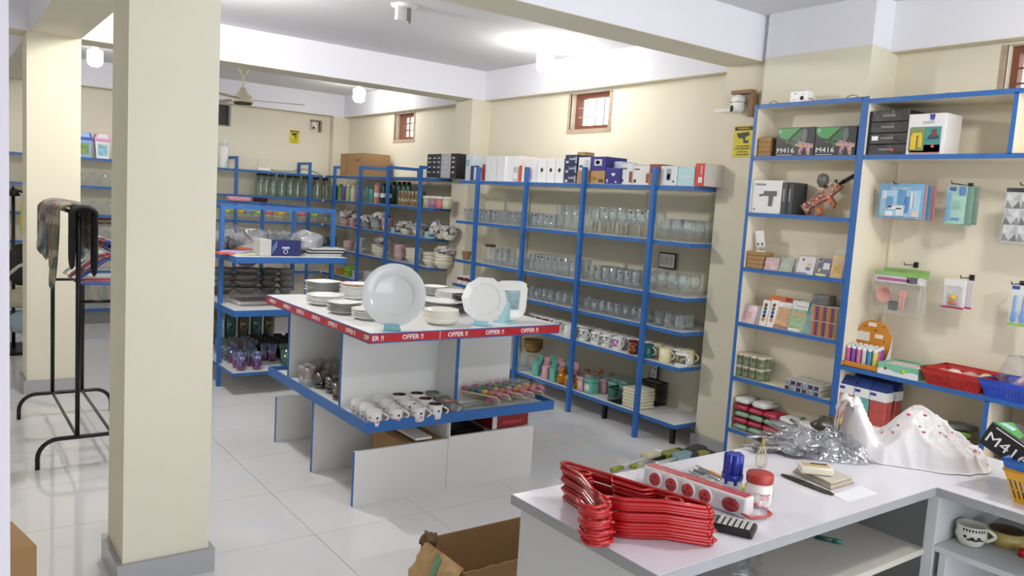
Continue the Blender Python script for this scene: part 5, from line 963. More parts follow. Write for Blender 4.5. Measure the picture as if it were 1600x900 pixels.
# shelf 2
z = S1[2]+.0105
t = cbox('massage_gun_box', 'white box printed with a grey massage gun on the second cabinet shelf', z7, 175, 322, 520, z, 'e4e4e4', bm=600, depth=.13); GRP = mat('grey_print', '5c5c60', .4)
poly(t, [(.25, .56), (.42, .6), (.42, .68), (.86, .68), (.86, .54), (.75, .52), (.73, .22), (.6, .22), (.6, .53), (.42, .53), (.3, .5)], .001, GRP, 'printed_gun'); text('MASSAGE', t['h']*.09, GRP, t, (-.0015, t['w']*.7, t['h']*.87), RX); obj('printed_panel', M().bb(-.001, t['w']*.85, t['h']*.1, 0, t['w']*.9, t['h']*.14), GUNB, t)
for k in range(2): cbox('massage_gun_box', ['dark grey box right beside the white massage gun box', 'dark grey box second beside the white massage gun box'][k], z7, [324, 352][k], [350, 381][k], 530, z, '3a3b3d', depth=.14, x=4.08+.01*k, bm=600, prints=[(.3, .4, .6, .8, '8a8a8c')])
# toy blaster
t = thing('toy_blaster', 'colourful graffiti toy blaster with grey hopper leaning in the cabinet', 'toy gun', (0, 0, 0)); xg = 4.14
def G(pts, d, mt, nm, x=xg): obj(nm, M().prism([(fr(z7, a, b, x).y, fr(z7, a, b, x).z) for a, b in pts], x-d/2, x+d/2, 'x'), mt, t)
GR = multi('graffiti_plastic', ('a8443a', '2a2228', 'c8704a', '5a4a6a', 'd0b090', '7a2a3a', '4a5a3a'), 110); GR2 = multi('graffiti_orange', ('d8552a', 'c8402a', '3f6a4a', 'd8803a', '4a2a3a'), 110); GR3 = multi('graffiti_light', ('c8a878', '8a3a3a', '3a2a30', 'd8c8b0', 'a85a40'), 130)
G([(450, 632), (600, 530), (632, 548), (622, 566), (560, 612), (540, 625), (470, 662), (462, 690), (432, 662), (428, 648)], .03, GR, 'body'); G([(540, 600), (572, 640), (585, 662), (600, 640), (572, 590)], .024, GR2, 'magazine'); G([(500, 640), (524, 645), (528, 690), (496, 700)], .024, GR2, 'grip'); G([(545, 575), (600, 540), (612, 560), (556, 600)], .036, GR3, 'rail')
p0, p1 = fr(z7, 605, 545, xg), fr(z7, 692, 496, xg); obj('barrel', M().tube([p0, p0.lerp(p1, .3), p0.lerp(p1, .31), p1], [.007, .007, .012, .012], 12), BLACK, t)
c = fr(z7, 534, 517, xg); obj('hopper', M().lathe([(0, -.045), (.014, -.045), (.018, -.038), (.031, -.02), (.033, 0), (.03, .018), (.018, .032), (0, .036)], 18, T=Tm(c, 0, .1)), mat('smoky_hopper', '63635a', .3), t); q = fr(z7, 552, 556, xg); obj('hopper_neck', M().tube([c-Vector((0, .004, .03)), q], .011, 10), BLACK, t); q = fr(z7, 598, 525, xg); obj('sight', M().box(q.x, q.y, q.z, .012, .012, .02), BLACK, t)
# shelf 3
z = S1[3]+.0105; ya = fr(z5_, 235, 345, 4.08).y
for k in range(4): tag(obj('small_carton', M().rbox(.06, 0, .0128, .12, .115, .025, .004, seg=1), KRAFT, None, (4.075, ya, z+.0256*k)), 'small flat kraft box, %s under the white phone stand' % ['lowest', 'second from bottom', 'third from bottom', 'topmost'][k], 'box', 'kraft boxes under the phone stand')
t = thing('phone_stand', 'white tilting phone stand on a stack of kraft boxes', 'phone stand', (4.12, ya-.015, z+.1024)); obj('foot', M().lathe([(0, 0), (.032, 0), (.03, .006), (0, .008)], 16), WHITE, t); obj('neck', M().tube([(0, 0, .006), (0, .002, .035)], .007, 8), mat('silver_neck', '9a9c9e', .3, metal=.6), t); o = obj('backplate', M().rbox(0, 0, .06, .008, .06, .1, .003), WHITE, t, (0, 0, .018), (-.12, -.15, 0))
for s_ in (-1, 1): obj('pad', M().box(-.005, .015*s_, .03, .002, .013, .016), mat('grey_pad', '6a6c6e', .6), o)
def pack(label, f, a0, a1, b0, z0, col, var=.5, x=4.085, lean=.25, prints=(), film=True, grp=None, d=.02, bm=0):
    ya, yb_ = fr(f, a0, bm or b0+60, x).y, fr(f, a1, bm or b0+60, x).y; h = fr(f, (a0+a1)/2, b0, x).z-z0; wy = ya-yb_
    t = thing('craft_pack', label, 'packet', (x, yb_, z0), 0, grp, rot=(0, lean, 0)); t['w'] = wy; t['h'] = h
    obj('pack_body', M().rbox(d/2, wy/2, h/2, d, wy-.004, h, .002, seg=1), mat('pack_'+col, col, .45, var=var, vscale=35), t)
    for u0, v0, u1, v1, c in prints: obj('printed_panel', M().bb(-.0012, wy*(1-u1), h*v0, 0, wy*(1-u0), h*v1), mat('print_ink_'+c, c, .45), t)
    if film: obj('film', M().rbox(d/2, wy/2, h/2+.004, d+.006, wy+.008, h+.008, .003, seg=1), FILM, t)
    return t
pack('pink toned film wrapped pack beside the kraft boxes on the third cabinet shelf', z5_, 318, 425, 260, z, 'c9a0a4', .6); pack('sage green film wrapped pack on the third cabinet shelf', z5_, 430, 535, 255, z, '9aa890', .5, lean=.35)
t = pack('white spiral notebook in film with red and navy motifs', z5_, 565, 702, 250, z, 'dcd6d8', .1, prints=[(.25, .75, .4, .88, 'a83a44'), (.1, .03, .7, .1, '3a3f7a'), (.55, .25, .8, .42, '4a5a9a'), (.6, .5, .85, .62, 'd8b04a')])
for i in range(9): obj('spiral_ring', M().box(-.002, t['w']-.006, t['h']*(.08+.1*i), .004, .006, .004), mat('ring_grey', '8a8a90', .4), t)
t = pack('navy notebook with yellow foot and white stars in film', z5_, 722, 832, 265, z, '34386e', .3, prints=[(.45, .4, .9, .75, 'd8d2cc'), (.05, .02, .75, .14, 'd9cf6a'), (.1, .75, .18, .82, 'd8d8e4'), (.3, .85, .36, .9, 'd8d8e4'), (.15, .25, .3, .42, 'd9c85a')])
t = pack('yellow toy pack with hanging header at the shelf end', z5_, 838, 938, 240, z, 'd9b488', .3, lean=.15, prints=[(.2, .2, .75, .6, 'e0b02e'), (.35, .25, .42, .5, '7a3a1a'), (.55, .25, .62, .5, '7a3a1a'), (.05, .8, .95, .98, 'e6c070')]); obj('header_card', M().bb(0, 0, t['h'], .002, t['w'], t['h']+.035), FILM, t)
# shelf 4
z = S1[4]+.0105
pack('pale pink flower pack at the left of the fourth cabinet shelf', z5_, 125, 250, 630, z, 'd8bcc0', .2, prints=[(.25, .25, .7, .65, 'cf9aa6')]); pack('grey mauve pack beside the pale pink one', z5_, 250, 290, 640, z, '8f8688', .3)
for k, (a0, a1) in enumerate(((285, 345), (345, 410))):
    t = pack('slim white paint set box with five colour dots, %s of the two' % ['left', 'right'][k], z5_, a0, a1, 590, z, 'e2dedc', .05, film=False, lean=.2, d=.03)
    for i, c in enumerate(('d88a2a', '25253a', '2f4a9a', '2f7a3a', '8a2a2a')): obj('colour_dot', M().lathe([(0, 0), (.011, 0), (.011, .0015), (0, .0015)], 14, T=Tm((0, t['w']/2, t['h']*(.25+.14*i)), 0, 0, -PI/2)), mat('dot_'+c, c, .4), t)
pack('orange topped pack standing behind the paint sets', z5_, 345, 480, 562, z, 'd06a2a', .3, x=4.14, lean=.1, film=False); pack('red topped pack behind the yellow craft pack', z5_, 435, 580, 580, z, 'a82f2a', .3, x=4.15, lean=.1, film=False)
pack('yellow brown craft pack with white header', z5_, 400, 520, 605, z, 'c08a3e', .7, prints=[(.05, .8, .98, .98, 'e4e0dc'), (.4, .84, .9, .87, 'a83a3a'), (0, 0, 1, .12, '7a4a40')]); pack('green landscape craft pack with white header', z5_, 505, 640, 595, z, '7fa86a', .6, prints=[(.02, .72, .98, .98, 'd8d8d8'), (.3, .8, .9, .83, 'a83a44'), (.3, .5, .8, .62, 'c98a4a'), (.1, .02, .8, .1, 'e0e0dc')])
for k in range(3): pack('teal film craft pack, %s of three' % ['left', 'middle', 'right'][k], z5_, 608+26*k, 650+26*k, 600-10*k, z, '5a9a94', .4, lean=.3)
STR = ['7a2f6a', '5a3f86', 'b85a2f', 'c07a3a', '7f9a4a']
ya, yb_ = fr(z5_, 700, 750, 4.085).y, fr(z5_, 895, 750, 4.085).y
for r_ in range(2):
    for k in range(4):
        wy = (ya-yb_)/4; t = thing('puzzle_book_box', 'striped small book box, %s of the %s row at the shelf end' % (['first', 'second', 'third', 'last'][k], ['lower', 'upper'][r_]), 'book box', (4.08, ya-wy*(k+1), z+.088*r_), 0, 'striped book boxes')
        obj('box_body', M().bb(0, .001, 0, .12, wy-.001, .086), mat('stripe_base', 'd9d2c8', .5), t)
        for i in range(4): obj('spine', M().bb(-.002, wy*i/4+.0008, .002, 0, wy*(i+1)/4-.0008, .084), mat('stripe_'+STR[(i+k) % 5], STR[(i+k) % 5], .45), t)
pack('dark grey pack lying on top of the striped book boxes', z5_, 690, 815, 555, z+.177, '5a5e5c', .5, x=4.1, lean=0, d=.09)
# shelf 5: tins and silver boxes
z = S1[5]+.0105; ya, yb_ = fr(z6_, 125, 330, 4.08).y, fr(z6_, 345, 380, 4.08).y; wy = (ya-yb_)/4; tr_ = min(wy/2, .028)
TINB = multi('tin_dollar_print', ('7d8a62', '3a4a34', '9aa580', '5f6e4a'), 110); TINL = mat('tin_cream_lid', 'ddd2b8', .4)
tin_b = M().cyl((0, 0, 0), tr_*.96, .06, 16).mesh('tin_body', TINB); tin_l = M().cyl((0, 0, .06), tr_*.98, .014, 16).mesh('lid', TINL)
for l in range(2):
    for j in range(2):
        for i in range(4):
            t = thing('small_tin', 'small green printed tin with cream lid in the shrink wrapped block', 'tin', (4.105+.055*j, ya-wy*(i+.5), z+.075*l), 0, 'shrink wrapped tins'); link('tin_body', tin_b, t); link('lid', tin_l, t)
t = tag(obj('shrink_wrap', M().rbox(0, 0, .077, .125, ya-yb_+.014, .155, .012), FILM, None, (4.133, (ya+yb_)/2, z)), 'clear shrink wrap round the block of small tins', 'film wrap')
SLB = mat('silver_stick_wrap', 'bfc2c6', .25, metal=.4, var=.3, vscale=50)
ya, yb_ = fr(z6_, 545, 440, 4.08).y, fr(z6_, 815, 520, 4.08).y
for l in range(2):
    for k in range(6):
        w_ = (ya-yb_)/6; t = thing('glue_stick_box', 'silver wrapped stick pack, %s in the %s layer' % (['first', 'second', 'third', 'fourth', 'fifth', 'sixth'][k], ['lower', 'upper'][l]), 'packet', (4.055, ya-w_*(k+1), z+.034*l), 0, 'silver stick packs')
        obj('pack_body', M().rbox(.085, w_/2, .0165, .17, w_-.002, .032, .004, seg=1), SLB, t); obj('end_print', M().bb(-.001, .006, .006, 0, w_-.006, .027), mat('end_print_%d' % ((k+l) % 3), ['4a2a44', '8a8f96', '2a2a4a'][(k+l) % 3], .4), t)
# shelf 6: wipes packs
z = S1[6]+.0105
WPM = {'sage': mat('wipes_sage', '7d9a82', .35, bump=.5, bscale=25), 'red': mat('wipes_crimson', 'a31f3a', .3, bump=.5, bscale=25), 'white': mat('wipes_white', 'dcdcd8', .35, bump=.5, bscale=25)}
def pillow(sx, sy, sz, seed, n=28):
    pw = lambda v, e: math.copysign(abs(v)**e, v)
    def fn(u, v):
        a = 2*PI*u; b = PI*(v-.5); q = Vector((pw(math.cos(b), .55)*pw(math.cos(a), .3)*sx/2, pw(math.cos(b), .55)*pw(math.sin(a), .3)*sy/2, pw(math.sin(b), .9)*sz/2+sz/2))
        return tuple(q*(1+.06*noise.noise(q*40+Vector((seed, 0, 0)))))
    return M().grid(fn, n, n//2)
wp = {k: pillow(.104, .14, .042, 60+i).mesh('wipes_pack', m_) for i, (k, m_) in enumerate(WPM.items())}
grn = M().box(-.02, -.035, .03, .05, .05, .014).mesh('green_stripe', mat('wipes_green', '2f7a5a', .4))
def wipes(k, y, z_, lab, x=4.135, rz=PI/2): 
    o = tag(link('wipes_pack', wp[k], None, (x, y, z_), (0, 0, rz+random.uniform(-.1, .1))), lab, 'wipes pack', 'wipes packs in the low cabinet shelf')
    if k == 'white': link('green_stripe', grn, o)
y0 = CYB-.085
for l, (k, n) in enumerate((('sage', 4), ('red', 4), ('sage', 3), ('red', 3))):
    for i in range(n): wipes(k, y0-.108*i+(.0 if l % 2 else -.008), z+.04*l, '%s wipes pack, %s from left in the %s layer' % ({'sage': 'sage green', 'red': 'crimson'}[k], ['first', 'second', 'third', 'fourth'][i], ['bottom', 'second', 'third', 'fourth'][l]))
for i, (dy, l, lab) in enumerate(((.0, 4, 'white wipes pack on top at the far left'), (.13, 4, 'white wipes pack with red dot on top beside it'), (.33, 3, 'white and green wipes pack topmost in the middle'), (.33, 2, 'white and green wipes pack second in the middle'), (.42, 1, 'white wipes pack tilted low in the middle'), (.45, 2, 'white and green wipes pack upper right of middle'), (.45, 3, 'white and green wipes pack right of middle on top'), (.56, 2, 'white wipes pack at the right end upper'), (.56, 1, 'white wipes pack at the right end lower'), (.54, 3, 'white wipes pack at the right end topmost'))): wipes('white', y0-dy, z+.041*l, lab)
wipes('red', y0-.52, z, 'crimson wipes pack alone at the lower right'); wipes('white', y0-.47, z, 'white wipes pack under the right hand pile'); wipes('white', y0-.4, z, 'white wipes pack at the foot of the right hand pile')
# ------------------------------------------------------------------ wide cabinet contents
z = 1.9765
for k in range(4):
    t = cbox('massager_box', 'black film wrapped massager box, %s in the stack of four' % ['lowest', 'second from bottom', 'third from bottom', 'topmost'][k], z7, 750, 950, 330, z+.0585*k, '1e1e20', h=.057, depth=.2, x=4.075, bm=360, mt=mat('black_film_box', '1c1c1e', .25, bump=.3, bscale=20)); text('MASSAGE', .017, mat('grey_lettering', 'b0b0b0', .5), t, (-.0015, t['w']*.5, .03), RX)
    if k == 1: obj('white_sticker', M().bb(-.0015, t['w']*.72, .02, 0, t['w']*.88, .042), WHITE, t)
    if k == 0: obj('red_badge', M().bb(-.0015, t['w']*.3, .02, 0, t['w']*.36, .034), RED, t)
t = cbox('toy_box', 'white toy box with yellow toy in its window and blue tooth logo', z7, 955, 1145, 185, z, 'e2dede', depth=.16, bm=300, x=4.07, prints=[(.1, .06, .9, .68, '3f8a86'), (.1, .06, .9, .24, '9ac4c4'), (.1, .03, .9, .05, 'c9502e')])
W, H = t['w'], t['h']
obj('window', M().bb(-.004, W*.52, H*.1, -.0005, W*.92, H*.66), mat('window_dark_teal', '7a8a5a', .3), t); obj('toy_figure', M().rbox(-.006, W*.8, H*.3, .008, W*.14, H*.36, .003).rbox(-.006, W*.62, H*.32, .008, W*.1, H*.3, .003).rbox(-.006, W*.72, H*.5, .008, W*.26, H*.08, .003), mat('toy_yellow', 'd9b82a', .35), t)
obj('tooth_logo', M().prism([(W*.3, H*.98), (W*.44, H*.98), (W*.42, H*.88), (W*.4, H*.82), (W*.37, H*.88), (W*.34, H*.82), (W*.31, H*.88)], -.002, 0, 'x'), mat('logo_blue', '2f3f9a', .4), t); obj('printed_car', M().prism([(W*.14, H*.38), (W*.45, H*.36), (W*.42, H*.46), (W*.34, H*.5), (W*.3, H*.56), (W*.24, H*.48), (W*.16, H*.46)], -.002, -.001, 'x'), mat('printed_car', '2a3a5a', .4, var=.8, vscale=60), t); obj('printed_car', M().prism([(W*.2, H*.44), (W*.36, H*.44), (W*.34, H*.62), (W*.22, H*.62)], -.0028, -.002, 'x'), mat('printed_bear', '6a4028', .4), t)
obj('printed_panel', M().bb(-.002, W*.25, H*.17, -.001, W*.33, H*.25), mat('print_ink_c9502e', 'c9502e', .4), t)
for v in (.76, .79): obj('printed_line', M().bb(-.0015, W*.3, H*v, 0, W*.6, H*v+.003), mat('print_ink_grey', '8a8aa0', .5), t)
# hooks and hanging packs
HK = mat('hook_steel', '3a3a3c', .35, metal=.6)
def hook(y, z, L=.1):
    t = thing('peg_hook', 'metal display hook on the cabinet back '+hook.lab.pop(0), 'hook', (CB2, y, z), 0, 'display hooks'); obj('plate', M().bb(-.005, -.012, -.015, 0, .012, .015), HK, t); obj('prong', M().tube([(-.004, 0, 0), (-L, 0, 0), (-L-.008, 0, .012)], .003, 6), HK, t)
hook.lab = ['holding the blue baby kit', 'holding the green packs', 'holding the pink spoon pack', 'holding the teether cards', 'holding the blue brush pack', 'holding the grey patterned cover']
def hang_card(name, label, f, a0, a1, b0, b1, x, col, cat='packet', var=.0, rz=0, d=.004, bm=None, film=False):
    c = fr(f, (a0+a1)/2, (b0+b1)/2, x); wy = fr(f, a0, (b0+b1)/2, x).y-fr(f, a1, (b0+b1)/2, x).y; h = fr(f, (a0+a1)/2, b0, x).z-fr(f, (a0+a1)/2, b1, x).z
    t = thing(name, label, cat, (x, c.y, c.z), rz); t['w'] = wy; t['h'] = h
    obj('backing_card', M().rbox(0, 0, 0, d, wy, h, .0015, seg=1), mat('card_'+col, col, .45, var=var, vscale=40), t)
    if film: obj('film', M().rbox(-.012, 0, -.005, .03, wy+.01, h+.01, .008), FILM, t)
    return t
def pr(t, u0, v0, u1, v1, c, d=.003, nm='printed_panel', off=0, b=0):
    w_, h = t['w'], t['h']; obj(nm, M().bb(-.003-d-off, w_*(.5-u1), h*(v0-.5), -.002-off, w_*(.5-u0), h*(v1-.5), b=b), mat('print_ink_'+c, c, .4), t)
c = fr(z7, 925, 540, 4.2); hook(c.y, c.z+.0, .2)
t = hang_card('baby_care_kit', 'blue baby care kit card with white tools, frontmost on its hook', z7, 810, 1035, 535, 712, 4.17, '6fb0d8', film=True)
pr(t, .06, .06, .94, .8, 'a9d2ea'); text('BABY CARE KIT', .016, INKW, t, (-.006, 0, t['h']*.35), RX)
for u0, v0, u1, v1, cc in ((.1, .55, .18, .78, 'e8eef2'), (.22, .3, .34, .62, '5a9ad0'), (.26, .26, .56, .36, 'f0f2f4'), (.46, .4, .62, .8, '4a90cc'), (.64, .15, .7, .62, '3f86c4'), (.74, .3, .78, .75, 'e8eef2'), (.82, .3, .85, .75, 'd0d8de'), (.44, .08, .6, .3, 'e6ecf0'), (.8, .06, .92, .22, 'e8d8cc'), (.2, .06, .36, .2, 'f0f2f4')): pr(t, u0, v0, u1, v1, cc, .008, 'tool', .001)
for k, (cc, o_) in enumerate((('d8a0a0', .018), ('5f9ac0', .036), ('cf8f90', .054))): hang_card('baby_care_kit', ['pink baby care kit card just behind the front blue one', 'blue baby care kit card third on the hook', 'pink baby care kit card rearmost on the hook'][k], z7, 830+22*k, 1050+22*k, 542, 718, 4.19+.02*k, cc)
c = fr(z7, 1215, 540, 4.2); hook(c.y, c.z, .2)
t = hang_card('brush_pack', 'mint green baby brush pack in film on the second hook', z7, 1150, 1250, 545, 740, 4.17, 'a9d4c4', film=True)
pr(t, .1, .08, .22, .8, '6fa8d4', .01, 'brush', .001); pr(t, .68, .75, .95, .96, '4a7ac0', .006, 'brush', .001); pr(t, .15, .86, .45, .95, '3a4fa0'); pr(t, .4, .4, .7, .6, '8fc0b0'); pr(t, .35, .1, .75, .16, '5a90c8')
hang_card('brush_pack', 'dark mint brush pack behind the front mint one', z7, 1225, 1285, 550, 748, 4.2, '7fae98', film=True); hang_card('brush_pack', 'grey green brush pack rearmost on the second hook', z7, 1270, 1315, 552, 745, 4.23, '8a9f8e', film=True)
t = hang_card('cushion_cover_pack', 'grey and white triangle patterned cover hanging at the right edge', z7, 1440, 1680, 560, 840, 4.16, 'cfcfd0', film=True); W, H = t['w'], t['h']
pr(t, 0, .93, 1, 1, '1c1c1e')
tm = [mat('tri_'+c_, c_, .5) for c_ in ('8e9092', 'b4b6b8', '6f7174', 'e2e2e2')]
for i in range(6):
    for j in range(6):
        y_, z_ = W*(.5-i/6.), H*(-.47+j*.15); obj('printed_triangle', M().prism([(y_, z_), (y_-W/6, z_), (y_-W/12*(i % 2+.5), z_+H*.14)], -.0035, -.0025, 'x'), tm[(i*2+j*3) % 4], t)
c = fr(z7, 1560, 548, 4.2); hook(c.y, c.z, .2)
zh = zm(1120, 370, .38898); c = fr(zh, 768, 135, 4.25); hook(c.y, c.z+.03, .12)
def hang2(*a, **k): return hang_card(*a, **k)
t = hang2('baby_spoon_pack', 'pink suction bowl and spoon set in clear pack with green header', zh, 627, 830, 140, 315, 4.2, 'e4e4e2', film=False); W, H = t['w'], t['h']
t.children[0].scale = (1, 1, .26); t.children[0].location = (0, 0, H*.36)
pr(t, 0, .9, 1, .99, '8ac05a'); pr(t, .05, .78, .7, .84, 'b84a90'); pr(t, .65, .76, .85, .9, '5a4a60')
PKS = mat('salmon_silicone', 'e0a298', .45); obj('bowl', M().lathe([(0, 0), (.03, 0), (.045, .03), (.042, .03), (.028, .005), (0, .004)], 20, T=Tm((-.005, W*.22, -H*.05), 0, 0, -PI/2)), PKS, t)
for k in (0, 1): obj('spoon', M().rbox(-.012, -W*(.08+.06*k), -H*.22, .008, .014, .07, .004).rbox(-.012, -W*(.08+.06*k)-.001, 0, .01, .022, .04, .004), PKS, t)
obj('film', M().rbox(-.015, 0, -H*.02, .045, W, H, .012), FILM, t); obj('lid', M().rbox(.012, W*.1, -H*.3, .01, .05, .05, .01), mat('grey_green_lid', '6f7a72', .5), t)
t = hang_card('baby_spoon_pack', 'second spoon set pack with green header hanging behind the pink one', zh, 660, 845, 128, 300, 4.26, '8ac05a', film=True); t.children[0].scale = (1, 1, .2); t.children[0].location = (0, 0, t['h']*.4)
c = fr(zh, 996, 165, 4.25); hook(c.y, c.z, .12)
t = hang2('teether_card', 'white card with yellow and orange feeder teether', zh, 908, 998, 170, 288, 4.2, 'e4e0de'); W, H = t['w'], t['h']; pr(t, 0, 0, 1, .06, 'a82f6a'); obj('teether', M().lathe([(0, 0), (.016, 0), (.014, .015), (0, .02)], 14, T=Tm((-.004, 0, -H*.12), 0, 0, -PI/2)), mat('teether_yellow', 'e6c23a', .4), t); obj('teether', M().rbox(-.012, 0, -H*.32, .02, .038, .012, .004), mat('teether_orange', 'd8703a', .4), t); obj('blister', M().rbox(-.016, 0, -.01, .028, W*.8, H*.7, .012), FILM, t)
t = hang_card('teether_card', 'white teether card half hidden behind the front one', zh, 985, 1030, 175, 290, 4.23, 'd8d0d0'); pr(t, 0, 0, 1, .06, 'a82f6a')
c = fr(zh, 1200, 190, 4.25); hook(c.y, c.z, .12)
t = hang2('baby_brush_pack', 'card with two light blue baby brushes at the right edge', zh, 1175, 1262, 195, 360, 4.2, 'dcdcda'); pr(t, 0, 0, 1, .06, '8ac05a'); pr(t, .05, .9, .4, .98, '3a4fa0')
for u in (.18, .6): pr(t, u, .1, u+.2, .35, '6f9fd8', .012, 'brush', 0, .003); pr(t, u+.05, .35, u+.15, .75, '7fabdd', .01, 'brush', 0, .003)
for a, b in ((1497, 555), (1296, 540), (998, 527)):
    pass
# shelf with display box and baskets
z = .8325; OR = mat('orange_display_card', 'c98428', .5, var=.15, vscale=30)
ya, yb_ = fr(z8, 60, 400, 4.07).y, fr(z8, 315, 480, 4.07).y; W = ya-yb_
t = thing('display_box', 'orange counter display box filled with bubble tubes', 'display box', (4.065, yb_, z))
obj('tray_front', M().bb(0, 0, 0, .004, W, .03), OR, t); obj('tray_base', M().bb(0, 0, 0, .125, W, .004), OR, t); obj('step', M().bb(.11, .004, .004, .115, W-.004, .125), OR, t)
obj('side', M().prism([(0, .004), (.125, .004), (.125, .19), (.112, .12), (.085, .07), (.05, .042), (.004, .03)], 0, .003, 'y'), mat('white_card', 'dedad6', .5), t); obj('side', M().prism([(0, .004), (.125, .004), (.125, .19), (.112, .12), (.085, .07), (.05, .042), (.004, .03)], W-.003, W, 'y'), mat('white_card', 'dedad6', .5), t)
hd = [(W*.02, .12), (W*.98, .12), (W*.98, .19)]+[(W*(.5+.4*math.cos(PI*i/12)), .2+.06*math.sin(PI*i/12)) for i in range(13)]+[(W*.02, .19)]
obj('header', M().prism(hd, .12, .124, 'x'), OR, t); obj('header_patch', M().bb(.118, W*.6, .14, .12, W*.95, .19), mat('white_patch', 'e2ded8', .5, var=.3, vscale=60), t)
for (y_, z_) in ((W*.55, .235), (W*.35, .175)): obj('header_patch', M().rbox(.1185, y_, z_, .003, W*.22, .022, .001), mat('white_patch_plain', 'eadfc8', .5), t)
for y_, z_ in ((W*.25, .23), (W*.75, .22), (W*.2, .15), (W*.45, .205)): obj('header_patch', M().box(.1185, y_, z_, .002, .012, .006), mat('brown_ink', '6a3f1a', .5), t)
TC = ['c9629a', '7a4fa8', 'd070a0', 'c8c8cc', '4a90c8', 'd9cc5a', 'd0c050', 'c9b83a']
for r_ in range(3):
    for k in range(6):
        c_ = TC[k if r_ == 0 else (k+r_+2) % 8]; q = (4.065+.03+.03*r_, ya-.025-(W-.045)*k/5*.92, z+.005+.006*r_)
        u = thing('bubble_tube', '%s tube with white cap, %s row of the orange display' % ({'c9629a': 'pink', '7a4fa8': 'purple', 'd070a0': 'rose', 'c8c8cc': 'white and black', '4a90c8': 'blue', 'd9cc5a': 'yellow', 'd0c050': 'yellow', 'c9b83a': 'yellow'}[c_], ['front', 'middle', 'back'][r_]), 'tube', q, 0, 'tubes, %s row %s' % (c_, r_)); obj('tube_body', M().cyl((0, 0, 0), .0125, .095, 12), mat('tube_'+c_, c_, .35, var=.4, vscale=80), u); obj('cap', M().cyl((0, 0, .095), .0115, .015, 12), WHITE, u)
ya, yb_ = fr(z8, 318, 480, 4.07).y, fr(z8, 600, 540, 4.07).y; W = ya-yb_
t = thing('open_tray_box', 'green and white open tray box of small sachets beside the orange display', 'box', (4.065, yb_, z)); GB = mat('mint_box', '7cc0a0', .5); HB = .062
obj('box_wall', M().bb(0, 0, 0, .004, W, HB), WHITE, t); obj('box_wall', M().bb(.19, 0, 0, .194, W, HB), GB, t); obj('box_wall', M().bb(.004, 0, 0, .19, .004, HB), GB, t); obj('box_wall', M().bb(.004, W-.004, 0, .19, W, HB), GB, t); obj('box_floor', M().bb(.004, .004, 0, .19, W-.004, .03), WHITE, t)
obj('green_wave', M().prism([(0, HB), (W, HB), (W, HB*.35)]+[(W*(1-i/10), HB*(.45+.12*math.sin(i*.9))) for i in range(11)], -.001, 0, 'x'), GB, t); obj('dot', M().lathe([(0, 0), (.011, 0), (.011, .001), (0, .001)], 14, T=Tm((-.001, W*.36, HB*.5), 0, 0, -PI/2)), mat('lime_dot', 'c9d83a', .4), t); obj('dot', M().lathe([(0, 0), (.009, 0), (.009, .001), (0, .001)], 14, T=Tm((-.001, W*.8, HB*.55), 0, 0, -PI/2)), mat('berry_dot', '8a5a3a', .4), t)
for k in range(10): o = obj('sachet', M().rbox(0, 0, 0, .15, W*.085, .02, .004, seg=1), mat('sachet_%d' % (k % 3), ['d8b8bc', 'd8d4c8', 'c8d4c4'][k % 3], .5), t, (.097, W*(.06+.098*k), .046))
def slot_basket(name, label, x0, y0, x1, y1, z0, h, mt, taper=.03, rz=0, nslots=26):
    t = thing(name, label, 'basket', ((x0+x1)/2, (y0+y1)/2, z0), rz); X, Y = (x1-x0)/2, (y1-y0)/2; a, b = X-taper, Y-taper
    obj('base', M().bb(-a, -b, 0, a, b, .004), mt, t)
    def side(p0, p1, q0, q1, n):     # bottom p, top q
        m_ = M(); V = Vector; nrm = (V(p1)-V(p0)).cross(V(q0)-V(p0)).normalized()*.0025
        def quad(u0, u1, v0, v1):
            c = [V(p0).lerp(V(p1), u).lerp(V(q0).lerp(V(q1), u), v) for u, v in ((u0, v0), (u1, v0), (u1, v1), (u0, v1))]; m_.add([k+nrm for k in c]+[k-nrm for k in c], [(0, 1, 2, 3), (7, 6, 5, 4), (0, 4, 5, 1), (1, 5, 6, 2), (2, 6, 7, 3), (3, 7, 4, 0)])
        quad(0, 1, 0, .14); quad(0, 1, .72, 1); quad(0, 1, .41, .45)
        for i in range(n+1): u = i/n; quad(max(0, u-.28/n), min(1, u+.28/n), .14, .72)
        return m_
    B = [(-a, -b, 0), (a, -b, 0), (a, b, 0), (-a, b, 0)]; Tt = [(-X, -Y, h), (X, -Y, h), (X, Y, h), (-X, Y, h)]
    for i in range(4): obj('slotted_side', side(B[i], B[(i+1) % 4], Tt[i], Tt[(i+1) % 4], nslots if i % 2 else int(nslots*X/Y)), mt, t)
    obj('rim', M().tube([(-X, -Y, h), (X, -Y, h), (X, Y, h), (-X, Y, h)], .006, 6, True), mt, t); return t
RB = mat('red_basket_plastic', 'b8251f', .35); BB = mat('blue_basket_plastic', '2f4fc4', .35); YB_ = mat('yellow_basket_plastic', 'd9a02a', .4)
ya, yb_ = fr(z8, 640, 520, 4.08).y, fr(z8, 1100, 560, 4.08).y; slot_basket('plastic_basket', 'red slotted plastic basket on the cabinet shelf', 4.04, yb_+.01, 4.3, ya, z, .082, RB)
for k, (dx, dy, c_, lab) in enumerate(((.0, .05, 'd8cfc4', 'cream toy lying in the red basket'), (.02, -.02, 'c9a0a4', 'pink and white packet in the red basket'), (-.03, .09, 'c87a7a', 'red striped packet in the red basket'), (.05, -.08, 'd9c9a0', 'pale stick packet in the red basket'))): tag(obj('small_packet', crumple(.09, .07, .05, .3, 80+k, 16), mat('packet_'+c_, c_, .5, var=.3, vscale=50), None, (4.17+dx, (ya+yb_)/2+dy, z+.03)), lab, 'packet', 'packets in the red basket')
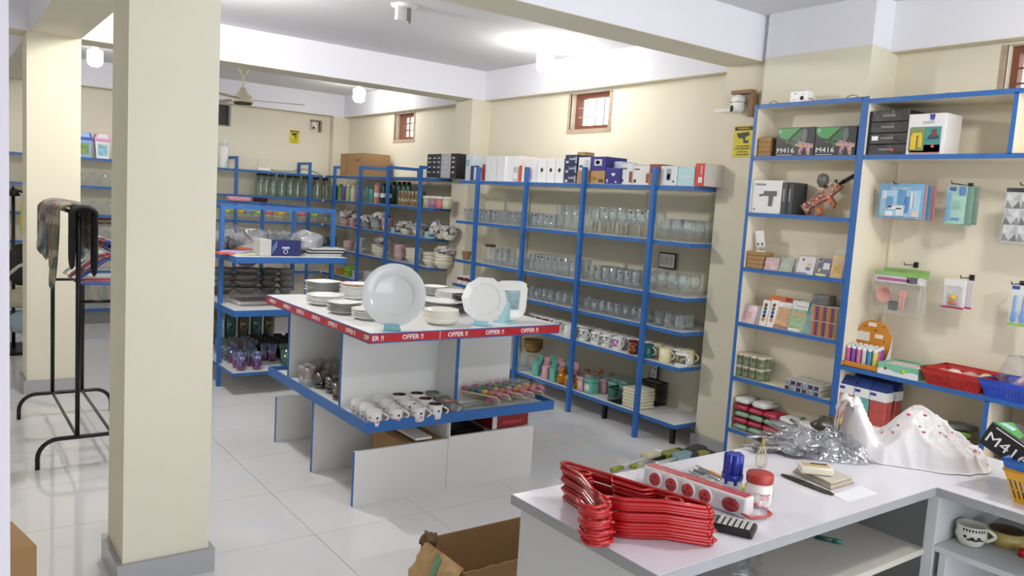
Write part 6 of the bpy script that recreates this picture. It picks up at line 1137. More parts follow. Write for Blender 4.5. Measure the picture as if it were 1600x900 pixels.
ya, yb_ = fr(z8, 1050, 600, 4.08).y, fr(z8, 1700, 700, 4.08).y; slot_basket('plastic_basket', 'blue slotted plastic basket with clear bags on the cabinet shelf', 4.035, yb_, 4.3, ya, z, .082, BB)
for k, (dy, sx_) in enumerate(((.09, .15), (-.06, .15), (-.21, .14))):
    t = thing('feeding_bottle_bag', 'clear bag with a pink nipple bottle in the blue basket, '+['left', 'right', 'rear'][k], 'bag', (4.165, (ya+yb_)/2+dy, z+.006), .3*k, 'clear bags in the blue basket'); obj('bag_film', crumple(sx_, .13, .2 if k < 2 else .22, .25, 90+k, 22), FILM, t); obj('bottle', M().lathe([(0, 0), (.022, 0), (.022, .09), (.012, .1), (.009, .12), (0, .125)], 14, T=Tm((0, 0, .04), 0, .7, .3)), mat('frosted_pink', 'd8b8c0', .3), t)
tag(obj('printed_sheet', M().bb(0, 0, 0, .12, .08, .002), mat('pink_sheet', 'd8b8bc', .5, var=.3, vscale=40), None, (4.07, fr(z8, 1040, 640, 4.08).y, z)), 'pink printed sheet between the red and blue baskets', 'paper')
# below the shelf
z = .4905
for k, (a0, a1, c_) in enumerate(((55, 160, 'c98a84'), (165, 272, '6fb0aa'), (275, 395, 'b8504a'))):
    for l in (0, 1):
        ya, yb_ = fr(z8, a0, 560, 4.08).y, fr(z8, a1, 580, 4.08).y; W = ya-yb_
        t = thing('toy_pack_box', '%s toy pack with white band and blue header, %s' % (['pink', 'teal', 'coral red'][k], 'front' if l == 0 else 'behind the front one'), 'packet', (4.075+.1*l, yb_, z), 0, 'blue header toy packs')
        obj('pack_body', M().rbox(.035, W/2, .095, .07, W-.004, .19, .004, seg=1), mat('toyfill_'+c_, c_, .4, var=.25, vscale=30), t); obj('white_band', M().bb(-.003, .002, .19, .072, W-.002, .24), WHITE, t); obj('logo', M().bb(-.0045, W*.6, .215, -.003, W*.95, .23), mat('logo_blue', '2f3f9a', .4), t); obj('header', M().prism([(0, .24), (.07, .24), (.05, .285), (.045, .285)], .002, W-.002, 'y'), mat('header_blue', '223a7c', .4), t)
for k in range(5): tag(obj('green_card_pack', M().rbox(0, 0, .014, .2, .17, .026, .006, seg=1), mat('lime_card', '8ab84e', .5, var=.35, vscale=30) if k % 2 else mat('dark_film_pack', '5a5c58', .3, var=.6, vscale=30), None, (4.2, 1.86+.02*(k % 2), z+.03*k), (.1*(k % 2), .12, .2*k)), ['lime green card pack', 'dark film pack'][(k+1) % 2]+', %s in the heap low in the wide cabinet' % ['lowest', 'second', 'third', 'fourth', 'topmost'][k], 'packet', 'green packs low in the cabinet')
tag(obj('plush_pack', crumple(.2, .24, .16, .25, 97, 20), mat('rose_plush', 'b8606c', .8), None, (4.2, 1.52, .5205)), 'rose pink soft pack low in the right cabinet bay', 'packet'); tag(obj('small_carton', M().rbox(0, 0, .14, .16, .3, .28, .003, seg=1), KRAFT, None, (4.23, 1.3, .5205)), 'kraft carton low in the right cabinet bay', 'box')
# router and cables on top of the narrow cabinet
q = fr(z7, 410, 110, 4.1); t = thing('camera_box', 'small white box with round black lens on top of the narrow cabinet', 'box', (4.1, q.y, 2.2855)); obj('box_body', M().rbox(.03, 0, .035, .06, .115, .07, .004), WHITE, t); obj('lens', M().lathe([(0, 0), (.012, 0), (.012, .002), (0, .002)], 14, T=Tm((0, -.022, .028), 0, 0, -PI/2)), BLACK, t)
for y_, z_ in ((.02, .055), (.028, .055), (-.03, .05), (.03, .02), (-.04, .012)): obj('marking', M().box(-.0005, y_, z_, .001, .008, .004), BLACK, t)
for k, (a0, a1) in enumerate(((260, 315), (445, 490), (645, 715))):
    y_, y2 = fr(z7, a0, 110, 4.12).y, fr(z7, a1, 110, 4.12).y; tag(obj('cable', M().tube([(4.12, y_, 2.288), (4.12, y_-.2*(y_-y2), 2.305), (4.12, (y_+y2)/2, 2.312), (4.12, y2+.2*(y_-y2), 2.305), (4.12, y2, 2.288)], .0022, 6), BLACK), 'thin dark cable loop on the narrow cabinet top, '+['left of the white box', 'right of the white box', 'at the cabinet corner'][k], 'cable')
y_ = 2.1; tag(obj('cable', M().tube([(4.15, 2.2, 2.275), (4.13, 2.05, 2.285), (4.13, 1.95, 2.28), (4.14, 1.85, 2.275)], .003, 6), BLACK), 'black cable lying on the wide cabinet top', 'cable')
# ------------------------------------------------------------------ cash counter in the foreground
CT = mat('glossy_white_counter', 'dcdae2', .12, var=.015); CG = mat('grey_counter_edge', '9c9c9e', .5, var=.1, vscale=20); CP = mat('grey_white_counter_panel', 'c9c9c8', .5, var=.04, vscale=6); CI = mat('counter_inside', 'bdb9ae', .6, var=.06, vscale=6)
cn = thing('cash_counter', 'white L shaped cash counter with grey edges in the foreground', 'counter', (0, 0, 0))
ZT = .8; A0, A1, B0, B1, XI, YE = 1.306, 3.09, 1.16, 1.713, 2.556, -.35
top = obj('counter_top', M().bb(A0, B0, ZT-.026, A1, B1, ZT).bb(XI, YE, ZT-.026, A1, B0, ZT), CT, cn)
obj('edging', M().bb(A0-.002, B0-.002, ZT-.028, A0, B1+.002, ZT-.001).bb(A0, B0-.002, ZT-.028, XI-.002, B0, ZT-.001).bb(XI-.002, YE, ZT-.028, XI, B0, ZT-.001).bb(A0, B1, ZT-.028, A1, B1+.002, ZT-.001), CG, top)
obj('side_panel', M().bb(1.325, B0+.02, 0, 1.343, B1-.02, ZT-.027), CP, cn); obj('back_panel', M().bb(1.343, B1-.038, 0, A1-.02, B1-.02, ZT-.027), CP, cn)
obj('shelf', M().bb(1.343, B0+.012, .575, XI-.004, B1-.04, .595), CI, cn); obj('corner_post', M().bb(XI, B0-.012, 0, XI+.02, B0+.02, ZT-.027), CP, cn)
obj('shelf', M().bb(XI+.006, YE, .595, A1-.03, B0-.014, .613), CP, cn); obj('back_panel', M().bb(A1-.03, YE, 0, A1-.012, B1-.04, ZT-.027), CP, cn); obj('divider', M().bb(XI+.008, B0-.05, 0, A1-.03, B0-.03, .594), CP, cn); obj('divider', M().bb(XI+.02, B0-.012, 0, A1-.03, B0+.006, ZT-.027), CP, cn)
obj('bottom_shelf', M().bb(1.343, B0+.012, .08, XI-.004, B1-.04, .1), CI, cn)
z9 = zm(800, 660, .275); zA = zm(1160, 600, 1/3.)
def C(f, a, b, z=ZT): return P(*f(a, b), z=z)
# ---- red hangers, stacked flat
HRM = mat('red_hanger_plastic', 'b3181a', .25, coat=.2)
A = Vector((1.545, 1.205)); B = Vector((1.425, 1.62)); mid = (A+B)/2; hk = Vector((1.30, 1.385)); dirn = (A-B).normalized(); ang = math.atan2(dirn.y, dirn.x); wid = (A-B).length
def red_hanger():
    m_ = M(); r = .0052; w_ = wid/2; d = .135     # lies flat: x along the bar, y towards the hook
    def tb(pts, rr=r): m_.tube(pts, rr, 7)
    bar = [(-w_, 0, 0), (-w_*.94, -.008, 0), (w_*.94, -.008, 0), (w_, 0, 0), (w_*.985, .014, 0)]
    tb([(-w_*.985, .014, 0)]+bar); tb([(w_*.985, .014, 0), (w_*.55, .055, 0), (.05, d*.86, 0), (.014, d, 0)]); tb([(-w_*.985, .014, 0), (-w_*.55, .055, 0), (-.05, d*.86, 0), (-.014, d, 0)])
    tb([(-.014, d, 0), (0, d+.006, 0), (.014, d, 0)]); tb([(.0, d, 0), (0, d+.022, 0), (-.022, d+.034, 0), (-.036, d+.056, 0), (-.026, d+.082, 0), (0, d+.092, 0), (.026, d+.082, 0), (.034, d+.06, 0)], r*.95)
    for s_ in (-1, 1): tb([(s_*w_*.62+.022*math.cos(2*PI*i/10)*1.0, .026+.016*math.sin(2*PI*i/10), 0) for i in range(11)], r*.75)
    tb([(-w_*.3, -.008, 0), (-w_*.2, .03, 0), (w_*.2, .03, 0), (w_*.3, -.008, 0)], r*.7)
    return m_.mesh('coat_hanger', HRM)
rh = red_hanger(); nrm = Vector((-dirn.y, dirn.x)); s_ = 1 if nrm.dot(hk-mid) > 0 else -1
for i in range(12):
    r3 = (0, 0, ang + (0 if s_ > 0 else PI) + .012*math.sin(i*2.1)); o = link('coat_hanger', rh, None, (mid.x+.004*math.sin(i*1.7)-.0016*i, mid.y+.004*math.cos(i*2.3), ZT+.006+.0088*i), r3)
    tag(o, 'red plastic coat hanger, %s in the stack on the counter' % ['lowest', 'second from bottom', 'third from bottom', 'fourth from bottom', 'fifth from bottom', 'sixth from bottom', 'sixth from top', 'fifth from top', 'fourth from top', 'third from top', 'second from top', 'topmost'][i], 'hanger', 'red hangers stacked on the counter')
# ---- extension socket in film
p0, p1 = C(z9, 705, 345), C(z9, 1285, 548); v = (p1-p0); Ls = v.length; t = thing('extension_socket', 'white extension socket with four red round outlets in clear film', 'extension socket', (p0.x+.008, p0.y-.012, ZT), math.atan2(v.y, v.x)); Hs = .056
obj('body', M().rbox(Ls/2, .03, Hs/2, Ls, .05, Hs, .008), mat('white_socket_plastic', 'e2dcdc', .3), t); obj('red_top', M().rbox(Ls/2, .03, Hs, Ls*.96, .034, .004, .0015), RED, t)
for k in range(4):
    cx = Ls*(.14+.165*k); T = Tm((cx, .004, Hs*.5), 0, PI/2); obj('outlet_rim', M().lathe([(0, 0), (.0245, 0), (.0245, .004), (0, .004)], 24, T=T), WHITE, t); o = obj('outlet', M().lathe([(0, 0), (.02, 0), (.019, .0055), (0, .0055)], 24, T=T), mat('outlet_red', 'b02a2c', .35), t)
    obj('outlet_hole', M().box(cx, -.002, Hs*.62, .004, .0015, .006).box(cx-.007, -.002, Hs*.4, .004, .0015, .006).box(cx+.007, -.002, Hs*.4, .004, .0015, .006), BLACK, o)
obj('rocker_switch', M().lathe([(0, 0), (.026, 0), (.024, .006), (0, .007)], 24, T=Tm((Ls*.87, .004, Hs*.5), 0, PI/2) @ Matrix.Diagonal((1, .75, 1, 1))), mat('dark_red_switch', '8a1c20', .3), t)
obj('film', M().rbox(Ls/2+.01, .03, Hs/2+.003, Ls+.06, .062, Hs+.012, .01), FILM, t)
p = C(z9, 1290, 470, ZT+.02); w1, w2, w3 = C(z9, 1350, 555), C(z9, 1470, 530), C(z9, 1340, 480); pts = [p, C(z9, 1310, 520, ZT+.012), w1+Vector((0, 0, .006)), C(z9, 1430, 548)+Vector((0, 0, .006)), w2+Vector((0, 0, .006)), C(z9, 1440, 505)+Vector((0, 0, .006)), C(z9, 1380, 488)+Vector((0, 0, .01)), w3+Vector((0, 0, .014))]
tag(obj('power_cord', M().tube(pts, .0045, 8), mat('red_cord', 'b8352c', .4)), 'red power cord loop beside the extension socket', 'cord')
# ---- calculator
q = [C(z9, a, b) for a, b in ((1135, 560), (1360, 612), (1290, 660), (1110, 600))]; ctr = sum((Vector(p) for p in q), Vector())/4; v = q[1]-q[0]
t = thing('calculator', 'black desk calculator with pale keys under the red hangers', 'calculator', (ctr.x, ctr.y, ZT), math.atan2(v.y, v.x)); L, W = .14, .07
obj('case', M().rbox(0, 0, .011, L, W, .021, .006), BLACK, t); obj('display', M().bb(-.06, -.028, .0212, -.03, .028, .0225), mat('lcd_grey', '5a6058', .2), t)
kme = M().rbox(0, 0, .002, .010, .0078, .004, .0015, seg=1).mesh('key', mat('pale_key', 'c9c8c0', .4))
for i in range(6):
    for j in range(5): link('key', kme, t, (-.018+.0145*i, -.026+.013*j, .0215))
# ---- blue fluted container, jar, small tools
q = C(z9, 1258, 415); t = thing('marker_pot', 'pack of blue marker pens in a fluted ring on a clear base', 'marker pack', (q.x, q.y+.01, ZT)); BL = mat('royal_blue_plastic', '1f2f96', .25)
for k in range(7): a = 2*PI*k/6; obj('blue_cap', M().lathe([(0, .035), (.0112, .035), (.011, .12), (.009, .123), (0, .123)], 12, (0, 0, 0) if k == 6 else (.0175*math.cos(a), .0175*math.sin(a), 0)), BL, t)
obj('ring', M().lathe([(.029, .048), (.031, .05), (.031, .062), (.029, .064)], 24), BL, t); obj('white_base', M().lathe([(0, 0), (.028, 0), (.028, .046), (0, .046)], 20), mat('frosted_base', 'c9ccc8', .3), t)
q = C(z9, 1415, 470); t = thing('cream_jar', 'white jar with red screw lid and pink label on the counter', 'jar', (q.x, q.y+.012, ZT), -.9)
obj('jar_body', M().lathe([(0, 0), (.034, 0), (.038, .004), (.0385, .05), (.035, .06), (.034, .066), (0, .066)], 28), mat('milky_jar', 'e2dcd6', .25), t); obj('lid', M().lathe([(0, .066), (.0375, .066), (.038, .07), (.038, .086), (.036, .09), (0, .0905)], 28), mat('brick_red_lid', 'a8342c', .4), t)
for k, (a0, a1, z0, z1) in enumerate(((-1.5, -.7, .036, .04), (-1.45, -.8, .03, .033), (-1.5, -.75, .024, .027), (-.05, .35, .02, .048))): obj('label_print', M().grid(lambda u, v, a0=a0, a1=a1, z0=z0, z1=z1: (.0392*math.cos(a0+(a1-a0)*u), .0392*math.sin(a0+(a1-a0)*u), z0+(z1-z0)*v), 8, 1), mat('pink_label_ink', 'd0506a', .5), t)
obj('label_print', M().grid(lambda u, v: (.0394*math.cos(.02+.26*u), .0394*math.sin(.02+.26*u), .024+.02*v), 6, 1), mat('label_white', 'e6dfda', .5), t)
def stick(name, label, cat, f, a, b, c, d, r, mt, mt2=None, z=ZT):
    p0, p1 = C(f, a, b, z+r), C(f, c, d, z+r); v = p1-p0; t = thing(name, label, cat, (p0.x, p0.y, z+r), math.atan2(v.y, v.x)); L = v.length
    obj('shaft', M().tube([(0, 0, 0), (L*.5, 0, 0)], [r*.3, r*.55], 8), mt, t); obj('handle', M().tube([(L*.45, 0, 0), (L*.6, 0, 0), (L, 0, 0)], [r*.7, r, r], 10), mt2 or mt, t); return t
stick('screwdriver', 'screwdriver with amber yellow handle behind the extension socket', 'screwdriver', z9, 1045, 243, 1195, 318, .007, mat('steel', '9a9a9e', .3, metal=.9), mat('amber_plastic', 'c9902e', .3))
for k, (a, b, c, d) in enumerate(((965, 300, 1100, 345), (985, 285, 1130, 350), (1010, 275, 1160, 335), (1040, 265, 1190, 345))):
    p0, p1 = C(z9, a, b), C(z9, c, d); v = p1-p0; t = thing('nail_clipper_pack', 'clear packet with small black tools, %s of four behind the socket' % ['nearest', 'second', 'third', 'rearmost'][k], 'packet', (p0.x, p0.y, ZT), math.atan2(v.y, v.x), 'small tool packets'); L = v.length
    obj('card', M().bb(0, -.008, .001, L, .008, .004), mat('tool_card', 'd0d0d4', .5), t); obj('tool', M().rbox(L*.35, 0, .007, L*.4, .01, .006, .002, seg=1), BLACK, t); obj('tool', M().rbox(L*.8, 0, .007, L*.25, .008, .006, .002, seg=1), mat('steel', '9a9a9e', .3, metal=.9), t); obj('film', M().rbox(L/2, 0, .007, L*1.05, .024, .012, .003, seg=1), FILM, t)
q = C(z9, 990, 325); tag(obj('orange_packet', M().rbox(0, 0, .004, .05, .035, .008, .002, seg=1), mat('orange_card', 'd8862e', .5), None, (q.x, q.y, ZT+.001), (0, 0, .4)), 'orange card packet half under the clear tool packets', 'packet')
q = C(z9, 1328, 400); tag(obj('tape_roll', M().lathe([(.012, 0), (.02, 0), (.02, .012), (.012, .012), (.012, 0)], 20), mat('yellow_tape', 'd0bc3a', .35), None, (q.x+.02, q.y+.01, ZT)), 'small yellow tape roll behind the blue markers', 'tape')
# whisk bundle
q = C(zA, 85, 395); t = thing('whisk', 'small pale whisk standing behind the cream jar', 'whisk', (q.x, q.y, ZT))
WK = mat('straw_wire', 'c9bb98', .4)
for k in range(8): a = 2*PI*k/8; obj('wire', M().tube([(.004*math.cos(a), .004*math.sin(a), .075), (.013*math.cos(a), .013*math.sin(a), .055), (.019*math.cos(a), .019*math.sin(a), .03), (.016*math.cos(a), .016*math.sin(a), .008), (.0, .0, .002)], .0012, 5), WK, t)
obj('handle', M().tube([(0, 0, .07), (.004, .002, .1)], [.006, .004], 8), mat('tan_handle', 'a88a4a', .5), t)
# ---- spoons in silver wrap
STEEL = mat('polished_steel', 'b8b8ba', .18, metal=.9)
def spoon_me(L=.16, w_=.03):
    m_ = M().grid(lambda u, v: ((v**.8)*w_*.9*math.cos(2*PI*u)*1.35, (v**.8)*w_*.9*math.sin(2*PI*u), -.01*(1-v*v)+.012), 16, 5); m_.tube([(w_*1.15, 0, .011), (w_*1.6, 0, .016), (L*.7, 0, .014), (L, 0, .01)], [.004, .003, .004, .006], 6); return m_
lm = spoon_me(.17, .034).mesh('ladle', STEEL)
for k, (a, b, rz, dz) in enumerate(((240, 340, 2.2, .004), (300, 345, 1.7, .02), (390, 330, 2.6, .006), (350, 300, 1.2, .03), (440, 350, .9, .006), (200, 290, 2.9, .014), (410, 300, 2.1, .04), (480, 340, 2.9, .02))):
    q = C(zA, a, b); tag(link('steel_ladle', lm, None, (q.x, q.y, ZT+dz), (.15*(k % 3-1), -.1*(k % 2), rz)), 'polished steel ladle, %s in the silver wrapped heap' % ['front left', 'front centre', 'right of centre', 'upper centre', 'far right', 'upper left', 'top right', 'at the right edge'][k], 'ladle', 'steel ladles in the heap')
FOIL = clear('silver_film', 'dcdcde', .22, .8, .1, 1., 30, body=.08); q = C(zA, 330, 320)
def heap(sx, sy, sz, seed, n=40):
    def fn(u, v):
        a = 2*PI*u; r_ = v; x = r_*math.cos(a)*sx/2; y = r_*math.sin(a)*sy/2; nz = noise.noise(Vector((x*22+seed, y*22, seed)))+.6*noise.noise(Vector((x*60, y*60+seed, 1)))
        return (x*(1+.15*noise.noise(Vector((math.cos(a)*2, math.sin(a)*2, seed)))), y*(1+.2*noise.noise(Vector((math.sin(a)*2, math.cos(a)*2, seed+4)))), max(.002, (1-v**2.2)*sz*(1+.45*nz)+.006*nz))
    return M().grid(fn, n, 16)
tag(obj('film_wrap', heap(.42, .24, .075, 3.3), FOIL, None, (q.x+.03, q.y, ZT+.001), (0, 0, -.9)), 'crinkled clear wrap over the heap of steel ladles', 'film wrap')
for k, (a, b, c_, rz) in enumerate(((110, 265, '3a2420', .3), (190, 220, '8a8c90', 1.2), (120, 320, '3a2a26', -.4), (480, 330, '55564f', .5))):
    q = C(zA, a, b); t = thing('cutlery_pack', ['dark brown handled cutlery pack left of the ladle heap', 'silver grey cutlery pack standing up behind the ladles', 'dark card at the left foot of the ladle heap', 'clear box pack at the right end of the ladle heap'][k], 'packet', (q.x, q.y, ZT+.002), rz); obj('pack_body', M().rbox(0, 0, .012, .11, .04, .022, .006, seg=1), mat('cut_'+c_, c_, .35, var=.4, vscale=40), t); obj('film', M().rbox(0, 0, .014, .13, .05, .03, .008), FILM, t)
q = C(zA, 400, 235); t = thing('snack_pouch', 'black and yellow pouch behind the ladle heap', 'packet', (q.x+.03, q.y+.02, ZT)); obj('pouch', crumple(.16, .1, .06, .35, 8, 20), mat('black_yellow_print', '3a3428', .35, var=.3, vscale=30), t); obj('yellow_print', M().rbox(.02, -.035, .045, .06, .02, .03, .006), mat('yellow_print', 'd8a82a', .4), t)
# ---- white carrier bag
BAG = mat('thin_white_polythene', 'e4e0e0', .35, bump=.35, bscale=22, spec=.4); nt = BAG.node_tree; b = nt.nodes['Principled BSDF']; b.inputs['Subsurface Weight'].default_value = .25; b.inputs['Subsurface Radius'].default_value = (.03, .02, .02); b.inputs['Subsurface Scale'].default_value = .3
bc = Vector((2.79, 1.36)); u1 = Vector((math.cos(-.95), math.sin(-.95), 0))  # long axis runs left-far to right-near
t = thing('carrier_bag', 'full white plastic carrier bag with red printed pattern on the counter', 'bag', (bc.x, bc.y, ZT), -.95)
def ridge(v): return 1-abs(noise.noise(v))*2.2
def bagf(u, v):
    a = 2*PI*u; ca, sa = math.cos(a), math.sin(a); L, W = .255, .145
    e = (1+.08*noise.noise(Vector((ca*1.7, sa*1.7, .5)))); r_ = min(1, v*1.25)
    x = ca*L*e*r_; y = sa*W*e*r_
    prof = .15*math.exp(-((x+.005)/.105)**2)+.05*math.exp(-((x-.14)/.11)**2)+.17*math.exp(-((x+.205)/.05)**2)
    zz_ = prof*(max(0, 1-(abs(y)/(W*e))**2.2))**.8 + .02*(1-r_**4)
    wx = x+.03*noise.noise(Vector((x*9, y*9, 11))); wy = y+.03*noise.noise(Vector((x*9, y*9, 19)))
    fold = .012*noise.noise(Vector((wx*10, wy*14, 2)))+.010*max(0, ridge(Vector((wx*13+wy*12, wy*8-wx*5, 7))))**4+.0035*max(0, ridge(Vector((wx*20-wy*11, wy*15, 3))))**4+.0015*noise.noise(Vector((x*80, y*80, 3)))
    zz_ = max(.0015, (zz_+fold*(1.2 if r_ < .97 else .2))*(1-max(0, (r_-.9)/.1)*.9))
    return (x+fold*.5, y-fold*.8, zz_)
obj('bag_body', M().grid(bagf, 150, 70), BAG, t)
def strip(c0, w0, mt, nm):     # raised handle loop, a ribbon of polythene
    pts = [Vector(p) for p in c0]
    def fn(u, v):
        k = u*(len(pts)-1); i = min(int(k), len(pts)-2); p = pts[i].lerp(pts[i+1], k-i); n_ = .008*noise.noise(Vector((u*9, v*3, 5))); return (p.x+n_, p.y+(v-.5)*w0*(1+.3*math.sin(u*5)), p.z+n_+.01*math.cos((v-.5)*4))
    m_ = M().grid(fn, 30, 6); m_.grid(lambda u, v: tuple(Vector(fn(u, v))+Vector((.0015, 0, .0015))), 30, 6); return obj(nm, m_, mt, t)
strip([(-.2, -.03, .12), (-.215, -.03, .17), (-.23, -.028, .195), (-.25, -.025, .19), (-.262, -.02, .15), (-.262, -.02, .08)], .06, BAG, 'handle'); strip([(-.16, .01, .07), (-.18, .02, .12), (-.2, .03, .16), (-.225, .035, .17), (-.245, .03, .13), (-.25, .03, .06)], .06, BAG, 'handle')
PRT = mat('red_bag_print', 'c2505c', .45)
random.seed(11)
def on_bag(x, y): # nearest surface height by sampling the bag function
    L, W = .255, .145; best = None
    a = math.atan2(y/W, x/L); e = (1+.08*noise.noise(Vector((math.cos(a)*1.7, math.sin(a)*1.7, .5)))); r_ = math.hypot(x/L, y/W)/e
    return Vector(bagf((a/(2*PI)) % 1, r_/1.25))
for k in range(30):
    s_ = k/30.; x = -.17+.40*s_+random.uniform(-.02, .02); y = -.02-.075*random.random()+.05*math.sin(s_*3)*0
    if k % 3 == 0: y = .02+random.uniform(-.04, .05)
    p = on_bag(x, y); e1, e2 = on_bag(x+.01, y), on_bag(x, y+.01); n_ = (e1-p).cross(e2-p).normalized()
    if n_.z < 0: n_ = -n_
    rr = random.uniform(.003, .008); rot = n_.to_track_quat('Z', 'Y').to_matrix().to_4x4()
    obj('printed_motif', M().lathe([(0, 0), (rr, 0), (rr*.9, .0012), (0, .0015)], 10, T=Matrix.Translation(p+n_*.001) @ rot @ Matrix.Diagonal((1, .6, 1, 1))), PRT, t)
# ---- emery board, cloth, soap box, paper
p0, p1 = C(zA, 185, 430), C(zA, 425, 525); v = p1-p0; L = v.length
t = thing('nail_file', 'long black emery board lying on the counter', 'nail file', (p0.x, p0.y, ZT), math.atan2(v.y, v.x)); obj('board', M().prism([(0, -.006), (.02, -.013), (L*.5, -.016), (L-.02, -.013), (L, -.004), (L, .004), (L-.02, .013), (L*.5, .016), (.02, .013), (0, .006)], .002, .006), BLACK, t); obj('pale_core', M().prism([(0, -.0065), (.02, -.0135), (L*.5, -.0165), (L-.02, -.0135), (L, -.0045), (L, .0045), (L-.02, .0135), (L*.5, .0165), (.02, .0135), (0, .0065)], 0.0005, .002), mat('cream_core', 'd8d0b0', .6), t)
q = [C(zA, a, b) for a, b in ((235, 415), (415, 500), (523, 468), (360, 395))]
t = thing('folded_cloth', 'folded beige cloth on the counter beside the emery board', 'cloth', (0, 0, ZT)); CLM = mat('beige_cloth', 'a89a86', .9, var=.15, vscale=30, bump=.3, bscale=90); CLM2 = mat('pale_cloth', 'c4bcae', .9, var=.1, vscale=30)
for k in range(4): s_ = 1-.04*k; cx = sum((p for p in q), Vector())/4; obj('fold', M().prism([tuple((cx+(p-cx)*s_)[:2]) for p in q], .001+.005*k, .0055+.005*k), CLM if k % 2 == 0 else CLM2, t)
q = C(zA, 340, 415, ZT+.022); t = thing('soap_box', 'small cream plastic box with dark contents on the folded cloth', 'box', (q.x, q.y, ZT+.0215), -.75); SBM = mat('cream_box_plastic', 'd8cfbc', .45)
obj('box_body', M().rbox(0, 0, .012, .1, .055, .024, .006), SBM, t); obj('contents', M().rbox(0, 0, .0245, .08, .035, .004, .0015, seg=1), mat('tan_contents', 'b8a070', .6), t); obj('dark_strip', M().box(.01, .005, .0275, .05, .006, .002), BLACK, t)
q = [C(zA, a, b) for a, b in ((425, 520), (545, 478), (640, 515), (495, 556))]; tag(obj('paper_slip', M().prism([tuple(p[:2]) for p in q], ZT+.0005, ZT+.0012), mat('white_paper', 'e8e8ea', .7)), 'white paper slip at the counter edge beside the cloth', 'paper')
# ---- nested baskets with the toy gun box
bx = thing
def tub(name, label, x, y, z, w_, d, h, mt, slots=True):
    t = slot_basket(name, label, x, y, x+w_, y+d, z, h, mt, .035, 0, 22); return t
slot_basket('plastic_basket', 'yellow slotted basket on the counter at the right edge', 2.62, .68, 2.95, 1.0, ZT, .1, YB_, .03, 0, 22); slot_basket('plastic_basket', 'dark red basket nested in the yellow one', 2.621, .681, 2.949, .999, ZT+.014, .1, mat('maroon_plastic', '6a2a38', .4), .03, 0, 20); slot_basket('plastic_basket', 'blue basket nested on top at the counter right edge', 2.615, .675, 2.955, 1.005, ZT+.03, .1, mat('bright_blue_plastic', '2a68b8', .35), .03, 0, 20)
pa, pb_ = P(1527, 690, x=2.66), P(1592, 735, x=2.66); th_ = math.atan2(pa.z-pb_.z, pa.y-pb_.y)   # long lower edge of the printed side
t = thing('toy_gun_box', 'black and green toy gun box tilted in the nested baskets', 'box', tuple(pa), 0); t.rotation_euler = (th_, math.radians(8), 0); D = .2; t['w'], t['h'] = .3, .08
obj('box_body', M().rbox(D/2, -.15, .04, D, .3, .08, .003, seg=1), mat('carton_17191c', '17191c', .45), t); text('M416', .046, INKW, t, (-.0015, -.078, .033), RX, sx=1.3); obj('subtitle', M().bb(-.0012, -.16, .069, 0, -.02, .072), INKW, t)
obj('printed_panel', M().prism([(.002, -.002), (.15, -.002), (.08, -.07), (.002, -.09)], .0802, .0812), GREEN, t); obj('printed_panel', M().prism([(.06, -.08), (.13, -.1), (.15, -.07), (.19, -.14), (.12, -.22), (.07, -.16)], .0802, .0814), GUNP, t); obj('printed_panel', M().prism([(.03, -.01), (.08, -.01), (.09, -.04), (.04, -.05)], .0813, .082), mat('print_pale_blue', '9ac0c8', .4), t); obj('printed_panel', M().lathe([(.01, .0805), (.018, .0805), (.018, .0815), (.01, .0815), (.01, .0805)], 14, (.03, -.14, 0)), HOP, t)
# ---- inside the counter
q = C(zA, 1068, 760, .614); t = thing('printed_mug', 'white wide mug with black floral print in the counter cubby', 'mug', (q.x+.02, q.y+.01, .6135), -.95); m_ = M().lathe([(0, .003), (.03, 0), (.036, .006), (.046, .03), (.043, .05), (.045, .066), (.042, .066), (.04, .05), (.043, .03), (.033, .009), (0, .008)], 28); obj('mug_body', m_, mat('ivory_glaze', 'e2dfd2', .2), t)
p_, r_ = hndl(.042, .015, .055, .026, .006); obj('handle', M().tube(p_, r_, 8), mat('ivory_glaze', 'e2dfd2', .2), t)
for k in range(8): a = -2.3+.2*k; obj('print', M().grid(lambda u, v, a=a: ((.0435+.001)*math.cos(a+.09*(u-.5)*2*(1-v)), (.0435+.001)*math.sin(a+.09*(u-.5)*2*(1-v)), .06-.012*v), 2, 2), INK, t)
for k, (a, z_, w2, h2) in enumerate(((-1.7, .032, .014, .012), (-1.5, .028, .02, .006), (-1.3, .034, .012, .012), (-1.9, .028, .014, .006), (-1.1, .029, .014, .005), (-2.15, .036, .01, .01))): link('print', decal(.0465, a, z_, w2, h2, INK), t)
q = C(zA, 1215, 755, .614); t = thing('packing_tape', 'roll of yellow packing tape beside the mug in the cubby', 'tape', (q.x+.03, q.y, .6135)); obj('tape_roll', M().lathe([(.038, 0), (.055, 0), (.055, .045), (.038, .045), (.038, 0)], 28), mat('yellow_clear_tape', 'c4b06a', .3), t); obj('core', M().lathe([(.036, 0), (.038, 0), (.038, .045), (.036, .045), (.036, 0)], 28), mat('brown_core', '6a4f34', .7), t); obj('top_print', M().lathe([(.038, .0452), (.052, .0452), (.052, .046), (.038, .046)], 28), mat('brown_print', '5a4634', .6, var=.5, vscale=90), t)
q = C(zA, 1310, 810, .614); tag(obj('red_cap', M().lathe([(0, 0), (.016, 0), (.016, .02), (.013, .022), (0, .022)], 18), RED, None, (q.x+.01, q.y, .6135)), 'red bottle cap at the right end of the cubby', 'cap')
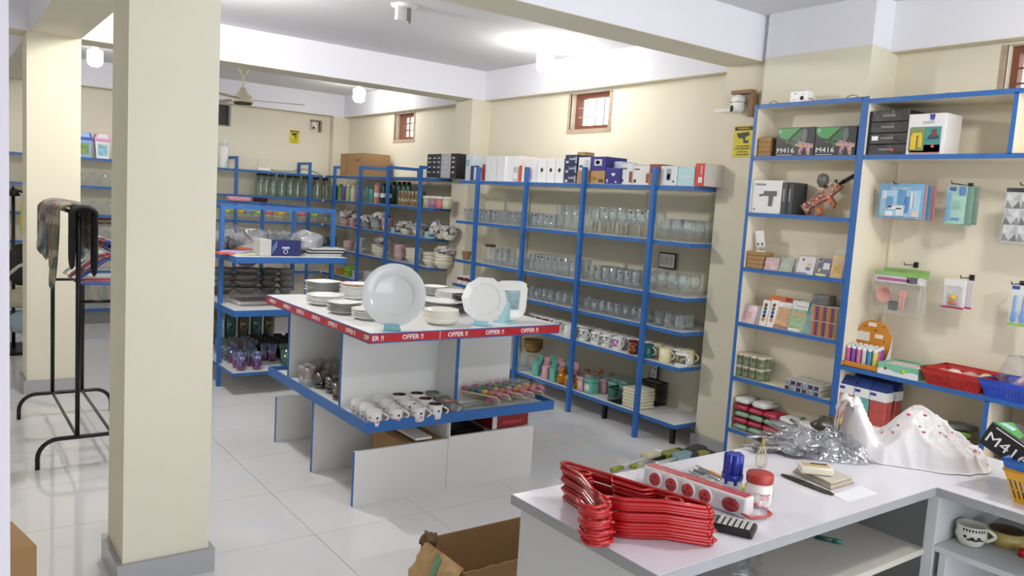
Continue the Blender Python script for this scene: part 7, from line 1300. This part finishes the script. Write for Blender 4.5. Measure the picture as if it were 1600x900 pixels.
p0, p1 = C(zA, 340, 718, .6), C(zA, 466, 746, .6); v = p1-p0; t = thing('marker_pen', 'dark green marker pen on the counter inner shelf', 'pen', (p0.x, p0.y, .6025), math.atan2(v.y, v.x)); L = v.length; obj('barrel', M().tube([(0, 0, 0), (L*.7, 0, 0)], .007, 10), mat('dark_green_pen', '1d4a42', .35), t); obj('cap', M().tube([(L*.68, 0, 0), (L, 0, 0)], .0078, 10), mat('teal_cap', '2a7a64', .35), t)
tag(obj('crumpled_bag', crumple(.3, .2, .08, .4, 5, 24), FILM, None, (1.75, 1.35, .5955)), 'crumpled clear bag on the counter inner shelf', 'bag')
tag(obj('dark_parcel', crumple(.4, .35, .3, .15, 15, 24), mat('dark_cloth', '2a2a2c', .9), None, (2.2, 1.45, .1005)), 'dark bundle on the low shelf under the counter', 'bundle'); tag(obj('dark_parcel', M().rbox(0, 0, .2, .3, .4, .4, .01), mat('dark_grey_box', '37383b', .7), None, (2.82, .8, 0)), 'dark grey box below the counter cubby', 'box')
# ------------------------------------------------------------------ things that share a label are told apart by their place
def _px(p):
    v = p-CAM; d = v.dot(_f); return 800+F_PX*v.dot(_r2)/d if d > .05 else 1e6
_by = {}
for o in SC.objects:
    if o.parent is None and o.get('label') and o.get('kind') is None: _by.setdefault(o['label'], []).append(o)
_O = ORD+['thirteenth', 'fourteenth', 'fifteenth', 'sixteenth', 'seventeenth', 'eighteenth', 'nineteenth', 'twentieth']
for lab_, os_ in _by.items():
    if len(os_) < 2 or len(os_) > 20: continue
    xs = [o.location.x for o in os_]; ys = [o.location.y for o in os_]; n_ = len(os_)
    if max(xs)-min(xs) < .03 and max(ys)-min(ys) < .03:
        os_.sort(key=lambda o: o.location.z); nm_ = ['lowest']+[w_+' from bottom' for w_ in _O[1:n_-1]]+['topmost']
    else:
        os_.sort(key=lambda o: _px(o.location)); nm_ = ['leftmost']+[w_+' from left' for w_ in _O[1:n_-1]]+['rightmost']
    for o, s_ in zip(os_, nm_):
        new = lab_+', '+s_
        if len(new.replace(',', '').split()) <= 16: o['label'] = new
